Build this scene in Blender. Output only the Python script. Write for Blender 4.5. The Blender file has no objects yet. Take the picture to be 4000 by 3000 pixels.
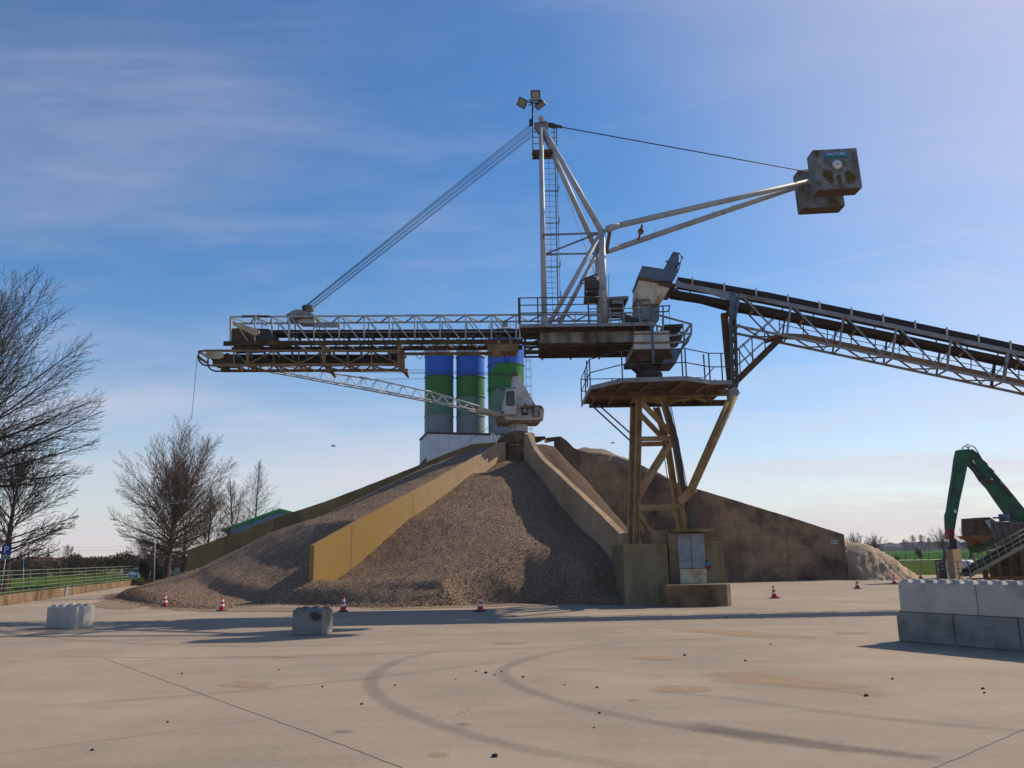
import bpy, math, random
from math import radians, sin, cos, pi, atan, atan2, sqrt
from mathutils import Vector as V, Matrix, noise
random.seed(7)
sc = bpy.context.scene
C = sc.collection
# ------------------------------------------------------------------ camera model
F = 3233.0; K = 1.47; H = 2.52
PITCH = atan(665/F); ROLL = 0.015
_f = V((0, cos(PITCH), sin(PITCH))); _u0 = V((0, -sin(PITCH), cos(PITCH))); _r0 = V((1, 0, 0))
_U = _u0*cos(ROLL)+_r0*sin(ROLL); _R = _r0*cos(ROLL)-_u0*sin(ROLL)
EYE = V((0, 0, H))
def ray(px, py): return _f+_R*((px-2000)/F)+_U*((1500-py)/F)
def A(px, py, d):
    r = ray(px, py); return EYE+r*(d*K/r.y)
def G(px, py, z=0.0):
    r = ray(px, py); return EYE+r*((z-H)/r.z)
def PL(px, py, p0, p1):                     # on the vertical plane through p0, p1
    n = V((-(p1-p0).y, (p1-p0).x, 0)); r = ray(px, py)
    return EYE+r*((p0-EYE).dot(n)/r.dot(n))
def S(px, d): return px/F*d*K               # pixels at a distance -> metres
cam = bpy.data.cameras.new('Camera'); co = bpy.data.objects.new('Camera', cam); C.objects.link(co)
M3 = Matrix((_R, _U, -_f)).transposed()
co.matrix_world = Matrix.Translation(EYE) @ M3.to_4x4()
cam.sensor_width = 36; cam.lens = 36*F/4000; cam.clip_end = 6000; cam.clip_start = 0.1
sc.camera = co
# ------------------------------------------------------------------ materials
MAT = {}
def mat(name, c1, c2=None, rough=.7, scale=3, metal=0, bump=0, bscale=20, stain=None, sscale=.6, samt=.5, streak=False, spec=.3, det=6, lo=.35, hi=.65):
    m = bpy.data.materials.new(name); m.use_nodes = True; nt = m.node_tree; N = nt.nodes; L = nt.links
    b = N['Principled BSDF']; b.inputs['Roughness'].default_value = rough; b.inputs['Metallic'].default_value = metal
    b.inputs['Specular IOR Level'].default_value = spec
    g = N.new('ShaderNodeNewGeometry'); pos = g.outputs['Position']
    def nz(sc_, d=det, vec=None, r=.6):
        n = N.new('ShaderNodeTexNoise'); n.inputs['Scale'].default_value = sc_; n.inputs['Detail'].default_value = d; n.inputs['Roughness'].default_value = r
        L.new(vec or pos, n.inputs['Vector']); return n.outputs['Fac']
    def ramp(x, a, b_):
        r = N.new('ShaderNodeMapRange'); r.inputs[1].default_value = a; r.inputs[2].default_value = b_; L.new(x, r.inputs[0]); return r.outputs[0]
    def mix(fac, a, b_):
        x = N.new('ShaderNodeMix'); x.data_type = 'RGBA'
        if hasattr(fac, 'node'): L.new(fac, x.inputs[0])
        else: x.inputs[0].default_value = fac
        for i, v in ((6, a), (7, b_)):
            if hasattr(v, 'node'): L.new(v, x.inputs[i])
            else: x.inputs[i].default_value = (*v, 1)
        return x.outputs[2]
    c2 = c2 or tuple(v*.75 for v in c1)
    col = mix(ramp(nz(scale), lo, hi), c1, c2)
    if stain:
        vec = pos
        if streak:
            mp = N.new('ShaderNodeMapping'); mp.inputs['Scale'].default_value = (1, 1, .16); L.new(pos, mp.inputs[0]); vec = mp.outputs[0]
        f = ramp(nz(sscale, 7, vec, .68), .62-samt*.35, .78-samt*.25)
        col = mix(f, col, stain)
    L.new(col, b.inputs['Base Color'])
    if bump:
        bp = N.new('ShaderNodeBump'); bp.inputs['Strength'].default_value = bump; bp.inputs['Distance'].default_value = .05
        L.new(nz(bscale, 5), bp.inputs['Height']); L.new(bp.outputs[0], b.inputs['Normal'])
    MAT[name] = m
    m['h'] = 1
    return m, N, L, b, nz, ramp, mix, col, pos
mat('concrete_new', (.48, .445, .395), (.41, .38, .34), .85, 1.6, bump=.25, bscale=30, stain=(.28, .26, .23), sscale=.9, samt=.4, spec=.1)
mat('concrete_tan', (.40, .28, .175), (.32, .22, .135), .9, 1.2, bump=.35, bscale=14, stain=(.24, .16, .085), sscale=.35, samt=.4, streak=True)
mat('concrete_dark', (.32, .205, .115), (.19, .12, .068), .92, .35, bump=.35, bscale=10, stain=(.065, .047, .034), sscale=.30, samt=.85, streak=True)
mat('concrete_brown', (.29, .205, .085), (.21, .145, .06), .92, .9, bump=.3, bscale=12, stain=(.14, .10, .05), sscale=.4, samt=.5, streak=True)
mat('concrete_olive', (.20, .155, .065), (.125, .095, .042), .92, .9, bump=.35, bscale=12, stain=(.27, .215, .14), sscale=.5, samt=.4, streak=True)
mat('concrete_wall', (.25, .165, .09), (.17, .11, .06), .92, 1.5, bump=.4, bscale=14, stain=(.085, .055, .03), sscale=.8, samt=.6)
mat('weight_concrete', (.235, .245, .255), (.165, .175, .18), .9, 2.0, bump=.2, bscale=16, stain=(.075, .055, .015), sscale=1.3, samt=.5)
mat('white_steel', (.44, .45, .46), (.35, .36, .37), .5, 2.5, stain=(.19, .13, .07), sscale=1.5, samt=.2, spec=.35)
mat('grey_steel', (.27, .29, .31), (.20, .22, .24), .55, 2.5, stain=(.14, .085, .045), sscale=1.3, samt=.3, spec=.3)
mat('blue_grey_steel', (.11, .165, .235), (.085, .13, .185), .6, 2, stain=(.10, .07, .045), sscale=1.2, samt=.25, spec=.25)
mat('dark_steel', (.08, .085, .09), (.045, .045, .05), .6, 3, stain=(.13, .065, .03), sscale=1.5, samt=.4)
mat('rust_steel', (.23, .145, .075), (.14, .085, .045), .85, 2, stain=(.30, .20, .10), sscale=1.1, samt=.45, bump=.15)
mat('rust_brown', (.085, .055, .032), (.05, .032, .02), .9, 2, stain=(.16, .09, .04), sscale=.9, samt=.4, bump=.15)
mat('tower_steel', (.36, .255, .12), (.25, .165, .075), .75, 1.6, stain=(.27, .115, .03), sscale=.8, samt=.4, bump=.1)
mat('cream_steel', (.60, .54, .40), (.50, .43, .29), .55, 2, stain=(.34, .20, .07), sscale=1.2, samt=.5)
mat('girder_paint', (.30, .29, .26), (.22, .21, .18), .75, 1.5, stain=(.06, .045, .02), sscale=1.2, samt=.75, streak=True)
mat('crane_white', (.56, .56, .54), (.46, .45, .42), .5, 2, stain=(.22, .13, .06), sscale=1.3, samt=.28)
mat('rubber', (.018, .018, .02), (.03, .03, .03), .8, 4)
mat('black_metal', (.03, .03, .032), (.05, .05, .05), .5, 4)
mat('cable_black', (.03, .032, .045), None, .6, 4)
mat('dark_brown', (.05, .034, .022), (.03, .022, .016), .9, 2, stain=(.10, .06, .03), sscale=1, samt=.3)
mat('weight_soffit', (.115, .075, .035), (.07, .045, .022), .9, 3)
mat('glass_dark', (.02, .03, .04), None, .08, 4, spec=.6)
mat('lamp_glass', (.34, .30, .24), (.22, .19, .14), .25, 12, spec=.6)
mat('green_paint', (.012, .13, .06), (.008, .085, .04), .6, 2, stain=(.02, .03, .02), sscale=1.5, samt=.45, spec=.3)
mat('red_paint', (.22, .012, .018), None, .5, 3)
mat('cone_red', (.52, .022, .03), (.40, .018, .025), .55, 6)
mat('cone_white', (.72, .72, .70), None, .4, 6)
mat('green_roof', (.03, .40, .12), None, .6, 2)
mat('blue_wall', (.18, .30, .39), None, .7, 2)
mat('white_clad', (.55, .60, .66), (.47, .52, .58), .6, .6)
mat('sign_blue', (.01, .03, .28), None, .4, 5)
mat('sign_white', (.75, .76, .74), None, .5, 5)
mat('sign_grey', (.35, .40, .40), None, .5, 5)
mat('sign_cream', (.50, .46, .34), None, .6, 5)
mat('sign_black', (.02, .02, .02), None, .5, 5)
mat('sign_back', (.05, .055, .065), None, .6, 5)
mat('banner_blue', (.03, .22, .50), None, .5, 5)
mat('banner_green', (.01, .20, .13), None, .5, 5)
mat('fence_green', (.045, .085, .055), None, .6, 4)
mat('fence_rail', (.15, .16, .11), (.10, .12, .08), .7, 3)
mat('pole_grey', (.36, .37, .33), None, .6, 4)
mat('bark', (.075, .055, .042), (.04, .032, .028), .95, 5, bump=.5, bscale=18)
mat('twigs', (.050, .035, .029), (.032, .023, .02), .95, 1.5)
mat('twigs_warm', (.115, .072, .046), (.07, .045, .03), .95, 1.2)
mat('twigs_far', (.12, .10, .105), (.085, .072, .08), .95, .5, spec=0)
mat('hedge', (.075, .060, .022), (.045, .04, .016), .95, .8, spec=0)
mat('hedge_brown', (.10, .068, .042), (.065, .048, .03), .95, .8, spec=0)
mat('evergreen', (.018, .035, .014), (.012, .022, .01), .9, 1.2)
mat('grass', (.052, .105, .016), (.038, .08, .012), .95, .35, stain=(.085, .085, .03), sscale=.09, samt=.4, spec=0)
mat('grass_rough', (.06, .095, .018), (.042, .065, .014), .95, .8, bump=.5, bscale=8, spec=0)
mat('field', (.030, .105, .010), (.024, .085, .009), .95, .06, spec=0)
mat('soil', (.12, .10, .06), (.09, .08, .05), .95, .3, spec=0)
mat('gravel_path', (.50, .46, .40), None, .9, 1)
mat('roof_tile', (.16, .045, .035), (.11, .035, .03), .85, 2)
mat('house_wall', (.22, .12, .09), None, .9, 2)
mat('car_paint', (.30, .42, .52), None, .3, 3, spec=.6)
mat('car_light', (.8, .8, .78), None, .2, 3)
mat('box_board', (.36, .255, .15), (.30, .21, .12), .9, 3)
mat('crusher_brown', (.12, .075, .045), (.075, .05, .033), .9, 1.5, stain=(.24, .12, .04), sscale=.8, samt=.4)
mat('crusher_rust', (.27, .115, .03), (.19, .08, .025), .9, 2)
mat('crusher_grey', (.16, .14, .125), (.10, .088, .08), .8, 2)
mat('chute_green', (.035, .085, .018), None, .6, 2)
mat('rail_grey', (.27, .25, .17), None, .6, 3)
mat('stone_dark', (.03, .03, .035), None, .9, 5)
mat('bird_dark', (.02, .02, .025), None, .8, 5)
mat('far_wood', (.07, .085, .075), None, .95, .02, spec=0)
mat('joint', (.20, .17, .14), None, .95, 3)
def dark_wall_mat():
    m = MAT['concrete_dark']; nt = m.node_tree; N = nt.nodes; L = nt.links; b = N['Principled BSDF']; src = b.inputs['Base Color'].links[0].from_socket
    g = N.new('ShaderNodeNewGeometry'); n = N.new('ShaderNodeTexNoise'); n.inputs['Scale'].default_value = .22; n.inputs['Detail'].default_value = 8; n.inputs['Roughness'].default_value = .7; L.new(g.outputs['Position'], n.inputs['Vector'])
    r = N.new('ShaderNodeMapRange'); r.inputs[1].default_value = .48; r.inputs[2].default_value = .66; r.inputs[4].default_value = .7; L.new(n.outputs['Fac'], r.inputs[0])
    x = N.new('ShaderNodeMix'); x.data_type = 'RGBA'; L.new(r.outputs[0], x.inputs[0]); L.new(src, x.inputs[6]); x.inputs[7].default_value = (.40, .27, .16, 1)
    sx = N.new('ShaderNodeSeparateXYZ'); L.new(g.outputs['Position'], sx.inputs[0]); fr = N.new('ShaderNodeMath'); fr.operation = 'FRACT'; dv = N.new('ShaderNodeMath'); dv.operation = 'DIVIDE'; L.new(sx.outputs[2], dv.inputs[0]); dv.inputs[1].default_value = 1.25; L.new(dv.outputs[0], fr.inputs[0]); lt = N.new('ShaderNodeMath'); lt.operation = 'LESS_THAN'; L.new(fr.outputs[0], lt.inputs[0]); lt.inputs[1].default_value = .035
    mu = N.new('ShaderNodeMath'); mu.operation = 'MULTIPLY'; L.new(lt.outputs[0], mu.inputs[0]); mu.inputs[1].default_value = .5; y = N.new('ShaderNodeMix'); y.data_type = 'RGBA'; L.new(mu.outputs[0], y.inputs[0]); L.new(x.outputs[2], y.inputs[6]); y.inputs[7].default_value = (.07, .048, .03, 1); L.new(y.outputs[2], b.inputs['Base Color'])
dark_wall_mat()
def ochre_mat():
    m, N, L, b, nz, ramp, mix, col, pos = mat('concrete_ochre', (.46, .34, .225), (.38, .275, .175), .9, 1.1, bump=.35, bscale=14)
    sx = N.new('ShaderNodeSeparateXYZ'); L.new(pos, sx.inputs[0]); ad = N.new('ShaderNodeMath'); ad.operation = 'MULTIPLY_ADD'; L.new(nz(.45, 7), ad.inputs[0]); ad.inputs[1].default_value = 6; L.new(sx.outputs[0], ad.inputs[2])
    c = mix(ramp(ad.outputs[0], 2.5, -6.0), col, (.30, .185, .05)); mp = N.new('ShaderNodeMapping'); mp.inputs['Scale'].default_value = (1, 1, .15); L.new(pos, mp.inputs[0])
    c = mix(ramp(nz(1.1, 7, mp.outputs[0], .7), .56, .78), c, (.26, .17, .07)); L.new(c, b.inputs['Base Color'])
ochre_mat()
# silos: colour bands by height (world z) ------------------------------------------------
def band_mat(name, bands, shift=None):
    m, N, L, b, nz, ramp, mix, col, pos = mat(name, (.3, .3, .3), None, .5, 1, spec=.25)
    sx = N.new('ShaderNodeSeparateXYZ'); L.new(pos, sx.inputs[0]); z = sx.outputs[2]
    if shift:                               # a rounded hill line: lower at the left edge
        x0, x1, dz = shift
        mr = N.new('ShaderNodeMapRange'); mr.interpolation_type = 'SMOOTHSTEP'
        mr.inputs[1].default_value = x0; mr.inputs[2].default_value = x1; mr.inputs[3].default_value = dz; mr.inputs[4].default_value = 0
        L.new(sx.outputs[0], mr.inputs[0]); ad = N.new('ShaderNodeMath'); L.new(z, ad.inputs[0]); L.new(mr.outputs[0], ad.inputs[1]); z = ad.outputs[0]
    col = bands[0][1]
    for zt, c in bands[1:]:
        lt = N.new('ShaderNodeMath'); lt.operation = 'LESS_THAN'; L.new(z, lt.inputs[0]); lt.inputs[1].default_value = zt
        col = mix(lt.outputs[0], col, c)
    f = ramp(nz(.8), .45, .8)
    dk = mix(f, (1, 1, 1), (.78, .78, .78)); mm = N.new('ShaderNodeMix'); mm.data_type = 'RGBA'; mm.blend_type = 'MULTIPLY'; mm.inputs[0].default_value = 1
    L.new(col, mm.inputs[6]); L.new(dk, mm.inputs[7]); L.new(mm.outputs[2], b.inputs['Base Color'])
# gravel ------------------------------------------------
def gravel_mat(name, cols, stone=16, bump=1.0):
    m, N, L, b, nz, ramp, mix, col, pos = mat(name, cols[0], cols[1], .95, .25)
    vo = N.new('ShaderNodeTexVoronoi'); vo.inputs['Scale'].default_value = stone; L.new(pos, vo.inputs['Vector'])
    sp = N.new('ShaderNodeSeparateColor'); L.new(vo.outputs['Color'], sp.inputs[0])
    c = mix(ramp(sp.outputs[0], .15, .95), cols[2], cols[3])
    c = mix(ramp(sp.outputs[1], .72, .95), c, cols[4])
    c = mix(ramp(nz(.35), .35, .7), c, mix(.5, c, cols[1]))
    L.new(c, b.inputs['Base Color'])
    bp = N.new('ShaderNodeBump'); bp.inputs['Strength'].default_value = bump; bp.inputs['Distance'].default_value = .06; bp.invert = True
    L.new(vo.outputs['Distance'], bp.inputs['Height'])
    b2 = N.new('ShaderNodeBump'); b2.inputs['Strength'].default_value = .5; b2.inputs['Distance'].default_value = .12
    L.new(nz(5, 4), b2.inputs['Height']); L.new(bp.outputs[0], b2.inputs['Normal']); L.new(b2.outputs[0], b.inputs['Normal'])
gravel_mat('gravel', ((.275, .175, .108), (.215, .135, .083), (.125, .078, .048), (.375, .245, .155), (.52, .38, .265)), 20, 1.2)
gravel_mat('gravel_grey', ((.27, .20, .14), (.2, .15, .1), (.17, .125, .085), (.36, .28, .20), (.42, .35, .26)), 12)
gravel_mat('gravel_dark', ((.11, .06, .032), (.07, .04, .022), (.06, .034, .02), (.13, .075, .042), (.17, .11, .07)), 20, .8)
gravel_mat('sand', ((.46, .32, .2), (.4, .28, .17), (.38, .27, .165), (.50, .36, .23), (.54, .41, .28)), 30, .4)
# yard concrete ------------------------------------------------
def yard_mat():
    m, N, L, b, nz, ramp, mix, col, pos = mat('yard_concrete', (.32, .256, .192), (.265, .21, .157), .9, .22, spec=.12)
    def mp(s, r):
        q = N.new('ShaderNodeMapping'); q.inputs['Scale'].default_value = s; q.inputs['Rotation'].default_value = (0, 0, r); L.new(pos, q.inputs[0]); return q.outputs[0]
    c = mix(ramp(nz(.7, 6, mp((.2, 1, 1), -.12), .62), .42, .72), col, (.235, .185, .14))
    c = mix(ramp(nz(.9, 6, mp((.12, 1, 1), .35), .62), .52, .76), c, (.225, .18, .14))
    c = mix(ramp(nz(.16, 5), .46, .68), c, (.37, .29, .205))
    c = mix(ramp(nz(1.6, 8, mp((.35, 1, 1), -.3), .78), .58, .74), c, (.20, .165, .135))
    c = mix(ramp(nz(.5, 8, None, .8), .60, .70), c, (.38, .29, .195))
    c = mix(ramp(nz(42, 3), .60, .70), c, (.19, .155, .125))
    c = mix(ramp(nz(9, 6), .3, .75), c, mix(.4, c, (.40, .32, .24)))
    v = N.new('ShaderNodeTexVoronoi'); v.feature = 'DISTANCE_TO_EDGE'; v.inputs['Scale'].default_value = .16
    wp = N.new('ShaderNodeVectorMath'); wp.operation = 'ADD'; nn = N.new('ShaderNodeTexNoise'); nn.inputs['Scale'].default_value = .5; nn.inputs['Detail'].default_value = 6; L.new(pos, nn.inputs['Vector']); sc_ = N.new('ShaderNodeVectorMath'); sc_.operation = 'SCALE'; sc_.inputs['Scale'].default_value = 2.5; L.new(nn.outputs['Color'], sc_.inputs[0]); L.new(pos, wp.inputs[0]); L.new(sc_.outputs[0], wp.inputs[1]); L.new(wp.outputs[0], v.inputs['Vector'])
    cr = N.new('ShaderNodeMath'); cr.operation = 'LESS_THAN'; L.new(v.outputs['Distance'], cr.inputs[0]); cr.inputs[1].default_value = .0016
    mk = N.new('ShaderNodeMath'); mk.operation = 'MULTIPLY'; L.new(cr.outputs[0], mk.inputs[0]); L.new(ramp(nz(.12, 3), .5, .62), mk.inputs[1]); c = mix(mk.outputs[0], c, (.17, .14, .11))
    L.new(c, b.inputs['Base Color'])
    bp = N.new('ShaderNodeBump'); bp.inputs['Strength'].default_value = .3; bp.inputs['Distance'].default_value = .02
    L.new(nz(25, 6), bp.inputs['Height']); L.new(bp.outputs[0], b.inputs['Normal'])
yard_mat()
def fade_mat(name, c1, c2, amt, nscale, soft=.25, nmul=1.0):      # a mark with ragged edges: alpha from the mesh attribute "edge" and noise
    m, N, L, b, nz, ramp, mix, col, pos = mat(name, c1, c2, .92, 3)
    at = N.new('ShaderNodeAttribute'); at.attribute_name = 'edge'
    mp = N.new('ShaderNodeMapping'); mp.inputs['Scale'].default_value = (.5, 1, 1); L.new(pos, mp.inputs[0])
    n = nz(nscale, 7, mp.outputs[0], .7)
    ad = N.new('ShaderNodeMath'); ad.operation = 'MULTIPLY_ADD'; L.new(n, ad.inputs[0]); ad.inputs[1].default_value = nmul; L.new(at.outputs['Fac'], ad.inputs[2])
    f = ramp(ad.outputs[0], .5*nmul+.35-soft, .5*nmul+.35+soft)
    mu = N.new('ShaderNodeMath'); mu.operation = 'MULTIPLY'; L.new(f, mu.inputs[0]); mu.inputs[1].default_value = amt; L.new(mu.outputs[0], b.inputs['Alpha'])
fade_mat('tyre_black', (.15, .135, .12), (.19, .17, .15), .34, 6, .55, .8)
fade_mat('spilt_sand', (.42, .29, .18), (.38, .255, .155), .55, 1.9, .42, 2.2)
fade_mat('spilt_gravel', (.27, .19, .13), (.20, .145, .10), .95, 2.2, .06, 1.6)
fade_mat('tyre_faint', (.17, .145, .12), (.22, .19, .155), .24, 3, .5, 1.2)
fade_mat('moss', (.12, .09, .018), (.075, .055, .015), .85, 9, .15, 1.8)
fade_mat('grime', (.045, .042, .035), (.07, .065, .055), .8, 6, .3, 1.4)
fade_mat('scrape_dark', (.15, .13, .115), None, .4, 6, .3, 1.4)
# ------------------------------------------------------------------ mesh builder
class MB:
    def __init__(s): s.v = []; s.f = []; s.sm = []; s.mi = []; s.m = 0
    def add(s, vs, fs, smooth=False):
        o = len(s.v); s.v += [V(p) for p in vs]
        for f in fs: s.f.append([i+o for i in f]); s.sm.append(smooth); s.mi.append(s.m)
        return s
    def box(s, a, b):
        x0, y0, z0 = a; x1, y1, z1 = b
        return s.add([(x0, y0, z0), (x1, y0, z0), (x1, y1, z0), (x0, y1, z0), (x0, y0, z1), (x1, y0, z1), (x1, y1, z1), (x0, y1, z1)],
                     [(0, 3, 2, 1), (4, 5, 6, 7), (0, 1, 5, 4), (1, 2, 6, 5), (2, 3, 7, 6), (3, 0, 4, 7)])
    def prism(s, pts, ext):                  # polygon extruded along a vector
        n = len(pts); e = V(ext); vs = [V(p) for p in pts]; vs += [p+e for p in vs]
        fs = [tuple(range(n))[::-1], tuple(range(n, 2*n))]+[(i, (i+1) % n, (i+1) % n+n, i+n) for i in range(n)]
        return s.add(vs, fs)
    def bar(s, p, q, w, h=None, up=(0, 0, 1)):
        h = h or w; p = V(p); q = V(q); d = (q-p).normalized(); up = V(up)
        if abs(d.dot(up)) > .98: up = V((0, 1, 0))
        a = d.cross(up).normalized()*w/2; b = a.cross(d).normalized()*h/2
        vs = [p-a-b, p+a-b, p+a+b, p-a+b, q-a-b, q+a-b, q+a+b, q-a+b]
        return s.add(vs, [(0, 3, 2, 1), (4, 5, 6, 7), (0, 1, 5, 4), (1, 2, 6, 5), (2, 3, 7, 6), (3, 0, 4, 7)])
    def tube(s, p, q, r, r2=None, n=10, caps=True):
        r2 = r if r2 is None else r2; p = V(p); q = V(q); d = (q-p).normalized()
        up = V((0, 0, 1)) if abs(d.z) < .95 else V((0, 1, 0)); a = d.cross(up).normalized(); b = a.cross(d)
        vs = [c+(a*cos(2*pi*i/n)+b*sin(2*pi*i/n))*rr for c, rr in ((p, r), (q, r2)) for i in range(n)]
        o = len(s.v); s.add(vs, [(i, (i+1) % n, (i+1) % n+n, i+n) for i in range(n)], n > 5)
        if caps:
            for f in (tuple(range(n))[::-1], tuple(range(n, 2*n))): s.f.append([i+o for i in f]); s.sm.append(False); s.mi.append(s.m)
        return s
    def path(s, pts, r, n=6):
        for i in range(len(pts)-1): s.tube(pts[i], pts[i+1], r, n=n)
        return s
    def lathe(s, c, prof, n=24, axis=None, a0=0, a1=2*pi):
        c = V(c); ax = V(axis).normalized() if axis else V((0, 0, 1))
        up = V((0, 0, 1)) if abs(ax.z) < .9 else V((0, 1, 0)); a = ax.cross(up).normalized(); b = ax.cross(a)
        full = abs(a1-a0-2*pi) < 1e-6; k = n if full else n+1
        vs = [c+ax*z+(a*cos(a0+(a1-a0)*i/n)+b*sin(a0+(a1-a0)*i/n))*r for r, z in prof for i in range(k)]
        fs = [(j*k+i, j*k+(i+1) % k, (j+1)*k+(i+1) % k, (j+1)*k+i) for j in range(len(prof)-1) for i in range(n)]
        return s.add(vs, fs, True)
    def ball(s, c, r, sq=(1, 1, 1), n=10, m=6):
        c = V(c); vs = []; fs = []
        for j in range(m+1):
            t = pi*j/m
            for i in range(n):
                u = 2*pi*i/n; vs.append(c+V((r*sin(t)*cos(u)*sq[0], r*sin(t)*sin(u)*sq[1], r*cos(t)*sq[2])))
        for j in range(m):
            for i in range(n): fs.append((j*n+i, (j+1)*n+i, (j+1)*n+(i+1) % n, j*n+(i+1) % n))
        return s.add(vs, fs, True)
    def build(s, name, m, parent=None, bevel=0, origin=None, attr=None):
        me = bpy.data.meshes.new(name)
        org = parent_loc(parent) if parent is not None else (V(origin) if origin is not None else V((0, 0, 0)))
        me.from_pydata([p-org for p in s.v], [], s.f); me.update()
        for mm in (m if isinstance(m, (list, tuple)) else [m]): me.materials.append(MAT[mm])
        me.polygons.foreach_set('use_smooth', s.sm); me.polygons.foreach_set('material_index', s.mi)
        if attr:
            at = me.attributes.new('edge', 'FLOAT', 'POINT'); at.data.foreach_set('value', attr)
        o = bpy.data.objects.new(name, me); C.objects.link(o)
        if parent is not None: o.parent = parent
        else: o.location = org
        if bevel:
            bm = o.modifiers.new('Bevel', 'BEVEL'); bm.width = bevel; bm.segments = 2; bm.limit_method = 'ANGLE'; bm.angle_limit = radians(40)
        return o
def parent_loc(o):
    l = V(o.location)
    while o.parent: o = o.parent; l += V(o.location)
    return l
def tag(o, label=None, cat=None, group=None, kind=None):
    if label: o['label'] = label
    if cat: o['category'] = cat
    if group: o['group'] = group
    if kind: o['kind'] = kind
    return o
def thing(name, loc, label, cat, group=None):
    o = bpy.data.objects.new(name, None); C.objects.link(o); o.location = V(loc); o.empty_display_size = .3
    return tag(o, label, cat, group)
def kids(o): return [c for c in bpy.data.objects if c.parent == o]
def copy_tree(o, parent=None):
    ch = kids(o); c = o.copy(); C.objects.link(c)
    if parent is not None: c.parent = parent
    for k in ch: copy_tree(k, c)
    return c
def text(name, body, size, m, parent, loc, xdir, up, align='CENTER', depth=.004):
    cu = bpy.data.curves.new('t', 'FONT'); cu.body = body; cu.size = size; cu.align_x = align; cu.align_y = 'CENTER'; cu.extrude = depth
    t = bpy.data.objects.new('t', cu); C.objects.link(t); bpy.context.view_layer.update()
    me = bpy.data.meshes.new_from_object(t.evaluated_get(bpy.context.evaluated_depsgraph_get())); bpy.data.objects.remove(t)
    x = V(xdir).normalized(); y = V(up).normalized(); z = x.cross(y); R = Matrix((x, y, z)).transposed(); org = parent_loc(parent)
    for v in me.vertices: v.co = R @ v.co + V(loc) - org
    me.name = name; me.materials.clear(); me.materials.append(MAT[m])
    o = bpy.data.objects.new(name, me); C.objects.link(o); o.parent = parent
    return o
def lerp_list(xs, ys, x):
    if x <= xs[0]: return ys[0]
    for i in range(len(xs)-1):
        if x <= xs[i+1]:
            t = (x-xs[i])/max(1e-9, xs[i+1]-xs[i]); return ys[i]*(1-t)+ys[i+1]*t
    return ys[-1]
def fbm(x, y, s, o=4, seed=0): return noise.fractal(V((x*s, y*s, seed*7.3)), .8, 2.0, o)
SKY_SAT=1.34; SKY_STR=.125; CLOUD=(6.0,5.65,6.2,1); SUN_E=5; HAZE=.0002; EXPO=0; DUST=.3; OZ=1.2; TINT=(.92,.97,1.05,1)
# ================================================================== setting: ground, yard, fields
def sheet(name, pts, z, m, kind='structure'):
    mb = MB(); mb.add([(p[0], p[1], z) for p in pts], [tuple(range(len(pts)))]); return tag(mb.build(name, m), kind=kind)
sheet('ground', [(-3000, -200), (3000, -200), (3000, 3000), (-3000, 3000)], -.06, 'soil')
w_a = G(0, 2368); w_b = G(512, 2287)
wdir = (w_b-w_a).normalized(); wl = w_a-wdir*26
yard_pts = [(wl.x, wl.y), (wl.x, -30), (70, -30), (70, 78), (32, 82), (10, 84), (-20, 90), (w_b.x, w_b.y+1)]
mb = MB(); mb.prism([(x, y, -.055) for x, y in yard_pts][::1], (0, 0, .055)); tag(mb.build('yard', 'yard_concrete'), kind='structure')
sheet('grass_field', [(-400, 20), (wl.x-.3, 20), (w_a.x-.3, w_a.y), (w_b.x-.3, w_b.y), (w_b.x-.3, 96), (-16, 96), (-16, 160), (-400, 160)], -.045, 'grass')
sheet('grass_verge', [(18, 83), (120, 80), (120, 186), (18, 186)], -.04, 'grass_rough')
sheet('farm_track', [(-16, 186), (400, 186), (400, 193), (-16, 193)], -.03, 'gravel_path')
sheet('crop_field', [(-16, 193.5), (900, 193.5), (900, 1000), (-16, 1000)], -.035, 'field')
# joints in the concrete
mb = MB()
def joint(a, b, w=.018):
    a = V((a.x, a.y, .004)); b = V((b.x, b.y, .004)); d = (b-a).normalized(); n = V((-d.y, d.x, 0))*w/2
    k = 14; pts = [a+(b-a)*i/k+n*random.uniform(-1.2, 1.2) for i in range(k+1)]
    for i in range(k):
        p, q = pts[i], pts[i+1]; mb.add([p-n, p+n, q+n, q-n], [(0, 1, 2, 3)])
joint(G(400, 2570), G(1310, 2900)); joint(G(1310, 2900), G(1600, 3010)); joint(G(3650, 3000), G(4000, 2850), .025)
joint(G(0, 2945), G(1100, 2800), .009); joint(G(2750, 2540), G(3900, 2640), .012); joint(G(1500, 2560), G(2600, 2640), .012)
tag(mb.build('yard_joints', 'joint'), kind='structure')
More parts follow.
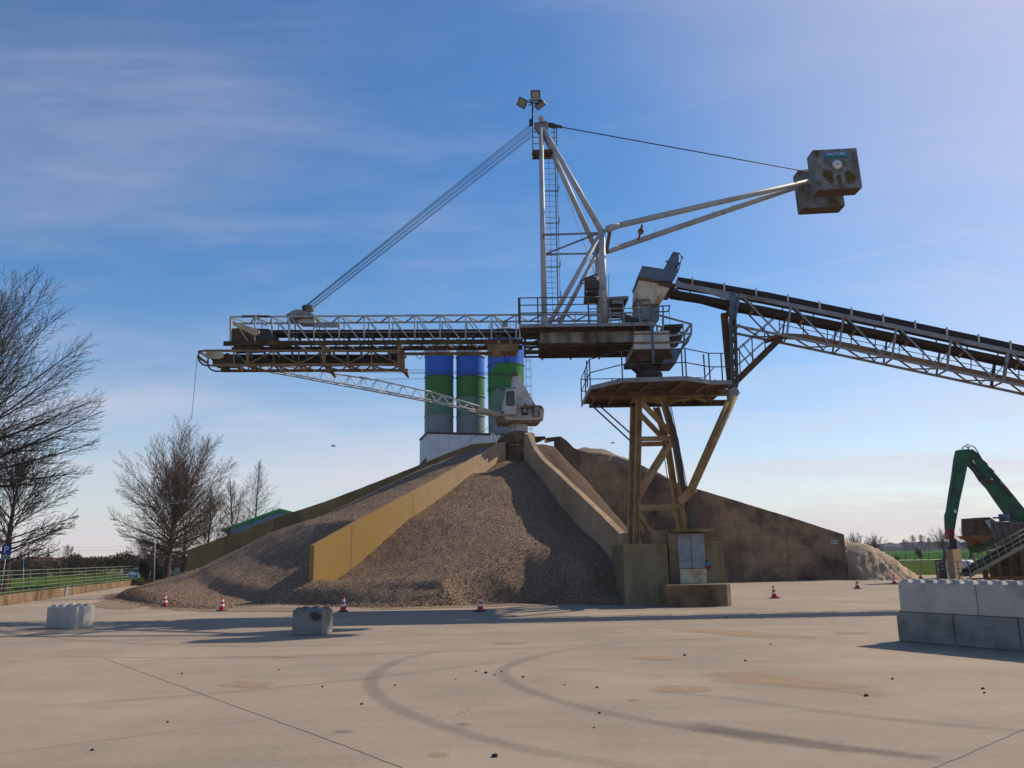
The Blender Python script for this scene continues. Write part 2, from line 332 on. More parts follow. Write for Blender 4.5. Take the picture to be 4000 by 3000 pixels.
# tyre marks: curved strips with soft edges
def strip(name, pxs, w, z, m, label):
    P = [G(x, y) for x, y in pxs]; pts = []
    for i in range(len(P)-1):                       # Catmull-Rom
        p0, p1, p2, p3 = P[max(0, i-1)], P[i], P[i+1], P[min(len(P)-1, i+2)]
        for k in range(8):
            t = k/8; pts.append(.5*((2*p1)+(p2-p0)*t+(2*p0-5*p1+4*p2-p3)*t*t+(3*p1-p0-3*p2+p3)*t**3))
    pts.append(P[-1]); mb = MB(); at = []; n = len(pts); vs = []
    for i, p in enumerate(pts):
        d = (pts[min(n-1, i+1)]-pts[max(0, i-1)]).normalized(); nn = V((-d.y, d.x, 0)); e = min(1, 5*i/n, 5*(n-1-i)/n)
        for j, u in enumerate((-1, -.5, 0, .5, 1)):
            vs.append((p.x+nn.x*u*w/2, p.y+nn.y*u*w/2, z)); at.append((0, .42, .5, .42, 0)[j]*e)
    fs = [(i*5+j, i*5+j+1, i*5+j+6, i*5+j+5) for i in range(n-1) for j in range(4)]
    mb.add(vs, fs); return tag(mb.build(name, m, attr=at), label, 'tyre mark', 'curved tyre marks on the yard')
strip('tyre_mark', [(1800, 2532), (1660, 2555), (1560, 2582), (1495, 2612), (1455, 2650), (1450, 2680), (1480, 2722), (1540, 2762), (1650, 2810), (1830, 2868), (2050, 2925), (2330, 2975), (2600, 3020)], .36, .006, 'tyre_black', 'dark curved tyre mark nearest the camera, left of two')
strip('tyre_mark', [(2290, 2528), (2150, 2552), (2040, 2582), (1975, 2608), (1962, 2628), (1990, 2660), (2070, 2700), (2220, 2748), (2420, 2795), (2640, 2835), (2900, 2868), (3300, 2905)], .36, .007, 'tyre_black', 'dark curved tyre mark sweeping right, right of two')
for k, (P_, w_) in enumerate((([(2560, 2700), (2900, 2735), (3300, 2790), (3800, 2840), (4100, 2862)], .34), ([(0, 2470), (300, 2500), (700, 2520), (1200, 2523), (1900, 2505)], .40), ([(100, 2560), (600, 2570), (1300, 2560), (2100, 2530), (3000, 2480)], .36), ([(150, 2760), (700, 2720), (1350, 2660), (2000, 2580)], .34), ([(1200, 2440), (2000, 2436), (2800, 2425), (3450, 2405)], .5))):
    strip('tyre_mark', P_, w_, .0045+.0002*k, 'tyre_faint', ('faint straight tyre track fanning to the right edge', 'faint curved tyre track left of the pale lone block', 'long faint tyre track across the middle of the yard', 'faint tyre track rising from the lower left', 'broad faint tyre track along the strip of shadow')[k])
# spilt material and scrapes
def patch(pxs, m, z, label, cat='spill'):
    P = [G(x, y) for x, y in pxs]; c = sum(P, V())/len(P); vs = [(c.x, c.y, z)]; at = [.9]; n = len(P); fs = []; R = 6
    for r in range(1, R+1):
        for p in P:
            q = c+(p-c)*(r/R*1.15); vs.append((q.x, q.y, z)); at.append(.9*(1-(r/R)**2))
    for i in range(n): fs.append((0, 1+i, 1+(i+1) % n))
    for r in range(R-1):
        for i in range(n): a = 1+r*n+i; b = 1+r*n+(i+1) % n; fs.append((a, a+n, b+n, b))
    mb = MB(); mb.add(vs, fs); return tag(mb.build('sand_patch', m, attr=at), label, cat, 'spilt sand patches on the concrete')
def ell(cx, cy, rx, ry, n=14): return [(cx+rx*cos(2*pi*i/n)*random.uniform(.8, 1.15), cy+ry*sin(2*pi*i/n)*random.uniform(.8, 1.15)) for i in range(n)]
Z = [.008+.0007*i for i in range(40)]
patch([(2780, 2640), (2850, 2626), (3000, 2628), (3130, 2645), (3300, 2668), (3430, 2690), (3480, 2710), (3400, 2722), (3260, 2700), (3120, 2688), (2950, 2675), (2830, 2668)], 'spilt_sand', Z[0], 'largest elongated sand patch at lower right of the yard')
patch(ell(2655, 2692, 115, 16), 'spilt_sand', Z[1], 'sand patch just left of the largest sand patch')
patch([(2590, 2455), (2750, 2458), (2900, 2462), (3050, 2478), (3180, 2486), (3120, 2496), (2900, 2488), (2700, 2470)], 'spilt_sand', Z[2], 'long pale sand streak right of the tower pier')
patch(ell(3320, 2474, 80, 8), 'spilt_sand', Z[3], 'thin sand streak pointing at the block stack')
patch(ell(970, 2675, 100, 15), 'spilt_sand', Z[4], 'single sand patch at the left of the yard')
patch(ell(1715, 2948, 42, 13), 'spilt_sand', Z[5], 'small rusty sand patch at the bottom of the yard')
patch(ell(1985, 2512, 65, 7), 'spilt_sand', Z[6], 'small sand patch behind the two tyre marks')
patch(ell(1120, 2566, 60, 5), 'spilt_sand', Z[7], 'thin sand streaks left below the single concrete block')
patch(ell(2560, 2572, 90, 9), 'spilt_sand', Z[8], 'faint sand patch between the tower and the tyre marks')
patch(ell(2475, 2734, 24, 6), 'spilt_sand', Z[9], 'tiny sand spot beside the right tyre mark')
patch(ell(470, 2362, 130, 22), 'spilt_gravel', Z[10], 'thin spread of gravel at the left toe of the pile', 'spill')
patch([(560, 2360), (900, 2372), (1200, 2372), (1300, 2376), (1290, 2388), (1100, 2392), (800, 2392), (560, 2378)], 'spilt_gravel', Z[11], 'gravel crumbs scattered along the front toe of the left pile')
patch([(1380, 2368), (1700, 2360), (2000, 2350), (2230, 2350), (2230, 2362), (2000, 2368), (1700, 2378), (1450, 2385)], 'spilt_gravel', Z[12], 'dark gravel crumbs swept along the front of the middle bay')
patch(ell(1810, 2830, 45, 5), 'scrape_dark', Z[13], 'short dark scrape between the tyre marks', 'scrape')
patch(ell(1345, 2860, 50, 5), 'scrape_dark', Z[14], 'short dark scrape left of the tyre marks', 'scrape')
patch([(2700, 2820), (2950, 2855), (3250, 2905), (3700, 2960), (3690, 2975), (3300, 2940), (2900, 2890), (2650, 2845)], 'scrape_dark', Z[15], 'long faint dark drag mark across the lower right yard', 'scrape')
# loose stones
def stone(px, py, r):
    p = G(px, py); mb = MB(); mb.ball(p+V((0, 0, r*.4)), r, (1.2, .9, .7), 7, 5)
    for v in mb.v: v += V((random.uniform(-1, 1), random.uniform(-1, 1), random.uniform(-1, 1)))*r*.18
    tag(mb.build('stone', 'stone_dark', origin=p), 'small dark loose stone lying on the pale concrete yard', 'stone', 'loose stones on the yard')
for x, y, r in ((1412, 2752, .035), (1543, 2678, .03), (1932, 2638, .03), (1898, 2630, .045), (1860, 2624, .03), (1959, 2625, .03), (2043, 2646, .035), (2332, 2687, .035), (2205, 2677, .025), (2674, 2561, .045), (2341, 2787, .03), (1933, 2957, .05), (3384, 2720, .05), (3010, 2518, .035), (2912, 2582, .04), (3486, 2654, .035), (3840, 2692, .04), (3845, 2708, .03), (2836, 2412, .05), (1780, 2655, .02), (2320, 2844, .02), (710, 2632, .03), (1090, 2618, .03), (1260, 2684, .03), (360, 2932, .03), (655, 2822, .025)): stone(x, y, r*.75)
# ================================================================== star bunker walls
CEN = A(2030, 1700, 46); CEN.z = 0
E0 = A(733, 2200, 45); I0 = A(1937, 1727, 46.5)
E1 = A(1227, 2131, 33); I1 = A(1975, 1727, 45)
E2 = A(2431, 2097, 30.3); I2 = A(2047, 1700, 44)
E3 = G(3308, 2264); I3 = A(2190, 1704, 47.5)
def wall(name, p0, p1, pxs, thick, m, label, cham=False, joints=(), jit=.012):
    top = [PL(x, y, p0, p1) for x, y in pxs]; d = (p1-p0); d.z = 0; d.normalize(); n = V((d.y, -d.x, 0))*thick
    # densify with small chips
    t2 = []
    for i in range(len(top)-1):
        k = max(1, int((top[i+1]-top[i]).length/.5))
        for j in range(k):
            q = top[i].lerp(top[i+1], j/k); q.z += random.uniform(-jit, jit); t2.append(q)
    t2.append(top[-1]); root = thing(name, V((p0.x, p0.y, 0)), label, 'wall', 'radial walls of the aggregate bunker')
    mb = MB(); k = len(t2); vs = []
    for q in t2: vs += [V((q.x, q.y, -.2)), q, q+n+V((0, 0, random.uniform(-jit, jit))), V((q.x, q.y, -.2))+n]
    fs = [(0, 1, 2, 3), tuple((k-1)*4+i for i in (3, 2, 1, 0))]
    for i in range(k-1):
        a = i*4; b = a+4
        for u, v in ((0, 1), (1, 2), (2, 3)): fs.append((a+u, b+u, b+v, a+v))
    mb.add(vs, fs); mb.build('panel', m, root, bevel=.02)
    for s in joints:
        q = p0+d*s; zt = lerp_list(*zip(*[((t-p0).dot(d), t.z) for t in t2]), s) if False else None
        L = sorted([((t-p0).dot(d), t.z) for t in t2]); zt = lerp_list([a for a, b in L], [b for a, b in L], s)
        nn = n.normalized()*.004; j = MB(); j.box((-1, 0, 0), (1, .01, 1))
        j = MB(); a0 = V((q.x, q.y, 0))-nn; j.add([a0-d*.015, a0+d*.015, a0+d*.015+V((0, 0, zt-.02)), a0-d*.015+V((0, 0, zt-.02))], [(0, 1, 2, 3)]); j.build('joint_line', 'sign_back', root)
    return root, t2
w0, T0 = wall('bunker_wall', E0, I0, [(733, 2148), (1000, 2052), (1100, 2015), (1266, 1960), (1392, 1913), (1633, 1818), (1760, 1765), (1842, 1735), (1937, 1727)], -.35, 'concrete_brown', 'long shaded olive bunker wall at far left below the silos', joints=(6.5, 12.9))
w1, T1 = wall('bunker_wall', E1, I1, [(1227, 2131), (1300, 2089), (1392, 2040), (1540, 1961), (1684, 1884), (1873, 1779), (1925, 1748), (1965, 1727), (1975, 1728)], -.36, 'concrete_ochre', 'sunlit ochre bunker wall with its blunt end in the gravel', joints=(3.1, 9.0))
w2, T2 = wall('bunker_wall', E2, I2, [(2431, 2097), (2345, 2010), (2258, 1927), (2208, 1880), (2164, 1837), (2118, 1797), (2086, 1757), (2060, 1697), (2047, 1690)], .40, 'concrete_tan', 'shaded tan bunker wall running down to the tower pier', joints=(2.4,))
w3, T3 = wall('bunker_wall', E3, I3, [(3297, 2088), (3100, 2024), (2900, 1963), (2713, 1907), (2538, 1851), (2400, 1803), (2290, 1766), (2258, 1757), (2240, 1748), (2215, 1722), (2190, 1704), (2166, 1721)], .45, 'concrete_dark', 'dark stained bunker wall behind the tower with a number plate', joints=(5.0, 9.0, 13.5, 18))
# number plate on wall 3
d3 = (I3-E3); d3.z = 0; d3.normalize(); n3 = V((-d3.y, d3.x, 0))
if n3.y > 0: n3 = -n3
pl = thing('wall_plate', PL(3258, 2117, E3, I3), 'small cream lettered plate near the end of the dark bunker wall', 'sign')
q = [PL(x, y, E3, I3)+n3*.02 for x, y in ((3242, 2109), (3274, 2109), (3275, 2125), (3243, 2125))]
mb = MB(); mb.prism(q, n3*.02); mb.build('plate', 'sign_cream', pl)
text('lettering', 'Sand 0/2', .26, 'sign_black', pl, PL(3258.5, 2117, E3, I3)+n3*.045, -d3, (0, 0, 1))
# beam from wall 3 to the crane pedestal
mb = MB(); b0 = A(2188, 1704, 47.4); b1 = A(2128, 1711, 46.6); b2 = A(2128, 1728, 46.6); b3 = A(2168, 1720, 47.4)
mb.prism([b0, b1, b2, b3], (0, .5, 0)); mb.build('cross_beam', 'concrete_dark', w3)
mb = MB(); mb.prism([A(2068, 1705, 46.3), A(2130, 1704, 46.3), A(2130, 1712, 46.3), A(2110, 1722, 46.3), A(2068, 1736, 46.3)], (0, .6, 0)); mb.build('cross_beam', 'rust_brown', w3)
# central column under the crane
col = thing('crane_column', CEN, 'dark concrete column at the hub of the bunker under the crane', 'column')
ztop = A(2024, 1697, 46).z
mb = MB(); mb.lathe(CEN, [(1.5, -.2), (1.5, ztop-1.5), (1.2, ztop-.8), (1.25, ztop-.7), (1.25, ztop)], 20); mb.add([CEN+V((1.25*cos(i*pi/10), 1.25*sin(i*pi/10), ztop)) for i in range(20)], [tuple(range(20))]); mb.build('shaft', 'concrete_dark', col)
mb = MB(); mb.prism([A(1955, 1706, 45.2), A(1990, 1702, 45.2), A(2062, 1702, 45.2), A(2062, 1722, 45.2), A(1988, 1738, 45.2), A(1940, 1727, 45.2)], (0, 1.2, 0)); mb.build('collar', 'rust_brown', col)
mb = MB(); mb.bar(A(2020, 1705, 45), A(2021, 1745, 45), .07); mb.bar(A(1990, 1738, 45), A(2040, 1737, 45), .08); mb.build('drag_guide', 'rust_steel', col)
# ================================================================== aggregate piles
def pol(p): d = V((p.x-CEN.x, p.y-CEN.y, 0)); return atan2(d.y, d.x), d.length
def pile(name, th0, th1, prof0, prof1, toe, m, label, nth=110, nr=110, amp=.10, stones=0, ssize=.05, seed=1, dome=0.0, rep=.95, bite=None):
    """polar height patch about the hub between two walls; prof = [(radius, z)]; toe = [(theta, R)]"""
    toe = sorted(toe); tt = [t for t, r in toe]; rr = [r for t, r in toe]; mb = MB(); vs = []
    P0, P1 = sorted(prof0), sorted(prof1); u0 = [a for a, b in P0]; z0 = [b for a, b in P0]; u1 = [a for a, b in P1]; z1 = [b for a, b in P1]
    t0n, t1n = th0(30), th1(30)
    def surf(t, u):
        R = lerp_list(tt, rr, t0n+(t1n-t0n)*t); r = R*u; a0, a1 = th0(r), th1(r); th = a0+(a1-a0)*t
        za = lerp_list(u0, z0, r); zb = lerp_list(u1, z1, r); s = t*t*(3-2*t); z = za*(1-s)+zb*s
        x = CEN.x+r*cos(th); y = CEN.y+r*sin(th); z += dome*sin(pi*t)*sin(pi*u)
        lim = rep*(R-r); k = .5; h = max(0, min(1, .5+.5*(lim-z)/k)); z = lim*(1-h)+z*h-k*h*(1-h)*.5
        e = min(1, (1-u)*6); z += amp*e*(fbm(x, y, .45, 5, seed)+.5*fbm(x, y, 1.6, 3, seed+3))
        if bite:
            c, ax, ay = bite; q = sqrt(((x-c.x)/ax)**2+((y-c.y)/ay)**2)
            z = min(z, -.05+max(0, q-1)*1.5)
        return V((x, y, max(z, -.05) if u < 1 else -.05))
    for i in range(nth+1):
        for j in range(nr+1): vs.append(surf(i/nth, .02+.98*j/nr))
    fs = [(i*(nr+1)+j, i*(nr+1)+j+1, (i+1)*(nr+1)+j+1, (i+1)*(nr+1)+j) for i in range(nth) for j in range(nr)]
    if t1n < t0n: fs = [f[::-1] for f in fs]
    mb.add(vs, fs, True); rnd = random.Random(seed)
    for k in range(stones):
        u = rnd.random()**.45; t = rnd.random(); u = min(u, 1.0)
        if k % 3 == 0: u = rnd.uniform(.96, 1.03)
        p = surf(t, min(u, .999)); p.z = max(p.z, .0)
        if u > 1: th = t0n+(t1n-t0n)*t; p += V((cos(th), sin(th), 0))*(u-1)*rnd.uniform(5, 40); p.z = .01
        s = ssize*rnd.uniform(.6, 1.5); a = V((rnd.uniform(-1, 1), rnd.uniform(-1, 1), rnd.uniform(-1, 1))).normalized(); b = a.orthogonal().normalized(); c = a.cross(b)
        a, b, c = a*s, b*s*rnd.uniform(.6, 1), c*s*rnd.uniform(.6, 1); p += V((0, 0, s*.3))
        mb.add([p+a, p-a, p+b, p-b, p+c, p-c], [(0, 2, 4), (2, 1, 4), (1, 3, 4), (3, 0, 4), (2, 0, 5), (1, 2, 5), (3, 1, 5), (0, 3, 5)])
    return tag(mb.build(name, m, origin=CEN), label, 'gravel pile')
def contact(pxs, p0, p1): return [PL(x, y, p0, p1) for x, y in pxs]
th_0 = atan2(E0.y-CEN.y, E0.x-CEN.x) % (2*pi); th_1 = atan2(E1.y-CEN.y, E1.x-CEN.x) % (2*pi); th_2 = atan2(E2.y-CEN.y, E2.x-CEN.x) % (2*pi); th_3 = atan2(E3.y-CEN.y, E3.x-CEN.x)
def prof(pts, R, z_toe=0):
    L = sorted([(pol(p)[1], p.z) for p in pts]); return L+[(max(R, L[-1][0]+.5), z_toe)]
def wline(E, I, off, wrap=0.0):            # polar angle of a wall's centre line at radius r
    d = (E-I); d.z = 0; L = d.length; d.normalize(); n = V((-d.y, d.x, 0)); L_ = []
    for k in range(80):
        q = I+d*(k/79*(L+14)-1.0)+n*off; a_, r_ = pol(q); L_.append((r_, a_ % (2*pi)))
    L_.sort(); rs = [x for x, y in L_]; ths = [y for x, y in L_]
    return lambda r: lerp_list(rs, ths, r)+wrap
W0L, W1L, W2L = wline(E0, I0, -.17), wline(E1, I1, -.18), wline(E2, I2, .2)
W3L = lambda r, f=wline(E3, I3, .2): f(r)+(2*pi if f(r) < pi else 0)
rE1 = pol(E1)[1]; front1 = [(rE1-.1, 1.25), (rE1+1.0, .75)]
# middle bay (between wall 1 and wall 2)
toeB = [(th % (2*pi), r) for th, r in (pol(G(x, y)) for x, y in ((1262, 2364), (1400, 2369), (1560, 2371), (1720, 2367), (1880, 2361), (2060, 2356), (2240, 2356), (2440, 2362)))]
R1 = lerp_list(*map(list, zip(*sorted(toeB))), th_1); R2 = lerp_list(*map(list, zip(*sorted(toeB))), th_2)
c1 = contact([(1272, 2296), (1392, 2213), (1595, 2030), (1684, 1973), (1790, 1893), (1847, 1850), (1880, 1853), (1940, 1812), (1972, 1797)], E1, I1)
c2 = contact([(2434, 2290), (2425, 2236), (2400, 2194), (2334, 2120), (2272, 2068), (2190, 1976), (2130, 1890), (2070, 1818), (2058, 1800)], E2, I2)
gB = pile('gravel_pile', W1L, W2L, prof([p for p in c1 if pol(p)[1] < rE1-.4], R1)[:-1]+front1+[(R1, 0)], prof(c2, R2), toeB, 'gravel', 'brown gravel pile filling the middle bay, half in shadow', 150, 130, .05, 11000, .03, 3, bite=(G(1975, 2362), 2.2, 1.1))
# left bay (between wall 0 and wall 1)
toeA = [(th % (2*pi), r) for th, r in (pol(G(x, y)) for x, y in ((500, 2346), (560, 2356), (700, 2373), (866, 2379), (1100, 2373), (1262, 2364)))]+[(th_0, (E0-CEN).xy.length+4.5), (th_0-.1, (E0-CEN).xy.length+4.5)]
R0 = (E0-CEN).xy.length+4.5; R1a = R1
c0 = contact([(745, 2236), (840, 2202), (1000, 2122), (1076, 2083), (1253, 2036), (1392, 1966), (1633, 1843), (1804, 1773), (1886, 1747)], E0, I0)
d1 = (I1-E1); d1.z = 0; d1.normalize()
c1a = [V((t.x, t.y, t.z-.22)) for t in T1[::3] if (t-E1).dot(d1) > 3.2]+[V((E1.x, E1.y, 1.25)), V((E1.x, E1.y, 1.9))+d1*1.2]
c0 = [V((p.x, p.y, p.z)) for p in c0]
gA = pile('gravel_pile', W0L, W1L, prof(c0, R0), prof([p for p in c1a if pol(p)[1] < rE1-.3], R1a)[:-1]+front1+[(R1a, 0)], toeA, 'gravel', 'pinkish gravel pile spilling from the left bay onto the yard', 150, 130, .06, 11000, .03, 11)
# dark heap right of wall 2
r3 = 13.0
zc_ = A(2140, 1731, 46).z
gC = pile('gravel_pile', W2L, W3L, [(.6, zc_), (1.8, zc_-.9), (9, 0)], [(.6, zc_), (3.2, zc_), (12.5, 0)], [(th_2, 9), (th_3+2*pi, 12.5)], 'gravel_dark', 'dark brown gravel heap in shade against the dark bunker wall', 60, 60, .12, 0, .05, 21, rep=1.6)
# heaps behind wall 3
def heap(name, ridge, slope, m, label, seed, amp=.1, rill=.0, front=None, step=.3, ext=1.0):
    xs = [p.x for p in ridge]; ys = [p.y for p in ridge]; rm = max(p.z for p in ridge)/slope+1
    x0, x1, y0, y1 = min(xs)-rm, max(xs)+rm, min(ys)-rm, max(ys)+rm; nx = int((x1-x0)/step); ny = int((y1-y0)/step); vs = []
    fine = []
    for i in range(len(ridge)-1):
        for k in range(8): fine.append(ridge[i].lerp(ridge[i+1], k/8))
    fine.append(ridge[-1])
    for i in range(nx+1):
        for j in range(ny+1):
            x = x0+step*i; y = y0+step*j; best = -9; bq = None
            for q in fine:
                dd = sqrt((x-q.x)**2+(y-q.y)**2); zz = q.z-slope*sqrt(dd*dd+.5)+.7*slope
                if zz > best: best = zz; bq = q
            if best > -.5:
                an = atan2(y-bq.y, x-bq.x); dd = sqrt((x-bq.x)**2+(y-bq.y)**2)
                best += amp*fbm(x, y, .6, 5, seed)+rill*noise.noise(V((an*14, dd*.35+fbm(x, y, .5, 3, 9), seed)))*min(1, dd/2)
            if front and front(x, y): best = -.6
            vs.append((x, y, max(best, -.3)))
    mb = MB(); fs = []
    for i in range(nx):
        for j in range(ny):
            f = (i*(ny+1)+j, (i+1)*(ny+1)+j, (i+1)*(ny+1)+j+1, i*(ny+1)+j+1)
            if max(vs[k][2] for k in f) > -.29: fs.append(f)
    mb.add(vs, fs, True); return tag(mb.build(name, m), label, 'gravel pile' if 'gravel' in name else 'sand heap')
def front3(off):
    def f(x, y):
        p = V((x, y, 0))-V((E3.x, E3.y, 0)); s = p.dot(d3); return s > -.25 and p.dot(n3) > -off
    return f
heap('gravel_pile', [A(2210, 1765, 50), A(2290, 1748, 49.5), A(2350, 1756, 49.4), A(2430, 1790, 49.3), A(2540, 1845, 49.3), A(2640, 1890, 49.5)], .62, 'gravel_grey', 'grey gravel ridge showing above the dark bunker wall', 31, .12, .05, front3(.7))
heap('sand_heap', [A(3180, 2090, 51.5), A(3300, 2112, 51), A(3350, 2120, 50.3), A(3378, 2127, 49.9)], .86, 'sand', 'pale sand heap with erosion rills at the end of the dark wall', 33, .10, .42, front3(.5), .16)
# ================================================================== tower pier with cabinet
D0 = 28.1
pier = thing('tower_pier', A(2640, 2340, 28), 'mossy concrete pier carrying the rusty tower legs', 'pier')
pX = lambda x, d=D0: A(x, 2200, d).x
zt = A(2520, 2124, D0).z; yF = D0*K; yB = yF+5.2
mb = MB(); xl = A(2443, 2340, D0).x; xm = A(2610, 2200, D0).x
mb.box((xl, yF, -.2), (xm, yB, zt)); mb.build('block', 'concrete_olive', pier, bevel=.03)
# right block: stepped outline (front view polygon extruded back)
yR = yF+.35; dR = yR/K
pr = [A(2612, 2375, dR), A(2612, 2082, dR), A(2625, 2080, dR), A(2762, 2080, dR), A(2766, 2116, dR), A(2812, 2117, dR), A(2843, 2272, dR), A(2843, 2375, dR)]
for p in (pr[0], pr[-1]): p.z = -.2
mb = MB(); mb.prism([V((p.x, yR, p.z)) for p in pr], (0, 4.4, 0)); mb.build('block', 'concrete_olive', pier, bevel=.03)
mb = MB(); mb.box((A(2625, 2070, dR).x, yR-.45, A(2625, 2079, dR).z), (A(2787, 2070, dR).x, yR+2.2, A(2625, 2070, dR).z)); mb.build('roof_slab', 'concrete_olive', pier, bevel=.02)
mb = MB(); mb.box((A(2548, 2060, 28.6).x, 28.6*K, zt-.1), (A(2612, 2060, 28.6).x, 30.4*K, A(2560, 2070, 28.6).z)); mb.build('block', 'concrete_dark', pier, bevel=.02)
mb = MB(); p = [A(2585, 2292, 26.5), A(2600, 2290, 26.3), A(2840, 2281, 26.3), A(2852, 2282, 26.6)]
zs = A(2700, 2282, 27.6).z
mb.prism([(A(2582, 2290, 28).x, yF+.34, -.2), (A(2588, 2290, 27.5).x, 27.5*K, -.2), (A(2605, 2290, 27.1).x, 27.1*K, -.2), (A(2838, 2290, 27.1).x, 27.1*K, -.2), (A(2853, 2290, 27.35).x, 27.35*K, -.2), (A(2856, 2290, 28.2).x, yF+.34, -.2)], (0, 0, zs+.2))
mb.build('step_slab', 'concrete_wall', pier, bevel=.04)
cab = thing('electrical_cabinet', V((A(2700, 2200, dR).x, yR, zs)), 'pale grey double door electrical cabinet set into the mossy pier', 'cabinet')
zc = [A(2700, y, dR-.05).z for y in (2084, 2221, 2276)]
x0, x1, x2 = A(2647, 2150, dR).x, A(2699.5, 2150, dR).x, A(2752, 2150, dR).x
for a, b in ((x0, x1-.012), (x1+.012, x2)):
    mb = MB(); mb.box((a, yR-.07, zc[1]+.012), (b, yR-.003, zc[0])); mb.build('door', 'grey_steel', cab, bevel=.01)
mb = MB(); mb.box((A(2656, 2250, dR).x, yR-.06, zs), (x2+.02, yR-.003, zc[1]-.012)); mb.build('plinth', 'cream_steel', cab, bevel=.01)
mb = MB(); mb.box((A(2612, 2150, dR).x, yR-.04, zs), (x0-.03, yR-.003, zc[0]+.05)); mb.build('side_jamb', 'concrete_dark', cab)
soc = thing('socket_box', A(2765, 2202, dR), 'small blue and red power socket box beside the cabinet doors', 'socket')
mb = MB(); mb.bar(A(2759, 2190, dR-.03), A(2760, 2200, dR-.03), .1); mb.build('bracket', 'black_metal', soc)
mb = MB(); mb.tube(A(2766, 2199, dR+.02), A(2766, 2204, dR-.15), .1, n=12); mb.build('blue_plug', 'banner_blue', soc)
mb = MB(); mb.tube(A(2768, 2211, dR+.02), A(2768, 2216, dR-.15), .1, n=12); mb.build('red_plug', 'red_paint', soc)
mb = MB(); mb.bar(A(2758, 2207, dR-.02), A(2774, 2207, dR-.02), .05); mb.build('rim', 'sign_white', soc)
# ================================================================== stacker tower
NL, FL = 29.2, 30.65; dF = V((0, (FL-NL)*K, 0))
tow = thing('stacker_tower', A(2560, 2120, 30), 'rusty brown steel tower with railed platform under the stacker', 'tower')
a = lambda x, y, d=NL: A(x, y, d)
legs = [((2496, 1560), (2493, 1715), (2484, 2122)), ((2590, 1565), (2637, 1720), (2692, 2080))]
for pts in legs:
    for off in (V((0, 0, 0)), dF):
        mb = MB(); P = [a(*p)+off for p in pts]
        for i in range(2):
            u = (0, 1, 0); q0, q1 = P[i], P[i+1]
            mb.bar(q0+V((-.13, 0, 0)), q1+V((-.13, 0, 0)), .05, .36, up=(0, 1, 0)); mb.bar(q0+V((.13, 0, 0)), q1+V((.13, 0, 0)), .05, .36, up=(0, 1, 0)); mb.bar(q0, q1, .215, .05, up=(0, 1, 0))
        mb.box((P[2].x-.3, P[2].y-.3, P[2].z-.12), (P[2].x+.3, P[2].y+.3, P[2].z)); mb.build('leg', 'tower_steel', tow)
def brace(p, q, w=.2, m='tower_steel', off=None, par=tow, h=None, name='brace'):
    mb = MB(); o = off or V((0, 0, 0)); mb.bar(p+o, q+o, w, h or w*.7, up=(0, 1, 0)); return mb.build(name, m, par)
for off in (None, dF):
    brace(a(2500, 1715), a(2636, 1712), .24, off=off); brace(a(2492, 1981), a(2675, 1976), .2, off=off)
    brace(a(2503, 1570), a(2628, 1700), .26, off=off); brace(a(2630, 1722), a(2492, 1945), .24, off=off)
    brace(a(2492, 1996), a(2566, 2112), .2, off=off)
brace(a(2496, 1716), a(2496, 1716)+dF, .2); brace(a(2636, 1716), a(2636, 1716)+dF, .2); brace(a(2486, 1981), a(2486, 1981)+dF, .2); brace(a(2675, 1978), a(2675, 1978)+dF, .2)
mb = MB()
for k in range(5): o = V((.05+.07*k, -.2, 0)); mb.bar(a(2590, 1570)+o, a(2690, 2070)+o, .035)
mb.build('cable_tray', 'dark_steel', tow)
brace(a(2573, 1575, 31), a(2618, 1880, 31), .05, 'cable_black', name='cable'); brace(a(2566, 1575, 31), a(2609, 1880, 31), .04, 'cable_black', name='cable')
mb = MB(); mb.box(tuple(a(2552, 2080, 31.4)-V((0, 0, 0))), tuple(a(2642, 2020, 31.4)+V((0, .15, 0))))
for k in range(6): y = 2022+10*k; mb.bar(a(2552, y, 31.37), a(2642, y-1, 31.37), .04)
mb.build('louvre_panel', 'crusher_grey', tow)
# inclined struts to the right
for d in (28.6, 30.6):
    mb = MB(); s = (d-28.6)/2.4
    mb.tube(A(2703-14*s, 1918, d), A(2872-30*s, 1548+20*s, d), .15, n=10); mb.build('strut', 'tower_steel', tow)
mb = MB(); mb.bar(A(2655, 1960, 28.9), A(2710, 1908, 28.7), .42, .25, up=(0, 1, 0)); mb.build('bracket', 'tower_steel', tow)
for x0, x1, y1, d in ((2308, 2471, 1730, 29.0), (2334, 2478, 1706, 31.0)):
    mb = MB(); mb.tube(A(x0, 1580 if d < 30 else 1578, d), A(x1, y1, d), .045, n=6); mb.build('strut', 'dark_steel', tow)
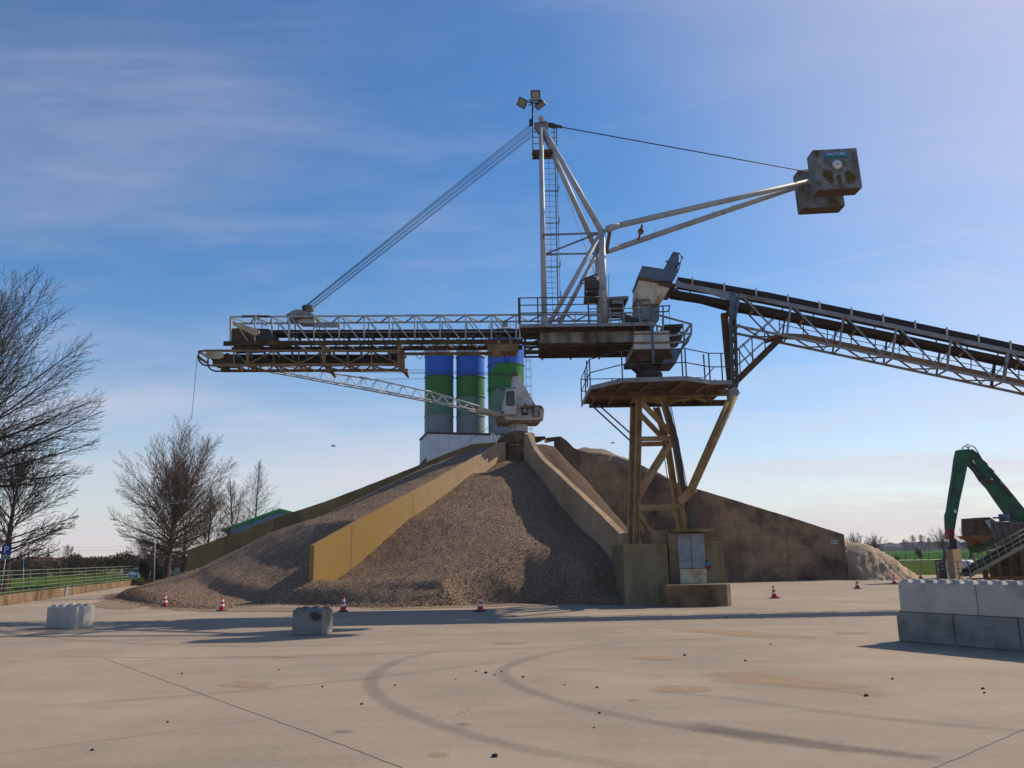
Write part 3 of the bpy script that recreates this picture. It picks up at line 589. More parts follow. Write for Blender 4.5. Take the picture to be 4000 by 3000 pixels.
# platform: plan polygon at deck height
zD = A(2555, 1476, 27.6).z
plan = [G(x, y, zD) for x, y in ((2306, 1508), (2432, 1478), (2682, 1470), (2775, 1486), (2856, 1486))]
back = [V((plan[-1].x+.1, 32.3*K, zD)), V((plan[0].x-.05, 32.3*K, zD))]
poly = plan+back
mb = MB(); mb.prism([V((p.x, p.y, zD-.05)) for p in poly], (0, 0, .05)); mb.build('deck', 'rust_brown', tow)
mb = MB()
for i in range(len(plan)-1): mb.bar(plan[i]-V((0, 0, .10)), plan[i+1]-V((0, 0, .10)), .06, .22)
mb.bar(plan[0]-V((0, 0, .1)), back[1]-V((0, 0, .1)), .06, .22); mb.bar(plan[-1]-V((0, 0, .1)), back[0]-V((0, 0, .1)), .06, .22)
mb.build('fascia', 'grey_steel', tow)
for d, x0, x1, m in ((29.8, 2304, 2868, 'rust_steel'), (31.9, 2300, 2842, 'rust_brown')):
    mb = MB(); p = A(x0, 1540, d); q = A(x1, 1530, d); p.z = q.z = zD-.20
    for dz in (-.13, .13): mb.bar(p+V((0, 0, dz)), q+V((0, 0, dz)), .3, .05)
    mb.bar(p, q, .05, .26); mb.build('main_beam', m, tow)
mb = MB()
for i, x in enumerate((2330, 2400, 2490, 2610, 2710, 2800)):
    p = A(x, 1530, 29.8); p.z = zD-.12; X = p.x; yn = lerp_list([q.x for q in plan], [q.y for q in plan], X+.15)
    mb.bar(p, (X+.25, yn+.1, zD-.12), .1, .14); mb.bar(p, (X, 31.9*K, zD-.14), .1, .14)
mb.build('joist', 'rust_steel', tow)
brace(A(2470, 1560, 29.8), A(2610, 1558, 29.8), .35, 'tower_steel', name='cap_beam'); brace(A(2470, 1560, 31.6), A(2610, 1558, 31.6), .35, 'rust_brown', name='cap_beam')
brace(A(2560, 1575, 29.6), A(2700, 1560, 29.6), .1); brace(A(2705, 1550, 30), A(2755, 1566, 30), .12); brace(A(2690, 1546, 29.9), A(2590, 1590, 31.6), .09)
mb = MB(); hp = plan[-1]+V((.15, .5, -.3)); mb.prism([A(2870, 1510, 28.8), A(2884, 1520, 28.8), A(2890, 1536, 28.8), A(2872, 1560, 28.8), A(2850, 1566, 28.8), A(2846, 1522, 28.8)], (0, .5, 0)); mb.build('corner_gusset', 'grey_steel', tow)
# railing
def railing(pts, hs, posts, par, m='dark_steel', r=.028, name='railing'):
    mb = MB()
    for h in hs: mb.path([p+V((0, 0, h)) for p in pts], r, 6)
    for p in posts: mb.bar(p, p+V((0, 0, max(hs))), r*2.2)
    return mb.build(name, m, par)
rp = [back[1]]+[p+V((0, .04, 0)) for p in plan]
def on(i, t): return rp[i].lerp(rp[i+1], t)
railing(rp, (.72, 1.44), [rp[0], on(0, .5), rp[1], rp[1]+V((-.12, .3, 0)), rp[2], rp[3], rp[3]+V((-.14, .2, 0)), rp[4], rp[4]+V((-.2, .25, 0)), on(4, .6)], tow)
railing([back[1], back[0], plan[-1]+V((0, 3.2, 0))], (.72, 1.44), [back[1].lerp(back[0], t) for t in (0, .25, .5, .75, 1)], tow)
# ================================================================== slewing stacker
AX = A(2535, 1450, 30); AX.z = zD
st = thing('slewing_stacker', AX, 'large pale slewing stacker crane with long truss boom, mast and counterweights', 'stacker')
mb = MB(); z0 = zD; z1 = A(2535, 1396, 30).z
mb.lathe((AX.x, AX.y, 0), [(.95, z0), (.95, z0+.12), (.62, z0+.2), (.60, z0+.75), (.72, z0+.8), (.72, z0+.98), (.62, z0+1.05), (.62, z1)], 28); mb.build('slew_bearing', 'dark_steel', st)
mb = MB(); p = A(2437, 1432, 29.4); mb.tube(p, A(2482, 1431, 29.4), .17, n=12); mb.bar(A(2470, 1420, 29.4), A(2495, 1450, 29.6), .3); mb.build('slew_motor', 'black_metal', st)
# main girder: grey web, rusty bottom
gN, gF = 28.9, 31.2
gx0, gx1 = A(2110, 1320, gN).x, A(2614, 1320, gN).x
gzt, gzb = A(2110, 1300, gN).z, A(2110, 1340, gN).z
mb = MB(); xs = A(2475, 1320, gN).x
mb.box((gx0, gN*K, gzb), (xs, gN*K+.05, gzt)); mb.box((gx0, gF*K-.05, gzb), (xs, gF*K, gzt)); mb.box((gx0, gN*K+.05, gzb), (gx0+.04, gF*K-.05, gzt)); mb.build('girder_web', 'girder_paint', st)
mb = MB(); mb.box((gx0+.03, gN*K+.02, gzb-.05), (xs, gF*K-.02, gzb-.002))
for k in range(7): y = gN*K+.25+k*.45; mb.bar((gx0+.05, y, gzb-.09), (xs, y, gzb-.09), .1, .08)
for k in range(3): mb.tube((gx0+.2+k*1.6, gN*K+2.9, gzb-.05), (gx0+.2+k*1.6, gN*K+2.9, gzb-.25), .05)
mb.build('girder_soffit', 'rust_brown', st)
mb = MB(); zb2 = A(2550, 1363, gN).z
mb.box((xs+.002, gN*K-.06, A(2550, 1339, gN).z), (gx1, gF*K, gzt)); mb.build('turntable_house', 'crane_white', st, bevel=.02)
mb = MB(); mb.box((xs-.02, gN*K-.04, zb2), (gx1+.02, gF*K, A(2550, 1342, gN).z)); mb.build('turntable_house', 'crane_white', st, bevel=.02)
mb = MB(); mb.box((xs-.06, gN*K-.1, A(2550, 1343, gN).z), (gx1+.05, gN*K-.03, A(2550, 1336, gN).z)); mb.box((xs, gN*K-.1, A(2550, 1308, gN).z), (gx1, gN*K-.06, A(2550, 1302, gN).z)); mb.build('flange', 'rust_steel', st)
mb = MB(); mb.prism([(xs, gN*K+.1, zb2-.002), (xs, gF*K-.1, zb2-.002), (xs+.3, gF*K-.5, zb2-.55), (xs+.3, gN*K+.5, zb2-.55)], (gx1-xs, 0, 0)); mb.build('turntable_skirt', 'rust_brown', st)
mb = MB(); mb.prism([A(2614, 1348, 29.2), A(2662, 1370, 29.2), A(2640, 1420, 29.2), A(2588, 1421, 29.2), A(2600, 1380, 29.2)], (0, 1.9, 0)); mb.build('drive_cover', 'blue_grey_steel', st, bevel=.02)
# walkway along the deck
wN = 28.55; zW = A(2300, 1262, wN).z
mb = MB(); wx0, wx1 = A(2032, 1262, wN).x, A(2560, 1262, wN).x
mb.box((wx0, wN*K, zW-.18), (wx1, wN*K+.06, zW)); mb.build('walkway_kerb', 'grey_steel', st)
mb = MB(); mb.box((wx0, wN*K+.06, zW-.14), (wx1, gN*K+.55, zW-.10)); mb.bar((wx0, gN*K+.1, zW-.24), (wx1, gN*K+.1, zW-.24), .12, .2)
for k in range(9): X = wx0+.3+(wx1-wx0-.6)*k/8; mb.bar((X, wN*K+.03, zW-.22), (X, gF*K, zW-.22), .1, .14); mb.bar((X, gN*K+.06, zW-.2), (X, gN*K+.06, gzt), .1)
mb.build('walkway', 'rust_brown', st)
mb = MB(); mb.box((A(2310, 1250, 29.5).x, gN*K+.6, zW-.1), (wx1-.1, gF*K-.1, zW+.02)); mb.build('machine_deck', 'dark_steel', st)
# deck railing
def wk(x, d=wN): p = A(x, 1262, d); p.z = zW; return p
hR = A(2100, 1163, wN).z-zW
mb = MB(); r = .03
for f in (1.0, .72, .42): mb.path([wk(2027)+V((0, 0, hR*f)), wk(2345)+V((0, 0, hR*f))], r, 6)
for x in (2027, 2032, 2102, 2300): mb.bar(wk(x), wk(x)+V((0, 0, hR)), .07)
for f in (1.0, .7): mb.path([wk(2027)+V((0, 0, hR*f)), wk(2027)+V((0, .8, hR*f))], r, 6)
mb.build('railing', 'dark_steel', st)
mb = MB(); h2 = A(2400, 1205, wN).z-zW
for f in (1.0, .5): mb.path([wk(2300)+V((0, 0, h2*f)), wk(2540)+V((0, 0, h2*f))], r, 6)
for x in (2345, 2385, 2438, 2500): mb.bar(wk(x), wk(x)+V((0, 0, h2*(1.3 if x == 2438 else 1))), .06)
mb.build('railing', 'grey_steel', st)
# ---- boom
BN, BW = 29.6, .9*K; o = V((0, BW, 0)); b = lambda x, y, d=BN: A(x, y, d)
bt = lambda x: b(x, 1238-.0075*(x-900)); bb = lambda x: b(x, 1337-.009*(x-900))
mb = MB()
for q in (V(), o):
    mb.bar(bt(900)+q, bt(2345)+q, .085); mb.bar(bt(2345)+q, b(2470, 1221)+q, .085)
mb.bar(bt(1055), bt(945)+V((0, 0, .0)), .085); mb.tube(b(945, 1232), b(1055, 1232), .03, n=6); mb.tube(b(1590, 1231), b(1745, 1231), .045, n=6)
mb.build('boom_top_chord', 'white_steel', st)
mb = MB()
for q in (V(), o):
    p0, p1 = b(873, 1342)+q, b(2040, 1334)+q
    for dz in (-.1, .1): mb.bar(p0+V((0, 0, dz)), p1+V((0, 0, dz)), .16, .035)
    mb.bar(p0, p1, .03, .2)
mb.build('boom_bottom_chord', 'rust_brown', st)
ver = [901, 996, 1062, 1129, 1227, 1325, 1423, 1521, 1620, 1719, 1819, 1920, 2016, 2031]
def part(nm, m, *bars):
    mb = MB()
    for p, q, w in bars: mb.bar(p, q, w, up=(0, 1, 0))
    return mb.build(nm, m, st)
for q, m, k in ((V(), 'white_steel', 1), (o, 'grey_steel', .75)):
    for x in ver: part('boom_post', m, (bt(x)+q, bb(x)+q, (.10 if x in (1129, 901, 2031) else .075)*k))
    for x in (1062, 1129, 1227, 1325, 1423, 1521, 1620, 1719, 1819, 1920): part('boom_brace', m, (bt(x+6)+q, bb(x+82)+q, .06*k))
part('boom_brace', 'white_steel', (bt(905), bb(971), .05))
for i in range(8): x = 2130+i*58; part('boom_post', 'white_steel', (b(x, 1262), b(x+2, 1225), .05))
mb = MB()
vs_ = [901, 996, 1062, 1129]+ver[4:13]+[2120, 2210, 2300]
for i in range(len(vs_)-1):
    x0, x1 = vs_[i], vs_[i+1]; xm_ = (x0+x1)/2
    mb.bar(bt(x0), bt(xm_)+o, .06); mb.bar(bt(xm_)+o, bt(x1), .06); 
    if x1 < 2030: mb.bar(bb(x0)-V((0, 0, .1)), bb(xm_)+o-V((0, 0, .1)), .06); mb.bar(bb(xm_)+o-V((0, 0, .1)), bb(x1)-V((0, 0, .1)), .06)
mb.build('boom_lacing', 'grey_steel', st)
mb = MB(); p0, p1 = b(1055, 1289, 29.72), b(2240, 1284, 29.72); mb.prism([p0, p0-V((0, 0, .20)), p1-V((0, 0, .20)), p1], (0, .66*K, 0)); mb.build('boom_belt', 'rubber', st)
mb = MB(); mb.bar(b(1130, 1299, 29.66), b(2040, 1296, 29.66), .05); mb.bar(b(1130, 1299, 29.66)+o*.9, b(2040, 1296, 29.66)+o*.9, .05); mb.build('belt_rail', 'grey_steel', st)
for x in ver[3:12]:
    mb = MB(); p = b(x+10, 1300, 29.72); mb.bar(p, p+V((.25, .1, -.3)), .07); mb.bar(p+V((.38, 0, 0)), p+V((.25, .1, -.3)), .06); mb.tube(p+V((.25, .05, -.16)), p+V((.25, .9, -.16)), .07, n=8); mb.bar(p+V((.0, 0, .0)), p+V((.02, 0, .22)), .06); mb.build('idler', 'dark_steel', st)
# head chute and guards
mb = MB()
mb.prism([b(906, 1282, 29.65), b(1050, 1284, 29.65), b(1065, 1332, 29.65), b(906, 1332, 29.65)], (0, BW*.85, 0)); mb.prism([b(912, 1350, 29.7), b(1022, 1350, 29.7), b(1010, 1362, 29.7), b(912, 1366, 29.7)], (0, BW*.7, 0)); mb.prism([b(1050, 1350, 29.7), b(1140, 1350, 29.7), b(1130, 1356, 29.7), b(1054, 1358, 29.7)], (0, BW*.7, 0))
mb.build('head_chute', 'rust_brown', st)
mb = MB(); mb.tube(b(1030, 1310, 29.6), b(1030, 1310, 29.6)+o, .26, n=16); mb.tube(b(1058, 1316, 29.56), b(1058, 1316, 29.6)+o, .2, n=14); mb.build('head_drum', 'black_metal', st)
mb = MB(); mb.prism([b(908, 1253, 29.5), b(1003, 1285, 29.5), b(1013, 1292, 29.5), b(1014, 1303, 29.5), b(1004, 1311, 29.5), b(988, 1309, 29.5), b(908, 1268, 29.5)], (0, .16, 0)); mb.build('chute_guard', 'cream_steel', st, bevel=.03)
mb = MB(); mb.bar(b(1010, 1243, 29.6), b(1040, 1272, 29.6), .12, .1); mb.bar(b(1000, 1245, 29.6), b(1006, 1238, 29.6), .2); mb.bar(b(1010, 1222, 29.6), b(1008, 1262, 29.6), .05); mb.build('belt_scraper', 'white_steel', st)
mb = MB(); mb.prism([b(1223, 1259, 29.55), b(1324, 1259, 29.55), b(1324, 1279, 29.55), b(1223, 1279, 29.55)], (0, .04, 0)); mb.build('side_plate', 'grey_steel', st)
mb = MB(); mb.prism([b(1116, 1237), b(1116, 1228), b(1145, 1211), b(1160, 1208), b(1178, 1209), b(1228, 1228), b(1228, 1237)], (0, BW, 0)); mb.build('sheave_hood', 'grey_steel', st, bevel=.02)
mb = MB(); mb.prism([b(1158, 1252, 29.8), b(1190, 1240, 29.8), b(1228, 1246, 29.8), b(1228, 1262, 29.8), b(1170, 1262, 29.8)], (0, BW*.6, 0)); mb.build('sheave_hood', 'white_steel', st, bevel=.02)
sh = b(1196, 1208, 30.0); mb = MB(); mb.tube(sh-V((0, .32, 0)), sh+V((0, .32, 0)), .17, n=14); mb.tube(b(1214, 1205, 30)-V((0, .25, 0)), b(1214, 1205, 30)+V((0, .25, 0)), .15, n=14); mb.bar(b(1196, 1208, 29.75), b(1216, 1219, 29.75), .2, .1); mb.build('pulley_block', 'girder_paint', st)
# rear part of the boom between boom and girder
for q in (V(), o):
    mb = MB(); mb.bar(b(2040, 1318)+q, b(2120, 1318)+q, .16, .2); mb.bar(b(2048, 1357)+q, b(2120, 1355)+q, .12); mb.bar(b(2050, 1350)+q, b(2120, 1322)+q, .08); mb.bar(b(2050, 1372)+q, b(2120, 1371)+q, .1); mb.bar(b(2050, 1310)+q, b(2051, 1374)+q, .1); mb.build('boom_root', 'rust_brown', st)
# shuttle trolley and festoon
mb = MB(); mb.prism([b(1903, 1343), b(2022, 1341), b(2026, 1352), b(2018, 1369), b(1905, 1372)], (0, BW, 0)); mb.bar(b(1500, 1360)+o, b(1910, 1358)+o, .16, .14)
mb.lathe(b(1941, 1371, 29.55), [(.0, 0), (.26, 0), (.26, .5), (0, .5)], 20, axis=(0, 1, 0)); mb.tube(b(1948, 1336, 29.5), b(1948, 1336, 29.6), .1, n=10); mb.tube(b(1996, 1335, 29.5), b(1996, 1335, 29.6), .1, n=10); mb.build('trolley', 'rust_steel', st)
def loop(x0, x1, y0, y1, d, par, r=.018):
    mb = MB(); pts = [A(x0+(x1-x0)*t/10, y0+(y1-y0)*(1-(2*t/10-1)**2), d) for t in range(11)]; mb.path(pts, r, 5); return mb.build('festoon_cable', 'cable_black', par)
for x0, x1, y1 in ((1618, 1660, 1402), (1698, 1762, 1384), (1812, 1855, 1394), (1893, 1905, 1392), (1966, 1993, 1416)): loop(x0, x1, 1362, y1, 30.1, st)
# ---- shuttle conveyor under the boom
SN = 29.65; s_ = lambda x, y, d=SN: A(x, y, d); so = V((0, .95*K, 0))
mb = MB()
for q in (V(), so):
    mb.bar(s_(800, 1370)+q, s_(1575, 1371)+q, .1, .12); mb.bar(s_(830, 1427)+q, s_(1580, 1424)+q, .1, .15)
mb.build('shuttle_chord', 'rust_steel', st)
sv = [914, 968, 1069, 1167, 1265, 1358, 1452, 1560]
mb = MB()
for q in (V(), so):
    for x in sv: mb.bar(s_(x, 1371)+q, s_(x, 1424)+q, .14 if x in (968, 1265, 1560) else .07)
    for i, x in enumerate(sv[:-1]):
        x1 = sv[i+1]; mb.bar(s_(x+4, 1374 if i % 2 == 0 else 1420)+q, s_(x1-4, 1420 if i % 2 == 0 else 1374)+q, .06, up=(0, 1, 0))
for i, x in enumerate(sv[:-1]):
    xm_ = (x+sv[i+1])/2; mb.bar(s_(x, 1427), s_(xm_, 1427)+so, .06); mb.bar(s_(xm_, 1427)+so, s_(sv[i+1], 1427), .06); mb.bar(s_(x, 1427), s_(x, 1427)+so, .07)
mb.build('shuttle_web', 'rust_steel', st)
for x in (1265, 1560):
    for q in (V(), so):
        mb = MB(); mb.bar(s_(x, 1345)+q, s_(x, 1432)+q, .2, .12); mb.prism([s_(x-8, 1424)+q, s_(x+20, 1455)+q, s_(x+26, 1452)+q, s_(x+14, 1420)+q], (0, .1, 0)); mb.build('shuttle_hanger', 'rust_steel', st)
mb = MB(); mb.bar(s_(1576, 1372), s_(1578, 1452), .12); mb.bar(s_(1560, 1428), s_(1579, 1452), .1); mb.build('shuttle_end_frame', 'rust_steel', st)
mb = MB(); p0, p1 = s_(900, 1384, 29.75), s_(1550, 1384, 29.75); mb.prism([p0, p0-V((0, 0, .1)), p1-V((0, 0, .1)), p1], (0, .8*K, 0)); p0, p1 = s_(900, 1401, 29.75), s_(1550, 1400, 29.75); mb.prism([p0, p0-V((0, 0, .04)), p1-V((0, 0, .04)), p1], (0, .8*K, 0)); mb.build('shuttle_belt', 'rubber', st)
mb = MB()
for i in range(12): x = 925+i*54; mb.bar(s_(x, 1376, 29.7), s_(x+6, 1400, 29.7), .16, .1); mb.tube(s_(x, 1392, 29.7), s_(x, 1392, 29.7)+so*.8, .06, n=8)
mb.build('shuttle_idlers', 'dark_steel', st)
mb = MB(); mb.prism([s_(800, 1378, 29.6), s_(812, 1373, 29.6), s_(862, 1372, 29.6), s_(872, 1380, 29.6), s_(872, 1396, 29.6), s_(850, 1403, 29.6), s_(815, 1397, 29.6)], (0, .12, 0)); mb.build('shuttle_guard', 'cream_steel', st, bevel=.02)
mb = MB(); mb.tube(s_(838, 1390, 29.75), s_(838, 1390, 29.75)+so*.85, .27, n=18); mb.prism([s_(830, 1400, 29.75), s_(890, 1378, 29.75), s_(925, 1402, 29.75), s_(900, 1424, 29.75), s_(830, 1424, 29.75)], (0, .9, 0)); mb.prism([s_(862, 1430, 29.75), s_(886, 1430, 29.75), s_(888, 1445, 29.75), s_(862, 1445, 29.75)], (0, .5, 0)); mb.build('shuttle_drum', 'rust_brown', st)
mb = MB(); mb.path([s_(800, 1370), s_(778, 1372), s_(775, 1388), s_(778, 1410), s_(790, 1423), s_(806, 1428), s_(858, 1427)], .05, 6); mb.path([s_(800, 1370)+so, s_(778, 1372)+so, s_(775, 1390)+so, s_(778, 1410)+so, s_(790, 1423)+so, s_(806, 1428)+so, s_(1000, 1428)+so], .05, 6); mb.bar(s_(777, 1372), s_(777, 1372)+so, .1); mb.tube(s_(776, 1396)-V((0, .1, 0)), s_(776, 1396)+so, .08, n=8)
mb.build('bumper_hoop', 'dark_steel', st)
mb = MB(); mb.tube(s_(770, 1398), s_(748, 1640), .013, n=5); mb.build('probe_rope', 'cable_black', st)
# ---- mast
MN, MF = 29.1, 31.0; m_ = lambda x, y, d=MN: A(x, y, d); TOP = A(2113, 497, 30.0)
for d, x0 in ((MN, 2128), (MF, 2124)):
    mb = MB(); q = A(x0, 1262, d); mb.tube(q, TOP+V((0, (-.25 if d == MN else .25), 0)), .135, .12, 14); mb.bar(q-V((0, 0, .15)), q+V((0, 0, .3)), .34); mb.build('mast_leg', 'white_steel', st)
pk = A(2350, 905, MN); pf = A(2334, 985, MF)
for q, z in ((pk, 2363), (pf, 2344)):
    mb = MB(); base = A(z, 1262, MN if q is pk else MF); mb.tube(base, q, .175, n=14); mb.build('rear_leg', 'white_steel', st)
    mb = MB(); mb.tube(q, TOP+V((.1, (-.22 if q is pk else .22), -.15)), .165, .14, 14); mb.build('back_stay', 'white_steel', st)
    mb = MB(); e = A(2146 if q is pk else 2186, 1262, MN if q is pk else MF); mb.tube(e, q-V((.05, 0, .1)), .125, n=12); mb.build('mast_diagonal', 'white_steel', st)
mb = MB(); lf = A(2128, 993, MF); lk = A(2122, 918, MN)
mb.tube(lk, A(2335, 910, MN), .06, n=8); mb.tube(lf, A(2332, 990, MF), .055, n=8); mb.tube(lf, A(2335, 912, MN), .055, n=8); mb.tube(lk, lf, .06, n=8); mb.tube(pk, pf, .12, n=8); mb.build('mast_tie', 'grey_steel', st)
mb = MB(); hd = lambda x, y, d=29.8: A(x, y, d)
mb.prism([hd(2086, 478), hd(2100, 476), hd(2128, 470), hd(2140, 475), hd(2141, 498), hd(2136, 520), hd(2124, 505), hd(2112, 500), hd(2104, 512), hd(2088, 490)], (0, .5, 0)); mb.build('mast_head', 'grey_steel', st, bevel=.02)
mb = MB(); mb.tube(hd(2112, 463, 29.5), hd(2112, 463, 30.5), .165, n=18); mb.build('top_sheave', 'crane_white', st)
# ladder
LD = 30.3; l_ = lambda x, y: A(x, y, LD)
mb = MB(); mb.bar(l_(2119, 612), l_(2132, 1262), .07, .04); mb.bar(l_(2168, 600), l_(2181, 1262), .07, .04); y = 616
k = 0
while y < 1255: mb.tube(l_(2119+(y-612)*.02, y), l_(2168+(y-612)*.02, y), .016, n=5); y += 21.2; k += 1
for y in (745, 870, 1042, 1160): mb.path([l_(2168+(y-612)*.02, y), l_(2180+(y-612)*.02, y), l_(2180+(y-612)*.02, y-22)], .025, 5); mb.bar(l_(2119+(y-612)*.02, y+2), l_(2178+(y-612)*.02, y+2), .045)
mb.build('ladder', 'grey_steel', st)
mb = MB(); mb.path([l_(2143, 612), l_(2160, 1250)], .012, 4); mb.path([l_(2176, 640), l_(2188, 1180)], .014, 4); mb.path([A(2215, 760, 30), A(2328, 1085, 30)], .014, 4); mb.build('electric_cable', 'cable_black', st)
mb = MB(); mb.prism([A(2081, 585, 30.0), A(2160, 582, 30.0), A(2160, 590, 30.0), A(2081, 592, 30.0)], (0, 1.0, 0)); mb.bar(A(2081, 595, 30), A(2104, 606, 30), .25); mb.bar(A(2120, 604, 30.2), A(2155, 604, 30.2), .1); mb.build('top_platform', 'rust_brown', st)
mb = MB()
for x0 in (2081, 2122, 2164, 2174): mb.bar(A(x0, 590, 30.1), A(x0, 495 if x0 != 2164 else 505, 30.1), .06)
for y in (516, 536, 561): mb.tube(A(2081, y, 30.1), A(2104, y, 30.1), .025, n=6); mb.tube(A(2152, y+2, 30.6), A(2175, y, 30.6), .025, n=6); mb.tube(A(2081, y, 30.1), A(2081, y, 31), .025, n=6)
mb.build('railing', 'grey_steel', st)
# floodlights
mb = MB(); fp = A(2081, 404, 29.7); mb.tube(A(2079, 492, 29.7), fp, .05, n=8); mb.bar(A(2072, 468, 29.7), A(2072, 492, 29.7), .14); mb.path([A(2045, 390, 29.7), fp, A(2095, 400, 29.7)], .035, 6); mb.path([A(2066, 388, 29.7), A(2080, 404, 29.7), A(2064, 412, 29.7)], .03, 6); mb.path([fp, A(2085, 392, 29.7)], .04); mb.build('lamp_pole', 'black_metal', st)
def flood(c, xv, yv, w, h, dep, name='floodlight'):
    x = V(xv).normalized(); y = V(yv); y = (y-x*y.dot(x)).normalized(); n = x.cross(y)      # n = facing
    p = [c+x*i*w/2+y*j*h/2 for i, j in ((-1, -1), (1, -1), (1, 1), (-1, 1))]; q = [c-n*dep+x*i*w*.36+y*j*h*.36 for i, j in ((-1, -1), (1, -1), (1, 1), (-1, 1))]
    mb = MB(); mb.add(p+q, [(4, 7, 6, 5), (0, 1, 5, 4), (1, 2, 6, 5), (2, 3, 7, 6), (3, 0, 4, 7), (0, 3, 2, 1)]); 
    for i in range(4): mb.bar(p[i]+n*.02, p[(i+1) % 4]+n*.02, .05)
    o_ = mb.build(name, 'black_metal', st)
    g = [c+n*.025+x*i*w*.44+y*j*h*.44 for i, j in ((-1, -1), (1, -1), (1, 1), (-1, 1))]; mb = MB(); mb.add(g, [(0, 1, 2, 3)]); mb.build('lamp_glass', 'lamp_glass', o_)
flood(A(2092, 374, 29.7), (1, .1, .08), (-.08, -.35, 1), .52, .56, .22)
flood(A(2040, 402, 29.7), (.8, -.1, -.55), (.5, -.6, .6), .52, .46, .22)
flood(A(2110, 410, 29.7), (-.8, .35, -.45), (-.2, .55, -.3), .55, .36, .22)
# hoist and cabinets on the mast
mb = MB(); mb.tube(A(2285, 1106, 29.9), A(2338, 1102, 29.9), .33, n=16); mb.bar(A(2285, 1125, 29.9), A(2340, 1122, 29.9), .45, .2); mb.build('hoist_drum', 'dark_steel', st)
mb = MB(); mb.prism([A(2296, 1130, 29.8), A(2338, 1128, 29.8), A(2338, 1150, 29.8), A(2310, 1142, 29.8), A(2290, 1142, 29.8)], (0, .8, 0)); mb.prism([A(2284, 1158, 29.8), A(2340, 1154, 29.8), A(2340, 1172, 29.8), A(2284, 1172, 29.8)], (0, .8, 0)); mb.bar(A(2287, 1098, 29.8), A(2285, 1172, 29.8), .1); mb.path([A(2335, 1072, 29.8), A(2325, 1073, 29.8), A(2288, 1088, 29.8)], .05); mb.path([A(2286, 1090, 29.8), A(2270, 1096, 29.8), A(2267, 1106, 29.8), A(2284, 1109, 29.8)], .03); mb.build('hoist_frame', 'black_metal', st)
mb = MB(); mb.box((A(2370, 1200, 30).x, 30*K, A(2370, 1216, 30).z), (A(2436, 1200, 30).x, 31*K, A(2370, 1168, 30).z)); mb.prism([A(2436, 1168, 30), A(2446, 1166, 30), A(2436, 1216, 30)], (0, 1.2, 0)); mb.build('control_box', 'rust_brown', st)
mb = MB(); mb.prism([A(2366, 1161, 29.7), A(2455, 1155, 29.7), A(2456, 1166, 29.7), A(2366, 1168, 29.7)], (0, 2.2, 0)); mb.box((A(2390, 1180, 29.7).x, 29.75*K, A(2390, 1185, 29.7).z), (A(2436, 1180, 29.7).x, 29.8*K, A(2390, 1168, 29.7).z)); mb.build('rain_roof', 'grey_steel', st)
mb = MB(); mb.bar(A(2379, 1262, 29.3), A(2378, 1072, 29.3), .035); mb.bar(A(2372, 1165, 29.3), A(2371, 1135, 29.3), .03); mb.build('antenna', 'grey_steel', st)
# ---- counterweight arm and blocks
CWN = 28.7; cw = lambda x, y, d: A(x, y, d)
mb = MB(); mb.tube(A(2362, 905, 29.1), A(2372, 893, 29.1), .1); mb.tube(A(2370, 895, 29.1), A(2420, 880, 29.1), .2, .17, 12); mb.tube(A(2420, 880, 29.1), A(3165, 707, 29.9), .165, .15, 14); mb.build('counterweight_arm', 'white_steel', st)
mb = MB(); mb.tube(A(2374, 984, 31.0), A(2420, 966, 31.0), .13, .165, 12); mb.tube(A(2420, 966, 31.0), A(3165, 712, 30.15), .165, .15, 14)
for i in range(10): x = 2412+i*75; yy = 966-(x-2420)*.341; d = 31.0-(x-2420)/745*.85; mb.bar(A(x, yy-6, d), A(x, yy-20, d), .03)
mb.build('counterweight_arm', 'white_steel', st)
mb = MB(); mb.bar(A(2382, 905, 29.2), A(2368, 988, 31.0), .18, .12); mb.build('arm_yoke', 'rust_steel', st)
mb = MB(); mb.bar(A(2508, 880, 29.2), A(2494, 935, 30.8), .1); mb.lathe(A(2503, 904, 29.7), [(0, -.06), (.17, -.06), (.17, .06), (0, .06)], 18, axis=(0, 1, 0)); mb.build('arm_link', 'rust_steel', st)
def cwblock(c, w, dep, h, tilt, name='counterweight'):
    t = tilt; X = V((cos(t), 0, sin(t))); Zv = V((-sin(t), 0, cos(t))); Y = V((0, 1, 0)); mb = MB()
    p = [c+X*i*w/2+Y*j*dep/2+Zv*k*h/2 for k in (-1, 1) for i, j in ((-1, -1), (1, -1), (1, 1), (-1, 1))]
    mb.add(p, [(0, 3, 2, 1), (4, 5, 6, 7), (0, 1, 5, 4), (1, 2, 6, 5), (2, 3, 7, 6), (3, 0, 4, 7)]); return mb.build(name, 'weight_concrete', st, bevel=.03), X, Zv
tl, tr, br, bl = (A(*q, CWN) for q in ((3176, 586), (3348, 577), (3368, 732), (3193, 741)))
c = (tl+tr+br+bl)/4; w = ((tr-tl).length+(br-bl).length)/2; h = ((tl-bl).length+(tr-br).length)/2; dep = .95
tilt = atan2((tr-tl).z, (tr-tl).x)
B1, X1, Z1 = cwblock(c+V((0, dep/2, 0)), w, dep, h, tilt)

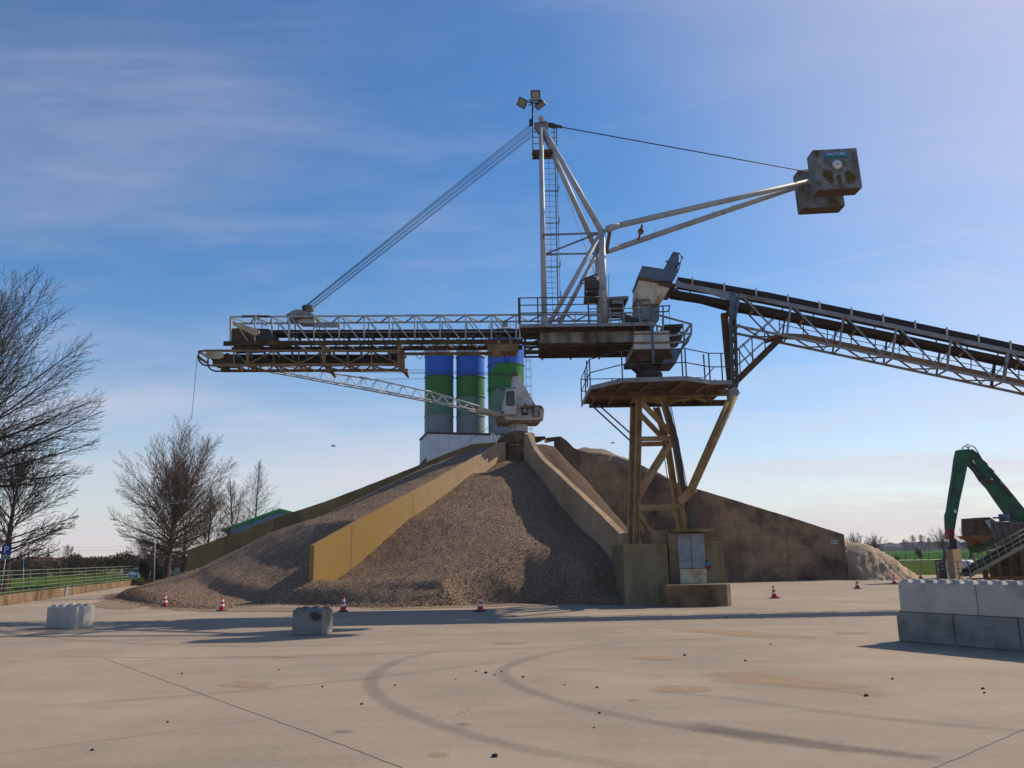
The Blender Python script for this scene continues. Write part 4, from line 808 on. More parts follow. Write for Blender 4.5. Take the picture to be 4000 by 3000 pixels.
c2 = c+V((-.14, dep+1.1, -.16)); B2, X2, Z2 = cwblock(c2+V((0, dep/2, 0)), w*.98, dep, h, tilt)
mb = MB(); mb.bar(c+V((-.35, dep-.1, -.35)), c2+V((-.2, .1, 0)), .35, .3); mb.build('counterweight_axle', 'dark_steel', st)
for B_, c_0, h_0 in ((B1, c, h), (B2, c2, h)):
    mb = MB(); q0_ = c_0+V((0, dep/2, 0))-Z1*(h_0/2+.02)
    for k in range(3): mb.bar(q0_+V((0, (k-1)*dep*.3, 0))-X1*w*.47, q0_+V((0, (k-1)*dep*.3, 0))+X1*w*.47, dep*.29, .05)
    mb.build('soffit_board', 'weight_soffit', B_)
def face_patch(px, py, rx, ry, d, xd, yd, nrm, m, par, nm):
    c0_ = A(px, py, d)+nrm; vs = [c0_]; at = [.95]; n = 16
    for ring, e_ in ((.5, .6), (1, 0)):
        for i in range(n): vs.append(c0_+xd*rx*ring*cos(2*pi*i/n)+yd*ry*ring*sin(2*pi*i/n)); at.append(e_)
    fs = [(0, 1+i, 1+(i+1) % n) for i in range(n)]+[(1+i, 1+n+i, 1+n+(i+1) % n, 1+(i+1) % n) for i in range(n)]
    mb = MB(); mb.add(vs, fs); return mb.build(nm, m, par, attr=at)
for px_, py_, rx_, ry_ in ((3233, 682, 28, 30), (3242, 700, 18, 26), (3278, 700, 14, 34), (3318, 688, 30, 34), (3190, 600, 14, 26)): face_patch(px_, py_, S(rx_, CWN), S(ry_, CWN), CWN, X1, Z1, V((0, -.012, 0)), 'moss', B1, 'moss_patch')
ban = A(3265, 606, CWN); bw = S(104, CWN); bh = S(29, CWN); n_ = V((0, -1, 0))
rot = (A(3318, 601, CWN)-A(3214, 607, CWN)).normalized(); upb = V((-rot.z, 0, rot.x))
def plate(cn, w, h, m, par, nm, off): 
    mb = MB(); p = [cn+rot*i*w/2+upb*j*h/2+n_*off for i, j in ((-1, -1), (1, -1), (1, 1), (-1, 1))]; mb.prism([q-n_*.01 for q in p], n_*.01); return mb.build(nm, m, par)
plate(ban+upb*bh*.16, bw, bh*.68, 'banner_blue', B1, 'banner', .02); plate(ban-upb*bh*.35, bw, bh*.3, 'banner_green', B1, 'banner', .02)
text('lettering', 'MATTHES', bh*.62, 'sign_white', B1, ban+upb*bh*.14+n_*.025, rot, upb); 
mb = MB(); dc = A(3270, 643, CWN); mb.lathe(dc, [(0, -.05), (S(20, CWN), -.05), (S(20, CWN), 0)], 28, axis=(0, 1, 0)); mb.build('end_disc', 'sign_white', B1)
mb = MB(); mb.tube(dc+n_*.04, dc+n_*.1, .04, n=8); mb.build('bolt', 'black_metal', B1)
# ---- ropes
ropes = [((1185, 1200), (2070, 488), 29.9), ((1190, 1200), (2072, 494), 30.0), ((1196, 1198), (2076, 500), 30.1), ((1205, 1200), (2080, 507), 29.9), ((1208, 1203), (2082, 512), 30.15), ((1213, 1208), (2078, 527), 30.0), ((1218, 1208), (2080, 533), 30.1)]
for p, q, d in ropes:
    mb = MB(); mb.tube(A(*p, d), A(*q, d), .016, n=5); mb.build('hoist_rope', 'cable_black', st)
mb = MB(); mb.tube(A(2195, 497, 30), A(3160, 672, 29.6), .032, n=8); mb.build('stay_rope', 'cable_black', st)
mb = MB(); mb.prism([A(2139, 478, 29.95), A(2162, 480, 29.95), A(2178, 488, 29.95), A(2178, 496, 29.95), A(2160, 496, 29.95), A(2139, 490, 29.95)], (0, .2, 0)); mb.tube(A(2176, 492, 30), A(2197, 497, 30), .09, n=10); mb.build('stay_socket', 'black_metal', st)
# ---- tail platform on the right of the turntable
mb = MB(); q = V((0, 1.9, 0)); T = lambda x, y, d=29.2: A(x, y, d)
for off in (V(), q):
    mb.bar(T(2548, 1224)+off, T(2700, 1266)+off, .09); mb.bar(T(2700, 1266)+off, T(2700, 1304)+off, .1); mb.bar(T(2700, 1304)+off, T(2688, 1331)+off, .1); mb.bar(T(2612, 1341)+off, T(2688, 1331)+off, .1); mb.bar(T(2612, 1312)+off, T(2700, 1302)+off, .09); mb.bar(T(2668, 1264)+off, T(2668, 1300)+off, .06); mb.bar(T(2694, 1270)+off, T(2684, 1296)+off, .07); mb.bar(T(2590, 1240)+off, T(2590, 1290)+off, .09)
for x, y in ((2700, 1266), (2700, 1304), (2688, 1331), (2640, 1337)): mb.bar(T(x, y), T(x, y)+q, .09)
mb.build('tail_frame', 'grey_steel', st)
mb = MB(); mb.prism([T(2592, 1268, 29.4), T(2668, 1265, 29.4), T(2668, 1276, 29.4), T(2592, 1278, 29.4)], (0, 1.6, 0)); mb.prism([T(2612, 1313, 29.5), T(2665, 1308, 29.5), T(2660, 1334, 29.5), T(2612, 1338, 29.5)], (0, 1.3, 0)); mb.build('tail_floor', 'rust_brown', st)
mb = MB(); mb.ball(T(2637, 1289, 29.7), .3, (1.1, 1, .55), 12, 6); mb.tube(T(2600, 1284, 29.6), T(2650, 1282, 29.6), .12, n=10); mb.build('tail_drive', 'black_metal', st)
mb = MB(); mb.path([T(2540, 1200), T(2570, 1196), T(2617, 1194), T(2610, 1217), T(2545, 1219)], .035, 6); mb.bar(T(2590, 1195), T(2590, 1286), .07); mb.path([T(2614, 1206), T(2620, 1300)], .014, 4); mb.path([T(2480, 1202), T(2478, 1186), T(2484, 1176), T(2496, 1173), T(2537, 1171)], .04, 6); mb.build('railing', 'dark_steel', st)
mb = MB(); mb.bar(T(2502, 1173, 28.6), T(2506, 1268, 28.6), .12); mb.bar(T(2537, 1171, 28.6), T(2552, 1420, 28.6), .09); mb.bar(T(2545, 1200, 28.6), T(2556, 1420, 28.6), .06); mb.build('access_ladder', 'blue_grey_steel', st)
mb = MB(); mb.prism([T(2510, 1220, 28.8), T(2534, 1219, 28.8), T(2536, 1248, 28.8), T(2512, 1248, 28.8)], (0, .3, 0)); mb.build('switch_box', 'grey_steel', st)
mb = MB(); mb.prism([T(2424, 1221, 28.9), T(2432, 1221, 28.9), T(2502, 1250, 28.9), T(2502, 1262, 28.9), T(2440, 1262, 28.9)], (0, .5, 0)); mb.build('side_chute', 'dark_steel', st)
# ================================================================== feed conveyor
q0 = V((5.06*K, 29.4*K, 0)); cdir = V((1, -.12, 0)).normalized(); q1 = q0+cdir*10; cn = V((.12, 1, 0)).normalized(); CW = 1.45; co_ = cn*CW
cp = lambda x, y: PL(x, y, q0, q1)
fc = thing('feed_conveyor', V((A(2862, 1520, 29).x, 29*K, zD)), 'long inclined belt conveyor on steel lattice truss feeding the stacker', 'conveyor')
btop = [(2648, 1079), (2800, 1104), (3000, 1139), (3500, 1241), (4000, 1347), (4700, 1502), (5300, 1640)]
by = lambda x: lerp_list([p[0] for p in btop], [p[1] for p in btop], x)
mb = MB()
for i in range(len(btop)-1):
    p, q = cp(*btop[i]), cp(*btop[i+1]); dz = V((0, 0, .30)); mb.prism([p+cn*.1, p-dz+cn*.1, q-dz+cn*.1, q+cn*.1], cn*(CW-.2))
mb.build('belt', 'rubber', fc)
def chan(pts, hgt, w, m, name, offs=(V(), co_)):
    mb = MB()
    for of in offs:
        for i in range(len(pts)-1):
            p, q = cp(*pts[i])+of, cp(*pts[i+1])+of; d = V((0, 0, hgt)); mb.prism([p, p-d, q-d, q], cn*w)
    return mb.build(name, m, fc)
st_pts = [(2855, 1140), (3000, 1165), (3500, 1267), (4000, 1374), (4700, 1529), (5300, 1667)]
chan(st_pts, .24, .08, 'grey_steel', 'stringer')
mb = MB()
for of in (V(), co_):
    mb.prism([cp(2642, 1090)+of, cp(2636, 1119)+of, cp(2745, 1140)+of, cp(2856, 1175)+of, cp(2856, 1140)+of, cp(2660, 1103)+of], cn*.05)
mb.build('head_plate', 'grey_steel', fc)
mb = MB()
pan = [(2620, 1128), (2740, 1146), (2850, 1176), (3000, 1200), (3500, 1300), (4000, 1405), (4700, 1560)]
for i in range(len(pan)-1):
    p, q = cp(*pan[i])+cn*.35, cp(*pan[i+1])+cn*.35; d = V((0, 0, .06)); mb.prism([p, p-d, q-d, q], cn*(CW-.5)); 
    for of in (cn*.3, cn*(CW-.25)): p, q = cp(*pan[i])+of, cp(*pan[i+1])+of; d = V((0, 0, .2)); mb.prism([p+d*.2, p-d, q-d, q+d*.2], cn*.05)
mb.build('return_pan', 'dark_brown', fc)
for i in range(20):
    x = 2704+i*124.2 if i < 11 else 3959+(i-10)*132
    mb = MB(); p = cp(x, by(x)-1); q = cp(x+1, by(x)+28); mb.bar(p-cn*.03, q-cn*.03, .08, .06); mb.tube(p-cn*.06, p+co_*.3-V((0, 0, .1)), .05, n=8); mb.bar(p+co_, q+co_, .06, .06); mb.build('idler_bracket', 'crane_white', fc)
bc = [(2868, 1265), (3300, 1354), (4000, 1502), (4700, 1660), (5200, 1775)]
chan(bc, .12, .12, 'grey_steel', 'bottom_chord')
bcy = lambda x: lerp_list([p[0] for p in bc], [p[1] for p in bc], x); sy = lambda x: lerp_list([p[0] for p in st_pts], [p[1] for p in st_pts], x)+8
cv = [2885, 3082, 3288, 3494, 3708, 3930, 4160, 4400, 4650, 4910, 5190]
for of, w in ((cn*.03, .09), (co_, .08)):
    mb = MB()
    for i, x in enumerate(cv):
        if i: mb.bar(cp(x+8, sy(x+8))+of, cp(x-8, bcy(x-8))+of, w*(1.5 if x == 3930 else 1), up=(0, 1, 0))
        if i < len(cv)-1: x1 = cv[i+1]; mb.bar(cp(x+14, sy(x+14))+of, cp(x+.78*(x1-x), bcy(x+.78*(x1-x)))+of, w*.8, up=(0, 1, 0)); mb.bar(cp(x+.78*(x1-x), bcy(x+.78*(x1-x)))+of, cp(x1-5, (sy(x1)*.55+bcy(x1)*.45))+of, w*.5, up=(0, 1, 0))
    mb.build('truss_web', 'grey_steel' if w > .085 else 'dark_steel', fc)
mb = MB()
for i in range(len(cv)-1):
    x0, x1 = cv[i], cv[i+1]; xm_ = (x0+x1)/2
    mb.bar(cp(x0, bcy(x0)), cp(xm_, bcy(xm_))+co_, .07); mb.bar(cp(xm_, bcy(xm_))+co_, cp(x1, bcy(x1)), .07); mb.bar(cp(x0, bcy(x0)), cp(x0, bcy(x0))+co_, .07)
    mb.bar(cp(x0, sy(x0))-V((0, 0, .1)), cp(x0+90, sy(x0+90))+co_-V((0, 0, .1)), .09)
    mb.bar(cp(x0+70, sy(x0+70)+22)+cn*.3, cp(x0+50, sy(x0+50)+60)+cn*.5, .14, .1)
mb.build('truss_lacing', 'rust_steel', fc)
# walkway inside the truss
wy = lambda x: bcy(x)-26
mb = MB(); W0 = [3060, 3160, 3500, 4000, 4700]
for i in range(len(W0)-1):
    p, q = cp(W0[i], wy(W0[i]) if i else 1294)+cn*.35, cp(W0[i+1], wy(W0[i+1]))+cn*.35; d = V((0, 0, .14)); mb.prism([p, p-d, q-d, q], cn*.75)
mb.prism([cp(3000, 1312)+cn*.35, cp(3058, 1294)+cn*.35, cp(3058, 1304)+cn*.35, cp(3000, 1324)+cn*.35], cn*.75); mb.build('walkway', 'rust_steel', fc)
mb = MB()
for f in (62, 100):
    pts = [cp(x, wy(x)-f*.55)+cn*1.12 for x in (3055, 3160, 3500, 4000, 4600)]; mb.path(pts, .022, 5)
for x in range(3060, 4600, 96): mb.bar(cp(x, wy(x))+cn*1.12, cp(x+1, wy(x)-56)+cn*1.12, .04)
mb.build('walkway_rail', 'dark_steel', fc)
# stair from the platform to the walkway
mb = MB(); 
for of in (cn*.3, cn*1.1): mb.bar(cp(2872, 1490)+of, cp(3062, 1304)+of, .06, .3)
for k in range(13): t = k/12; p = cp(2876+t*176, 1484-t*172); mb.bar(p+cn*.3, p+cn*1.1, .26, .04, up=(0, 0, 1))
mb.build('stair', 'rust_brown', fc)
mb = MB()
for of in (cn*.3, cn*1.1): mb.tube(cp(2872, 1368)+of, cp(3040, 1222)+of, .028, n=6); mb.tube(cp(2874, 1428)+of, cp(3000, 1316)+of, .022, n=6); mb.tube(cp(3040, 1222)+of, cp(3075, 1226)+of, .028, n=6)
for x in (2884, 2906): mb.bar(cp(x, 1356-(x-2884)*.8)+cn*.3, cp(x+48, 1424-(x-2884)*.8)+cn*.3, .05)
for x, y in ((2900, 1345), (2950, 1300), (3000, 1256)): mb.bar(cp(x, y)+cn*1.1, cp(x+4, y+110)+cn*1.1, .05)
mb.build('stair_rail', 'dark_steel', fc)
# support column on the platform
mb = MB(); f0, f1 = cp(2862, 1240), cp(2868, 1240); f1.z = zD
f1 = V((cp(2871, 1500).x, cp(2871, 1500).y, zD))
for dx in (-.11, .11): mb.bar(f0+V((dx, 0, 0)), f1+V((dx, 0, 0)), .10, .34, up=(0, 1, 0))
for k in range(7): p = f0.lerp(f1, k/6); mb.bar(p-V((.12, 0, 0)), p+V((.12, 0, 0)), .3, .3)
mb.build('column', 'dark_steel', fc)
mb = MB(); g0 = cp(2842, 1195)+co_; mb.bar(g0, V((g0.x+.1, g0.y, zD)), .34, .3, up=(0, 1, 0)); mb.bar(cp(2860, 1262)+cn*.15, cp(2860, 1262)+co_, .2); mb.bar(cp(2858, 1200)+cn*.1, cp(2858, 1200)+co_, .25); mb.build('column', 'rust_brown', fc)
mb = MB(); mb.prism([cp(2850, 1138)-cn*.02, cp(2876, 1143)-cn*.02, cp(2862, 1265)-cn*.02, cp(2850, 1265)-cn*.02], cn*.16); mb.prism([cp(2882, 1145)-cn*.02, cp(2894, 1148)-cn*.02, cp(2874, 1260)-cn*.02, cp(2866, 1262)-cn*.02], cn*.16); mb.prism([cp(2876, 1144)+cn*.06, cp(2882, 1146)+cn*.06, cp(2868, 1260)+cn*.06, cp(2862, 1262)+cn*.06], cn*.04); mb.build('column_gusset', 'blue_grey_steel', fc)
# outer trestle beyond the frame
tp = cp(4700, bcy(4700)); mb = MB()
for of in (V(), co_):
    for dx in (-.9, .9): mb.bar(tp+of, V((tp.x+dx, tp.y+of.y, 0)), .2)
    mb.bar(V((tp.x-.5, tp.y+of.y, 2.5)), V((tp.x+.5, tp.y+of.y, 2.5)), .12)
mb.build('trestle', 'grey_steel', fc)
# transfer hopper at the head
HD = 29.3; h_ = lambda x, y, d=HD: A(x, y, d); dd = V((0, 1.5*K, 0))
mb = MB(); mb.prism([h_(2630, 983), h_(2650, 985), h_(2653, 1006), h_(2644, 1074), h_(2628, 1101), h_(2574, 1095), h_(2578, 1074), h_(2608, 1024), h_(2620, 998)], dd); mb.build('head_hood', 'blue_grey_steel', fc, bevel=.02)
mb = MB(); mb.path([h_(2652, 988), h_(2664, 1003), h_(2671, 1008)], .035, 6); mb.path([h_(2664, 1006), h_(2646, 1066)], .035, 6); mb.bar(h_(2652, 1026), h_(2640, 1046), .12); mb.bar(h_(2600, 1020), h_(2612, 1024), .08); mb.build('hood_strut', 'black_metal', fc)
mb = MB(); mb.prism([h_(2509, 1037), h_(2592, 1050), h_(2578, 1074), h_(2574, 1094), h_(2496, 1084)], dd); mb.build('hopper_box', 'blue_grey_steel', fc, bevel=.02)
mb = MB(); mb.prism([h_(2494, 1080, 29.25), h_(2580, 1096, 29.25), h_(2575, 1104, 29.25), h_(2492, 1092, 29.25)], dd*1.05); mb.prism([h_(2562, 1098, 29.25), h_(2640, 1108, 29.25), h_(2638, 1122, 29.25), h_(2610, 1122, 29.25), h_(2575, 1112, 29.25)], dd*1.05); mb.build('hopper_lip', 'rust_brown', fc)
mb = MB(); e = V((0, -.25, 0)); tq = [h_(2496, 1090), h_(2572, 1100), h_(2618, 1124), h_(2577, 1187), h_(2504, 1187), h_(2489, 1160)]
mb.prism(tq, dd); mb.build('hopper_chute', 'cream_steel', fc, bevel=.02)
mb = MB(); mb.prism([h_(2486, 1188, 29.5), h_(2577, 1187, 29.5), h_(2575, 1248, 29.5), h_(2562, 1266, 29.5), h_(2500, 1262, 29.5), h_(2492, 1230, 29.5)], dd*.8); mb.build('hopper_neck', 'grey_steel', fc, bevel=.02)
# ================================================================== derrick crane on the hub
CD = 45.2; c_ = lambda x, y, d=CD: A(x, y, d)
cr = thing('derrick_crane', A(2024, 1697, 46), 'small off white slewing scraper crane with lattice boom on the bunker hub', 'crane')
ctr = A(2025, 1690, 46)
mb = MB(); zz = [c_(2025, y, 46).z for y in (1701, 1688, 1686, 1664, 1662, 1641)]; r = S(36, 46)
mb.lathe((ctr.x, ctr.y, 0), [(r*1.1, zz[0]), (r*1.1, zz[1]), (r, zz[1])], 28); mb.build('base_ring', 'rust_steel', cr)
mb = MB(); mb.lathe((ctr.x, ctr.y, 0), [(r*1.0, zz[1]), (r*1.0, zz[3]), (r*1.08, zz[3]), (r*1.08, zz[4]), (r*.97, zz[4]), (r*.97, zz[5])], 28); mb.build('pedestal_drum', 'crane_white', cr)
mb = MB(); mb.prism([c_(2015, 1505, 45.3), c_(2052, 1509, 45.3), c_(2094, 1584, 45.3), c_(2117, 1586, 45.3), c_(2126, 1597, 45.3), c_(2124, 1628, 45.3), c_(2096, 1641, 45.3), c_(1975, 1641, 45.3), c_(1968, 1622, 45.3), c_(2015, 1620, 45.3)], (0, 2.2, 0)); mb.build('machine_house', 'crane_white', cr, bevel=.03)
mb = MB(); mb.prism([c_(1934, 1633, 45.4), c_(1968, 1624, 45.4), c_(1975, 1640, 45.4), c_(2110, 1641, 45.4), c_(2097, 1651, 45.4), c_(1942, 1652, 45.4)], (0, 2.0, 0)); mb.build('base_frame', 'rust_steel', cr)
mb = MB(); mb.prism([c_(1997, 1516, 45.6), c_(1997, 1484, 45.6), c_(2011, 1461, 45.6), c_(2024, 1458, 45.6), c_(2051, 1508, 45.6)], (0, 1.2, 0)); mb.build('a_frame', 'crane_white', cr, bevel=.02)
mb = MB(); mb.prism([c_(1978, 1521, 44.9), c_(2014, 1519, 44.9), c_(2017, 1619, 44.9), c_(1972, 1619, 44.9), c_(1959, 1588, 44.9)], (0, 1.5, 0)); cabo = mb.build('cab', 'crane_white', cr, bevel=.05)
mb = MB(); wp = [c_(1983, 1530, 44.87), c_(2005, 1529, 44.87), c_(2008, 1533, 44.87), c_(2009, 1579, 44.87), c_(2006, 1583, 44.87), c_(1983, 1583, 44.87), c_(1980, 1579, 44.87), c_(1980, 1534, 44.87)]; mb.prism(wp, (0, .03, 0)); mb.build('window', 'glass_dark', cabo)
mb = MB(); mb.path([p-V((0, .02, 0)) for p in wp+wp[:1]], .03, 5); mb.build('window_seal', 'rubber', cabo)
mb = MB(); mb.add([c_(1976.5, 1526, 44.9)+V((0, .2, 0)), c_(1976.5, 1526, 44.9)+V((0, 1.3, 0)), c_(1958.5, 1584, 44.9)+V((0, 1.3, 0)), c_(1958.5, 1584, 44.9)+V((0, .2, 0))], [(0, 1, 2, 3)]); mb.build('windscreen', 'glass_dark', cabo)
mb = MB(); mb.bar(c_(1955, 1516, 45), c_(1972, 1524, 45), .14); mb.bar(c_(1944, 1583, 45), c_(1955, 1588, 45), .06); mb.path([c_(1957, 1588, 45), c_(1952, 1602, 45), c_(1966, 1614, 45), c_(1970, 1600, 45)], .05); mb.build('work_lamp', 'rust_brown', cr)
mb = MB(); mb.box((c_(2038, 1600, 45.25).x, 45.25*K-.02, c_(2038, 1622, 45.25).z), (c_(2061, 1600, 45.25).x, 45.25*K+.1, c_(2038, 1592, 45.25).z)); mb.box((c_(2080, 1600, 45.25).x, 45.25*K-.02, c_(2080, 1628, 45.25).z), (c_(2108, 1600, 45.25).x, 45.25*K+.1, c_(2080, 1592, 45.25).z)); mb.build('engine_bay', 'black_metal', cr)
for x, y, rr in ((2050, 1604, 9), (2096, 1601, 12), (2094, 1618, 10)):
    mb = MB(); mb.tube(c_(x, y, 44.9), c_(x, y, 45.3), S(rr, 45), n=14); mb.build('winch_motor', 'grey_steel', cr)
mb = MB(); mb.prism([c_(2030, 1592, 44.9), c_(2046, 1582, 44.9), c_(2112, 1583, 44.9), c_(2120, 1590, 44.9)], (0, .8, 0)); mb.build('bay_roof', 'rust_steel', cr)
mb = MB(); mb.lathe(c_(2053, 1581, 45.2), [(0, 0), (.1, 0), (.1, .1), (0, .1)], 12, axis=(0, 1, 0)); mb.tube(c_(2017, 1462, 45.5), c_(2017, 1462, 46.2), .16, n=12); mb.tube(c_(2000, 1466, 45.5), c_(2000, 1466, 46.2), .12, n=10); mb.bar(c_(1978, 1470, 45.6), c_(2010, 1468, 45.6), .1); mb.bar(c_(1978, 1474, 45.6), c_(1998, 1480, 45.6), .12); mb.build('head_pulley', 'girder_paint', cr)
# boom
mb = MB(); rb = [c_(1873, 1587, 45.5), c_(1958, 1614, 45.5), c_(1962, 1622, 45.5), c_(1946, 1627, 45.5), c_(1862, 1607, 45.5)]; mb.prism(rb, (0, 1.0, 0)); mb.build('boom_foot', 'cream_steel', cr, bevel=.02)
tc = [(1872, 1587), (1684, 1531), (1458, 1482), (1344, 1466), (1242, 1447), (1050, 1424)]; bcc = [(1864, 1604), (1682, 1563), (1508, 1529), (1400, 1509), (1340, 1499), (1138, 1461), (1040, 1444)]
ty = lambda x: lerp_list([p[0] for p in tc[::-1]], [p[1] for p in tc[::-1]], x); bby = lambda x: lerp_list([p[0] for p in bcc[::-1]], [p[1] for p in bcc[::-1]], x)
TD, ND, FD = 45.9, 45.5, 46.2
mb = MB(); mb.path([c_(*p, TD) for p in tc], .065, 8); mb.path([c_(*p, ND) for p in bcc], .055, 8); mb.path([c_(x, y, ND)+V((0, (FD-ND)*K, .0)) for x, y in bcc], .055, 8); mb.tube(c_(1458, 1482, TD), c_(1405, 1474, TD), .1, n=8); mb.build('boom_chord', 'crane_white', cr)
mb = MB(); x = 1860; k = 0
while x > 1060:
    x1 = x-26; fo = V((0, (FD-ND)*K, 0))
    pT = c_(x1, ty(x1), TD); pN = c_(x, bby(x), ND); pN2 = c_(x-52, bby(x-52), ND)
    for q, w in ((pN, .03), (pN2, .03), (pN+fo, .03), (pN2+fo, .03)): mb.tube(pT, q, w, n=5, caps=False)
    mb.tube(pN, pN+fo, .03, n=5, caps=False); mb.tube(pN, pN2+fo, .025, n=5, caps=False); x -= 52
mb.build('boom_lacing', 'crane_white', cr)
for p, q in (((1462, 1481), (1996, 1478)), ((1330, 1452), (2005, 1466)), ((1300, 1446), (2008, 1463)), ((1120, 1425), (2012, 1460))):
    mb = MB(); mb.tube(c_(*p, TD), c_(*q, TD), .018, n=5); mb.build('pendant_rope', 'cable_black', cr)
mb = MB(); mb.tube(c_(1958, 1632, 45.5), A(1800, 1748, 44.3), .016, n=5); mb.tube(c_(1866, 1608, 45.5), c_(1140, 1470, 45.5), .014, n=5); mb.build('drag_rope', 'cable_black', cr)
# ================================================================== silos
GREY = (.20, .25, .26); MID = (.09, .21, .16); GREEN = (.012, .17, .022); BLUE = (.003, .12, .60); TOPG = (.33, .38, .44)
def zy(y, px, d): return A(px, y, d).z
def silo(px, rpx, d, ytop, bands, mname, label, shift=None, cage=False):
    c = A(px, 1600, d+1.5); r = S(rpx, d+.3); band_mat(mname, [(99, TOPG)]+[(zy(y, px, d), col) for y, col in bands], shift)
    t = thing('silo', (c.x, c.y, 0), label, 'silo', 'cement silos behind the bunker'); zt_ = zy(ytop, px, d)
    mb = MB(); mb.lathe((c.x, c.y, 0), [(r*.5, 1.0), (r, 5), (r, zt_)], 48); mb.build('shell', mname, t)
    mb = MB(); mb.lathe((c.x, c.y, 0), [(r+.02, zt_), (r*.3, zt_+r*.28), (0, zt_+r*.3)], 32); mb.build('roof', 'grey_steel', t)
    for y, _ in bands:
        z = zy(y, px, d)
        if y < 1700: mb = MB(); mb.lathe((c.x, c.y, 0), [(r, z-.05), (r+.10, z-.05), (r+.10, z+.03), (r, z+.03)], 48); mb.build('flange_ring', 'black_metal' if y < 1600 else 'grey_steel', t)
    mb = MB()
    for h in (.6, 1.1):
        pts = [V((c.x+r*.95*cos(i*pi/12), c.y+r*.95*sin(i*pi/12), zt_+h)) for i in range(25)]; mb.path(pts, .03, 5)
    for i in range(12): a_ = i*pi/6; mb.bar((c.x+r*.95*cos(a_), c.y+r*.95*sin(a_), zt_), (c.x+r*.95*cos(a_), c.y+r*.95*sin(a_), zt_+1.1), .04)
    mb.build('roof_rail', 'grey_steel', t)
    mb = MB(); mb.box((c.x-.5, c.y-.5, zt_+.3), (c.x+.4, c.y+.4, zt_+1.5)); mb.tube((c.x+.8, c.y, zt_+.2), (c.x+.8, c.y, zt_+1.1), .12, n=10); mb.build('filter_unit', 'grey_steel', t)
    for i in range(4): a_ = pi/4+i*pi/2; mb = MB(); mb.bar((c.x+r*.9*cos(a_), c.y+r*.9*sin(a_), 0), (c.x+r*.9*cos(a_), c.y+r*.9*sin(a_), 5.5), .3); mb.build('leg', 'grey_steel', t)
    if cage:
        mb = MB(); ax = c.x+r+.25; ay = c.y
        for dx, dy in ((0, -.2), (0, .2)): mb.bar((ax, ay+dy, 3), (ax, ay+dy, zt_+1), .05)
        z = 3
        while z < zt_+1: mb.tube((ax, ay-.2, z), (ax, ay+.2, z), .02, n=4, caps=False); z += .35
        z = 5
        while z < zt_+1.1:
            pts = [V((ax+.42+.42*cos(a_), ay+.4*sin(a_), z)) for a_ in [pi-.3-i*(2*pi-.6)/10 for i in range(11)]]; mb.path(pts, .025, 4); z += 1.25
        for i in range(1, 10, 2): a_ = pi-.3-i*(2*pi-.6)/10; mb.bar((ax+.42+.42*cos(a_), ay+.4*sin(a_), 5), (ax+.42+.42*cos(a_), ay+.4*sin(a_), zt_+1), .035)
        mb.build('ladder_cage', 'grey_steel', t)
    return t
silo(1715, 58, 80, 1352, [(1382, BLUE), (1463, GREEN), (1541, MID), (1618, GREY)], 'silo_paint_a', 'leftmost of the three blue and green silos above the white building')
silo(1838, 57, 80, 1352, [(1385, BLUE), (1465, GREEN), (1543, MID), (1620, GREY)], 'silo_paint_b', 'middle of the three blue and green silos, sun on its right edge')
c3 = A(1978, 1600, 79.5)
silo(1978, 73, 78, 1285, [(1288, BLUE), (1418, GREEN), (1512, MID), (1600, GREY)], 'silo_paint_c', 'widest silo on the right with caged ladder and curved green hill', (c3.x-2.4, c3.x-.9, .95), True)
mb = MB(); pp = thing('silo_pipework', A(1830, 1320, 80), 'thin filling pipes running across the tops of the silos', 'pipe')
mb.path([A(1690, 1352, 80.5), A(1690, 1325, 80.5), A(1780, 1328, 80.5), A(1850, 1312, 80.5), A(1930, 1318, 80.5), A(1960, 1290, 80.5)], .07, 7); mb.path([A(1770, 1352, 80.5), A(1775, 1305, 80.5), A(1860, 1295, 80.5)], .06, 6); mb.build('pipe', 'grey_steel', pp)
# white building at the silos
bl0 = A(1670, 1692, 74); bl1 = A(2045, 1699, 76.6); bl2 = A(1640, 1722, 79); z_ = bl0.z
wb = thing('white_building', (bl0.x, bl0.y, 0), 'white clad building with flat roof under the silos', 'building')
P0, P1, P2 = [V((p.x, p.y, -.1)) for p in (bl0, bl1, bl2)]; P3 = P1+(P2-P0)
mb = MB(); mb.prism([P0, P1, P3, P2], (0, 0, z_)); mb.build('wall', 'white_clad', wb)
mb = MB(); up = V((0, 0, z_+.1)); o2 = V((-.1, -.1, 0)); mb.prism([P0+up+o2, P1+up+V((.1, -.1, 0)), P3+up, P2+up+o2], (0, 0, .22)); mb.build('roof', 'sign_back', wb)
mb = MB()
for t in [i/9 for i in range(1, 9)]: p = P0.lerp(P1, t); mb.bar(p+V((0, -.015, 1)), p+V((0, -.015, z_)), .03)
mb.build('cladding_seam', 'grey_steel', wb)
mb = MB()
for k in range(3): mb.bar(P0+V((.1, -.02, z_-.2-k*.9)), P1+V((0, -.02, z_-.2-k*.9)), .03)
lf_ = (P2-P0).normalized(); mb.prism([P0+lf_*1.0+V((-.03, 0, z_-3.0)), P2+V((-.03, 0, z_-3.2)), P2+V((-.5, -.3, z_-4.2)), P0+lf_*1.0+V((-.5, -.3, z_-3.6))], (0, 0, .06)); mb.build('canopy', 'white_clad', wb)
mb = MB(); d_ = 44.9
mb.path([A(1918, 1735, 73), A(1919, 1692, 73), A(1932, 1700, 73), A(1932, 1722, 73)], .07, 6); mb.path([A(1932, 1700, 73), A(1952, 1700, 73)], .05); mb.build('stair_rail', 'crane_white', wb)
